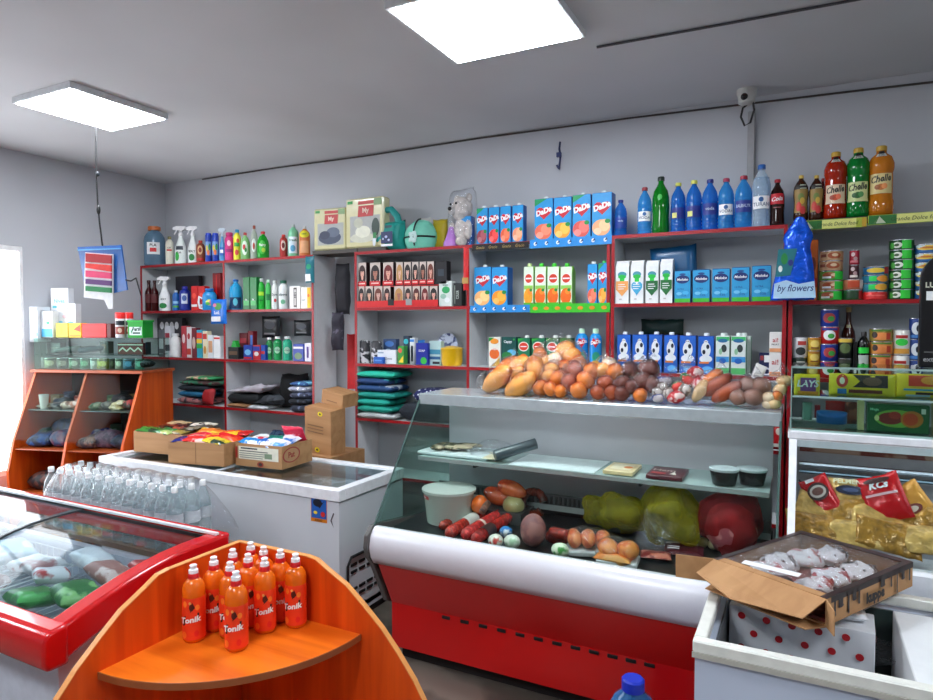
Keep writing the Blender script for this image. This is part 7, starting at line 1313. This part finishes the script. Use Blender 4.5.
# shelves below
def heap(z, items, fmt, y0_=-.02, y1_=.26):
    for (lx, ly, w_, d_, th, c1, c2, nm, zz) in items:
        w_ *= .82; d_ *= .8; lo, hi = ((-CL+.03, -CL*.52-.01) if lx < -CL*.5 else (-CL*.52+.03, -.03)); lx = min(max(lx, lo+w_*.56), hi-w_*.56); ly = max(ly, (-.0 if z > 1 else -.11)+d_*.1)
        soft('small_goods', fmt % nm, 'small goods', None, tuple(cabw(lx, ly, z+th/2+.001+zz)), w_, d_, th, spots(c1, c2, 26, .5, .5, bump=.6), lay=True, rot=(R.uniform(-.1, .1), R.uniform(-.1, .1), ANG+R.uniform(-.3, .3)), amp=.014, pw=5)
heap(1.06, [(-.86, .02, .12, .14, .03, (215, 205, 180), (150, 140, 110), 'cream packet', 0), (-.77, .04, .12, .12, .04, (170, 175, 170), (70, 80, 90), 'grey packet', 0), (-.67, .03, .10, .12, .05, (200, 190, 170), (120, 90, 80), 'beige packet', 0), (-.59, .02, .09, .12, .06, (190, 140, 120), (225, 215, 205), 'pinkish packet', 0), (-.8, .12, .16, .12, .07, (40, 70, 100), (90, 110, 120), 'blue packet', 0), (-.62, .14, .14, .10, .08, (210, 205, 195), (150, 110, 90), 'pale box', 0)], '%s on the upper shelf of the window side cabinet bay')
heap(1.06, [(-.40, .0, .10, .14, .05, (70, 100, 70), (150, 160, 130), 'green packet', 0), (-.31, .02, .10, .12, .06, (40, 46, 44), (120, 120, 110), 'dark packet', 0), (-.22, .0, .12, .13, .035, (226, 215, 180), (180, 160, 110), 'cream booklet', 0), (-.21, .02, .11, .12, .03, (220, 205, 160), (240, 230, 200), 'pale yellow booklet', .036), (-.12, .04, .10, .14, .08, (70, 50, 40), (190, 60, 60), 'brown and red packet', 0), (-.10, .14, .12, .12, .13, (30, 60, 36), (90, 40, 36), 'tall green packet', 0), (-.3, .16, .18, .12, .10, (30, 40, 50), (60, 70, 80), 'slate packet', 0)], '%s on the upper shelf of the outer cabinet bay')
heap(.78, [(-.80, -.08, .2, .22, .10, (20, 34, 60), (40, 80, 140), 'navy bundle', 0), (-.62, -.06, .18, .22, .12, (16, 44, 90), (90, 40, 70), 'dark blue bundle', 0), (-.72, .08, .3, .2, .18, (14, 24, 30), (30, 70, 110), 'black blue bundle', 0), (-.86, .04, .12, .2, .12, (60, 90, 80), (110, 130, 110), 'grey green bundle', 0)], '%s on the middle shelf of the window side cabinet bay')
heap(.78, [(-.38, -.08, .18, .2, .09, (60, 50, 60), (130, 100, 90), 'brown bundle', 0), (-.26, -.04, .22, .2, .13, (110, 84, 104), (70, 56, 76), 'mauve bundle', 0), (-.12, -.06, .16, .2, .10, (24, 32, 50), (50, 60, 90), 'dark navy bundle', 0), (-.42, .08, .1, .2, .12, (60, 50, 140), (200, 200, 210), 'violet packet', 0)], '%s on the middle shelf of the outer cabinet bay')
heap(.45, [(-.76, -.08, .3, .2, .14, (20, 22, 28), (90, 50, 40), 'black heap', 0), (-.6, -.10, .16, .2, .12, (190, 120, 40), (120, 40, 30), 'orange heap', 0), (-.26, -.08, .34, .2, .16, (150, 140, 130), (40, 36, 36), 'grey heap', 0)], '%s on the bottom shelf of the wooden cabinet')
p = cabw(-.84, -.03, 1.061); q = MB(); q.lathe([(.024, 0), (.036, .11), (.035, .11), (.022, .004), (.0001, .004)], pm((215, 225, 215), .3), seg=16); tag(q.build('white_cup', loc=tuple(p), smooth=60), 'white cup standing on the upper shelf behind the sloping glass', 'cup')
p = cabw(-.12, .2, 1.19); q = MB(); q.ell((0, 0, 0), (.035, .02, .09), spots((215, 222, 225), (70, 110, 110), 14, .5, .3), Matrix.Rotation(-.4, 3, 'Y'), 16, .006, 20); tag(q.build('white_brush', loc=(p.x, p.y, 1.285), smooth=80), 'white and teal scrubbing brush upright in the outer cabinet bay', 'brush')
# bags and rags on the floor at the window end
for i, (x, y, w_, c1, c2, l) in enumerate([(-4.75, 2.68, .3, (24, 26, 34), (90, 60, 50), 'dark bag of mixed goods on the floor before the cabinet'), (-4.45, 2.62, .22, (200, 140, 40), (60, 60, 70), 'orange and grey bag on the floor before the cabinet'), (-5.1, 2.5, .28, (50, 60, 90), (140, 90, 70), 'blue brown bag on the floor near the window')]):
    q = MB(); q.ell((0, 0, .22), (w_*.55, .14, .24), spots(c1, c2, 9, .55, .7), None, 20, .04, 9, i, flat=-.22); tag(q.build('floor_bag', loc=(x, y, .001), smooth=80), l, 'bag')
# ================================================================ bag hanging from the ceiling wire
Yh = 2.6; hx, _, hz = onY(97, 171, Yh); HX = hx
def hp(px, py, Y_=Yh): p = onY(px, py, Y_); return p
top = hp(102, 245); q = MB(); path = [(hx, Yh, ZC)]+[hp(a, b) for a, b in ((96, 176), (97, 190), (98, 208), (99.5, 222), (101, 234), (102.5, 246))]
q.tube(path, .005, pm((20, 20, 22), .5), 6); q.ell(hp(98.5, 210), (.012, .012, .03), pm((20, 20, 22), .5)); q.ell(hp(97.5, 174), (.012, .012, .016), pm((30, 34, 40), .6))
tag(q.build('hanging_wire', smooth=60), 'thin black wire hanging from the ceiling holding the blue bag', 'wire')
t = empty('hanging_bag', 'blue plastic bag with striped colour card hanging on the black wire', 'bag', tuple(top))
def poly(pl, m_, nm, dy, parent):
    q = MB(); pp = [Vector(hp(*p))-Vector(top)+Vector((0, dy, 0)) for p in pl]; q.prism([(p.x, p.z) for p in pp], dy, dy+.008, m_, 'y'); return q.build(nm, parent)
poly([(77.5, 247), (121, 245), (127, 290), (114, 293), (106, 290), (86, 294)], pm((16, 90, 165), .3, 0, .15, 8), 'bag_skin', 0, t)
q = poly([(78, 249.5), (121, 248), (121.3, 249), (78.3, 250.8)], pm((90, 170, 215), .3), 'zip_strip', -.006, t)
poly([(87, 252.5), (114.5, 254.5), (114.5, 309), (110, 309), (106, 300), (85.5, 297.5)], pm((222, 222, 224), .4), 'colour_card', -.012, t)
cols = [((170, 24, 34), (253.5, 255.5, 262, 264)), ((225, 50, 40), (263.5, 265.5, 268, 272)), ((225, 60, 110), (270.5, 273, 277, 279)), ((90, 40, 110), (279, 281, 284, 286)), ((16, 130, 70), (286, 288, 291, 293))]
for c, (a, b, d, e) in cols: poly([(88.5, a), (113.8, b), (113.8, e), (88.5, d)], pm(c, .7), 'colour_stripe', -.0205, t)
q = MB(); q.tube([hp(126, 280), hp(131, 281, 2.9), hp(136, 278, 3.4), (-5.36, 3.93, 1.98)], .005, pm((24, 24, 26), .5), 6); tag(q.build('slack_cable', smooth=60), 'slack black cable running from the hanging bag to the shelf side', 'cable')
# ================================================================ frozen goods in the red freezer
gx, gy = -4.45, 1.29
fz = [(.32, .5, .2, .26, (235, 238, 240), (200, 205, 210), 'white frosted bag'), (.52, .4, .24, .2, (232, 235, 238), (120, 60, 60), 'white bag with dark marks'), (.5, .62, .2, .2, (225, 230, 232), (150, 160, 170), 'pale grey bag'),
      (.9, .55, .24, .2, (170, 215, 230), (225, 235, 240), 'pale sky blue tub'), (1.0, .32, .22, .22, (235, 232, 230), (70, 40, 40), 'white tub with dark flecks'), (1.2, .28, .2, .16, (150, 120, 120), (225, 215, 215), 'brown striped ice cream tray'), (1.22, .5, .24, .16, (215, 220, 222), (170, 120, 120), 'pinkish white packet'),
      (1.55, .30, .22, .17, (20, 120, 40), (60, 170, 70), 'bright green frozen packet'), (1.72, .38, .22, .17, (16, 110, 44), (130, 190, 110), 'dark green frozen packet'), (1.90, .33, .2, .16, (24, 130, 50), (90, 60, 50), 'green and brown frozen packet'), (1.68, .56, .22, .14, (170, 120, 110), (225, 200, 190), 'rosy frozen packet'),
      (1.5, .60, .2, .14, (215, 222, 226), (235, 240, 240), 'long white frosted pack'), (1.96, .58, .2, .14, (150, 24, 40), (90, 16, 30), 'dark red frozen packet'), (1.78, .66, .22, .1, (200, 40, 30), (220, 110, 60), 'red and orange frozen packet'), (1.42, .45, .14, .14, (228, 230, 232), (190, 60, 60), 'white cup with red dots')]
for i, (lx, ly, w_, d_, c1, c2, l) in enumerate(fz):
    hb = .56 if ly > .45 else .52
    soft('frozen_packet', '%s under the curved freezer glass' % l, 'frozen food', None, (gx+lx, gy+ly, hb+.02*(i % 3)), w_, d_, .07, spots(c1, c2, 12, .58, .35), lay=True, rot=(-.15+R.uniform(-.1, .1), R.uniform(-.15, .15), R.uniform(-.5, .5)), amp=.012, fr=16, pw=5)
q = MB(); q.bx(gx+.10, gx+2.08, gy+.11, gy+.66, .205, .43, spots((205, 212, 216), (150, 160, 168), 5, .5, .5)); tag(q.build('frozen_goods_tray'), 'pale frosted layer of ice cream boxes filling the freezer bottom', 'ice cream boxes', kind='stuff')
# extra small boxes and tubes that fill the cabinet shelves
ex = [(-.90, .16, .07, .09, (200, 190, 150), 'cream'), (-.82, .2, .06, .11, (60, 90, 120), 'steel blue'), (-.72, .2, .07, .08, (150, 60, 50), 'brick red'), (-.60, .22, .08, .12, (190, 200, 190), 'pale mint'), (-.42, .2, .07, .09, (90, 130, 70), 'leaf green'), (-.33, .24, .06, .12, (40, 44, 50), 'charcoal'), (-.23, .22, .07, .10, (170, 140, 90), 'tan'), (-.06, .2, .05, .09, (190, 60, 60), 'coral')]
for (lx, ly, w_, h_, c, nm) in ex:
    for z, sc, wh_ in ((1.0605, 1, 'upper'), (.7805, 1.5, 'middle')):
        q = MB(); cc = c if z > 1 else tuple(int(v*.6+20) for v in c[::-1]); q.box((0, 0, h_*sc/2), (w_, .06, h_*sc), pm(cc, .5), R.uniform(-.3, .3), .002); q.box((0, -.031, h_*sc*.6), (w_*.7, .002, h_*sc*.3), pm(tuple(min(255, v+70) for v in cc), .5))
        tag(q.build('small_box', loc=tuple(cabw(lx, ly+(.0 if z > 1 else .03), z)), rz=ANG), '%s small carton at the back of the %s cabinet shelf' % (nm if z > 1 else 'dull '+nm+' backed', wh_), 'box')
x, w_, h_ = cspan(773, 786, 425, 3.925, 0); zb = onY(779, 450, 3.925)[2]; zt = onY(779, 425, 3.925)[2]
soft('coffee_packet', 'red packet with white prints hanging between the display case and glass case', 'packet', None, (x, 3.925, (zt+zb)/2), w_, zt-zb, .03, pm((190, 20, 28), .4), spec=[('e', .1, .75, .25, .14, (225, 215, 205)), ('r', -.1, .2, .5, .14, (228, 222, 215)), ('p', [(.1, .1), (.45, .25), (.1, .4)], (228, 222, 215))], amp=.003)
for i, (a, b, yt, yb, c, l) in enumerate(((620, 634, 400, 420, (30, 34, 40), 'dark'), (700, 716, 396, 420, (50, 60, 90), 'slate'))): pass
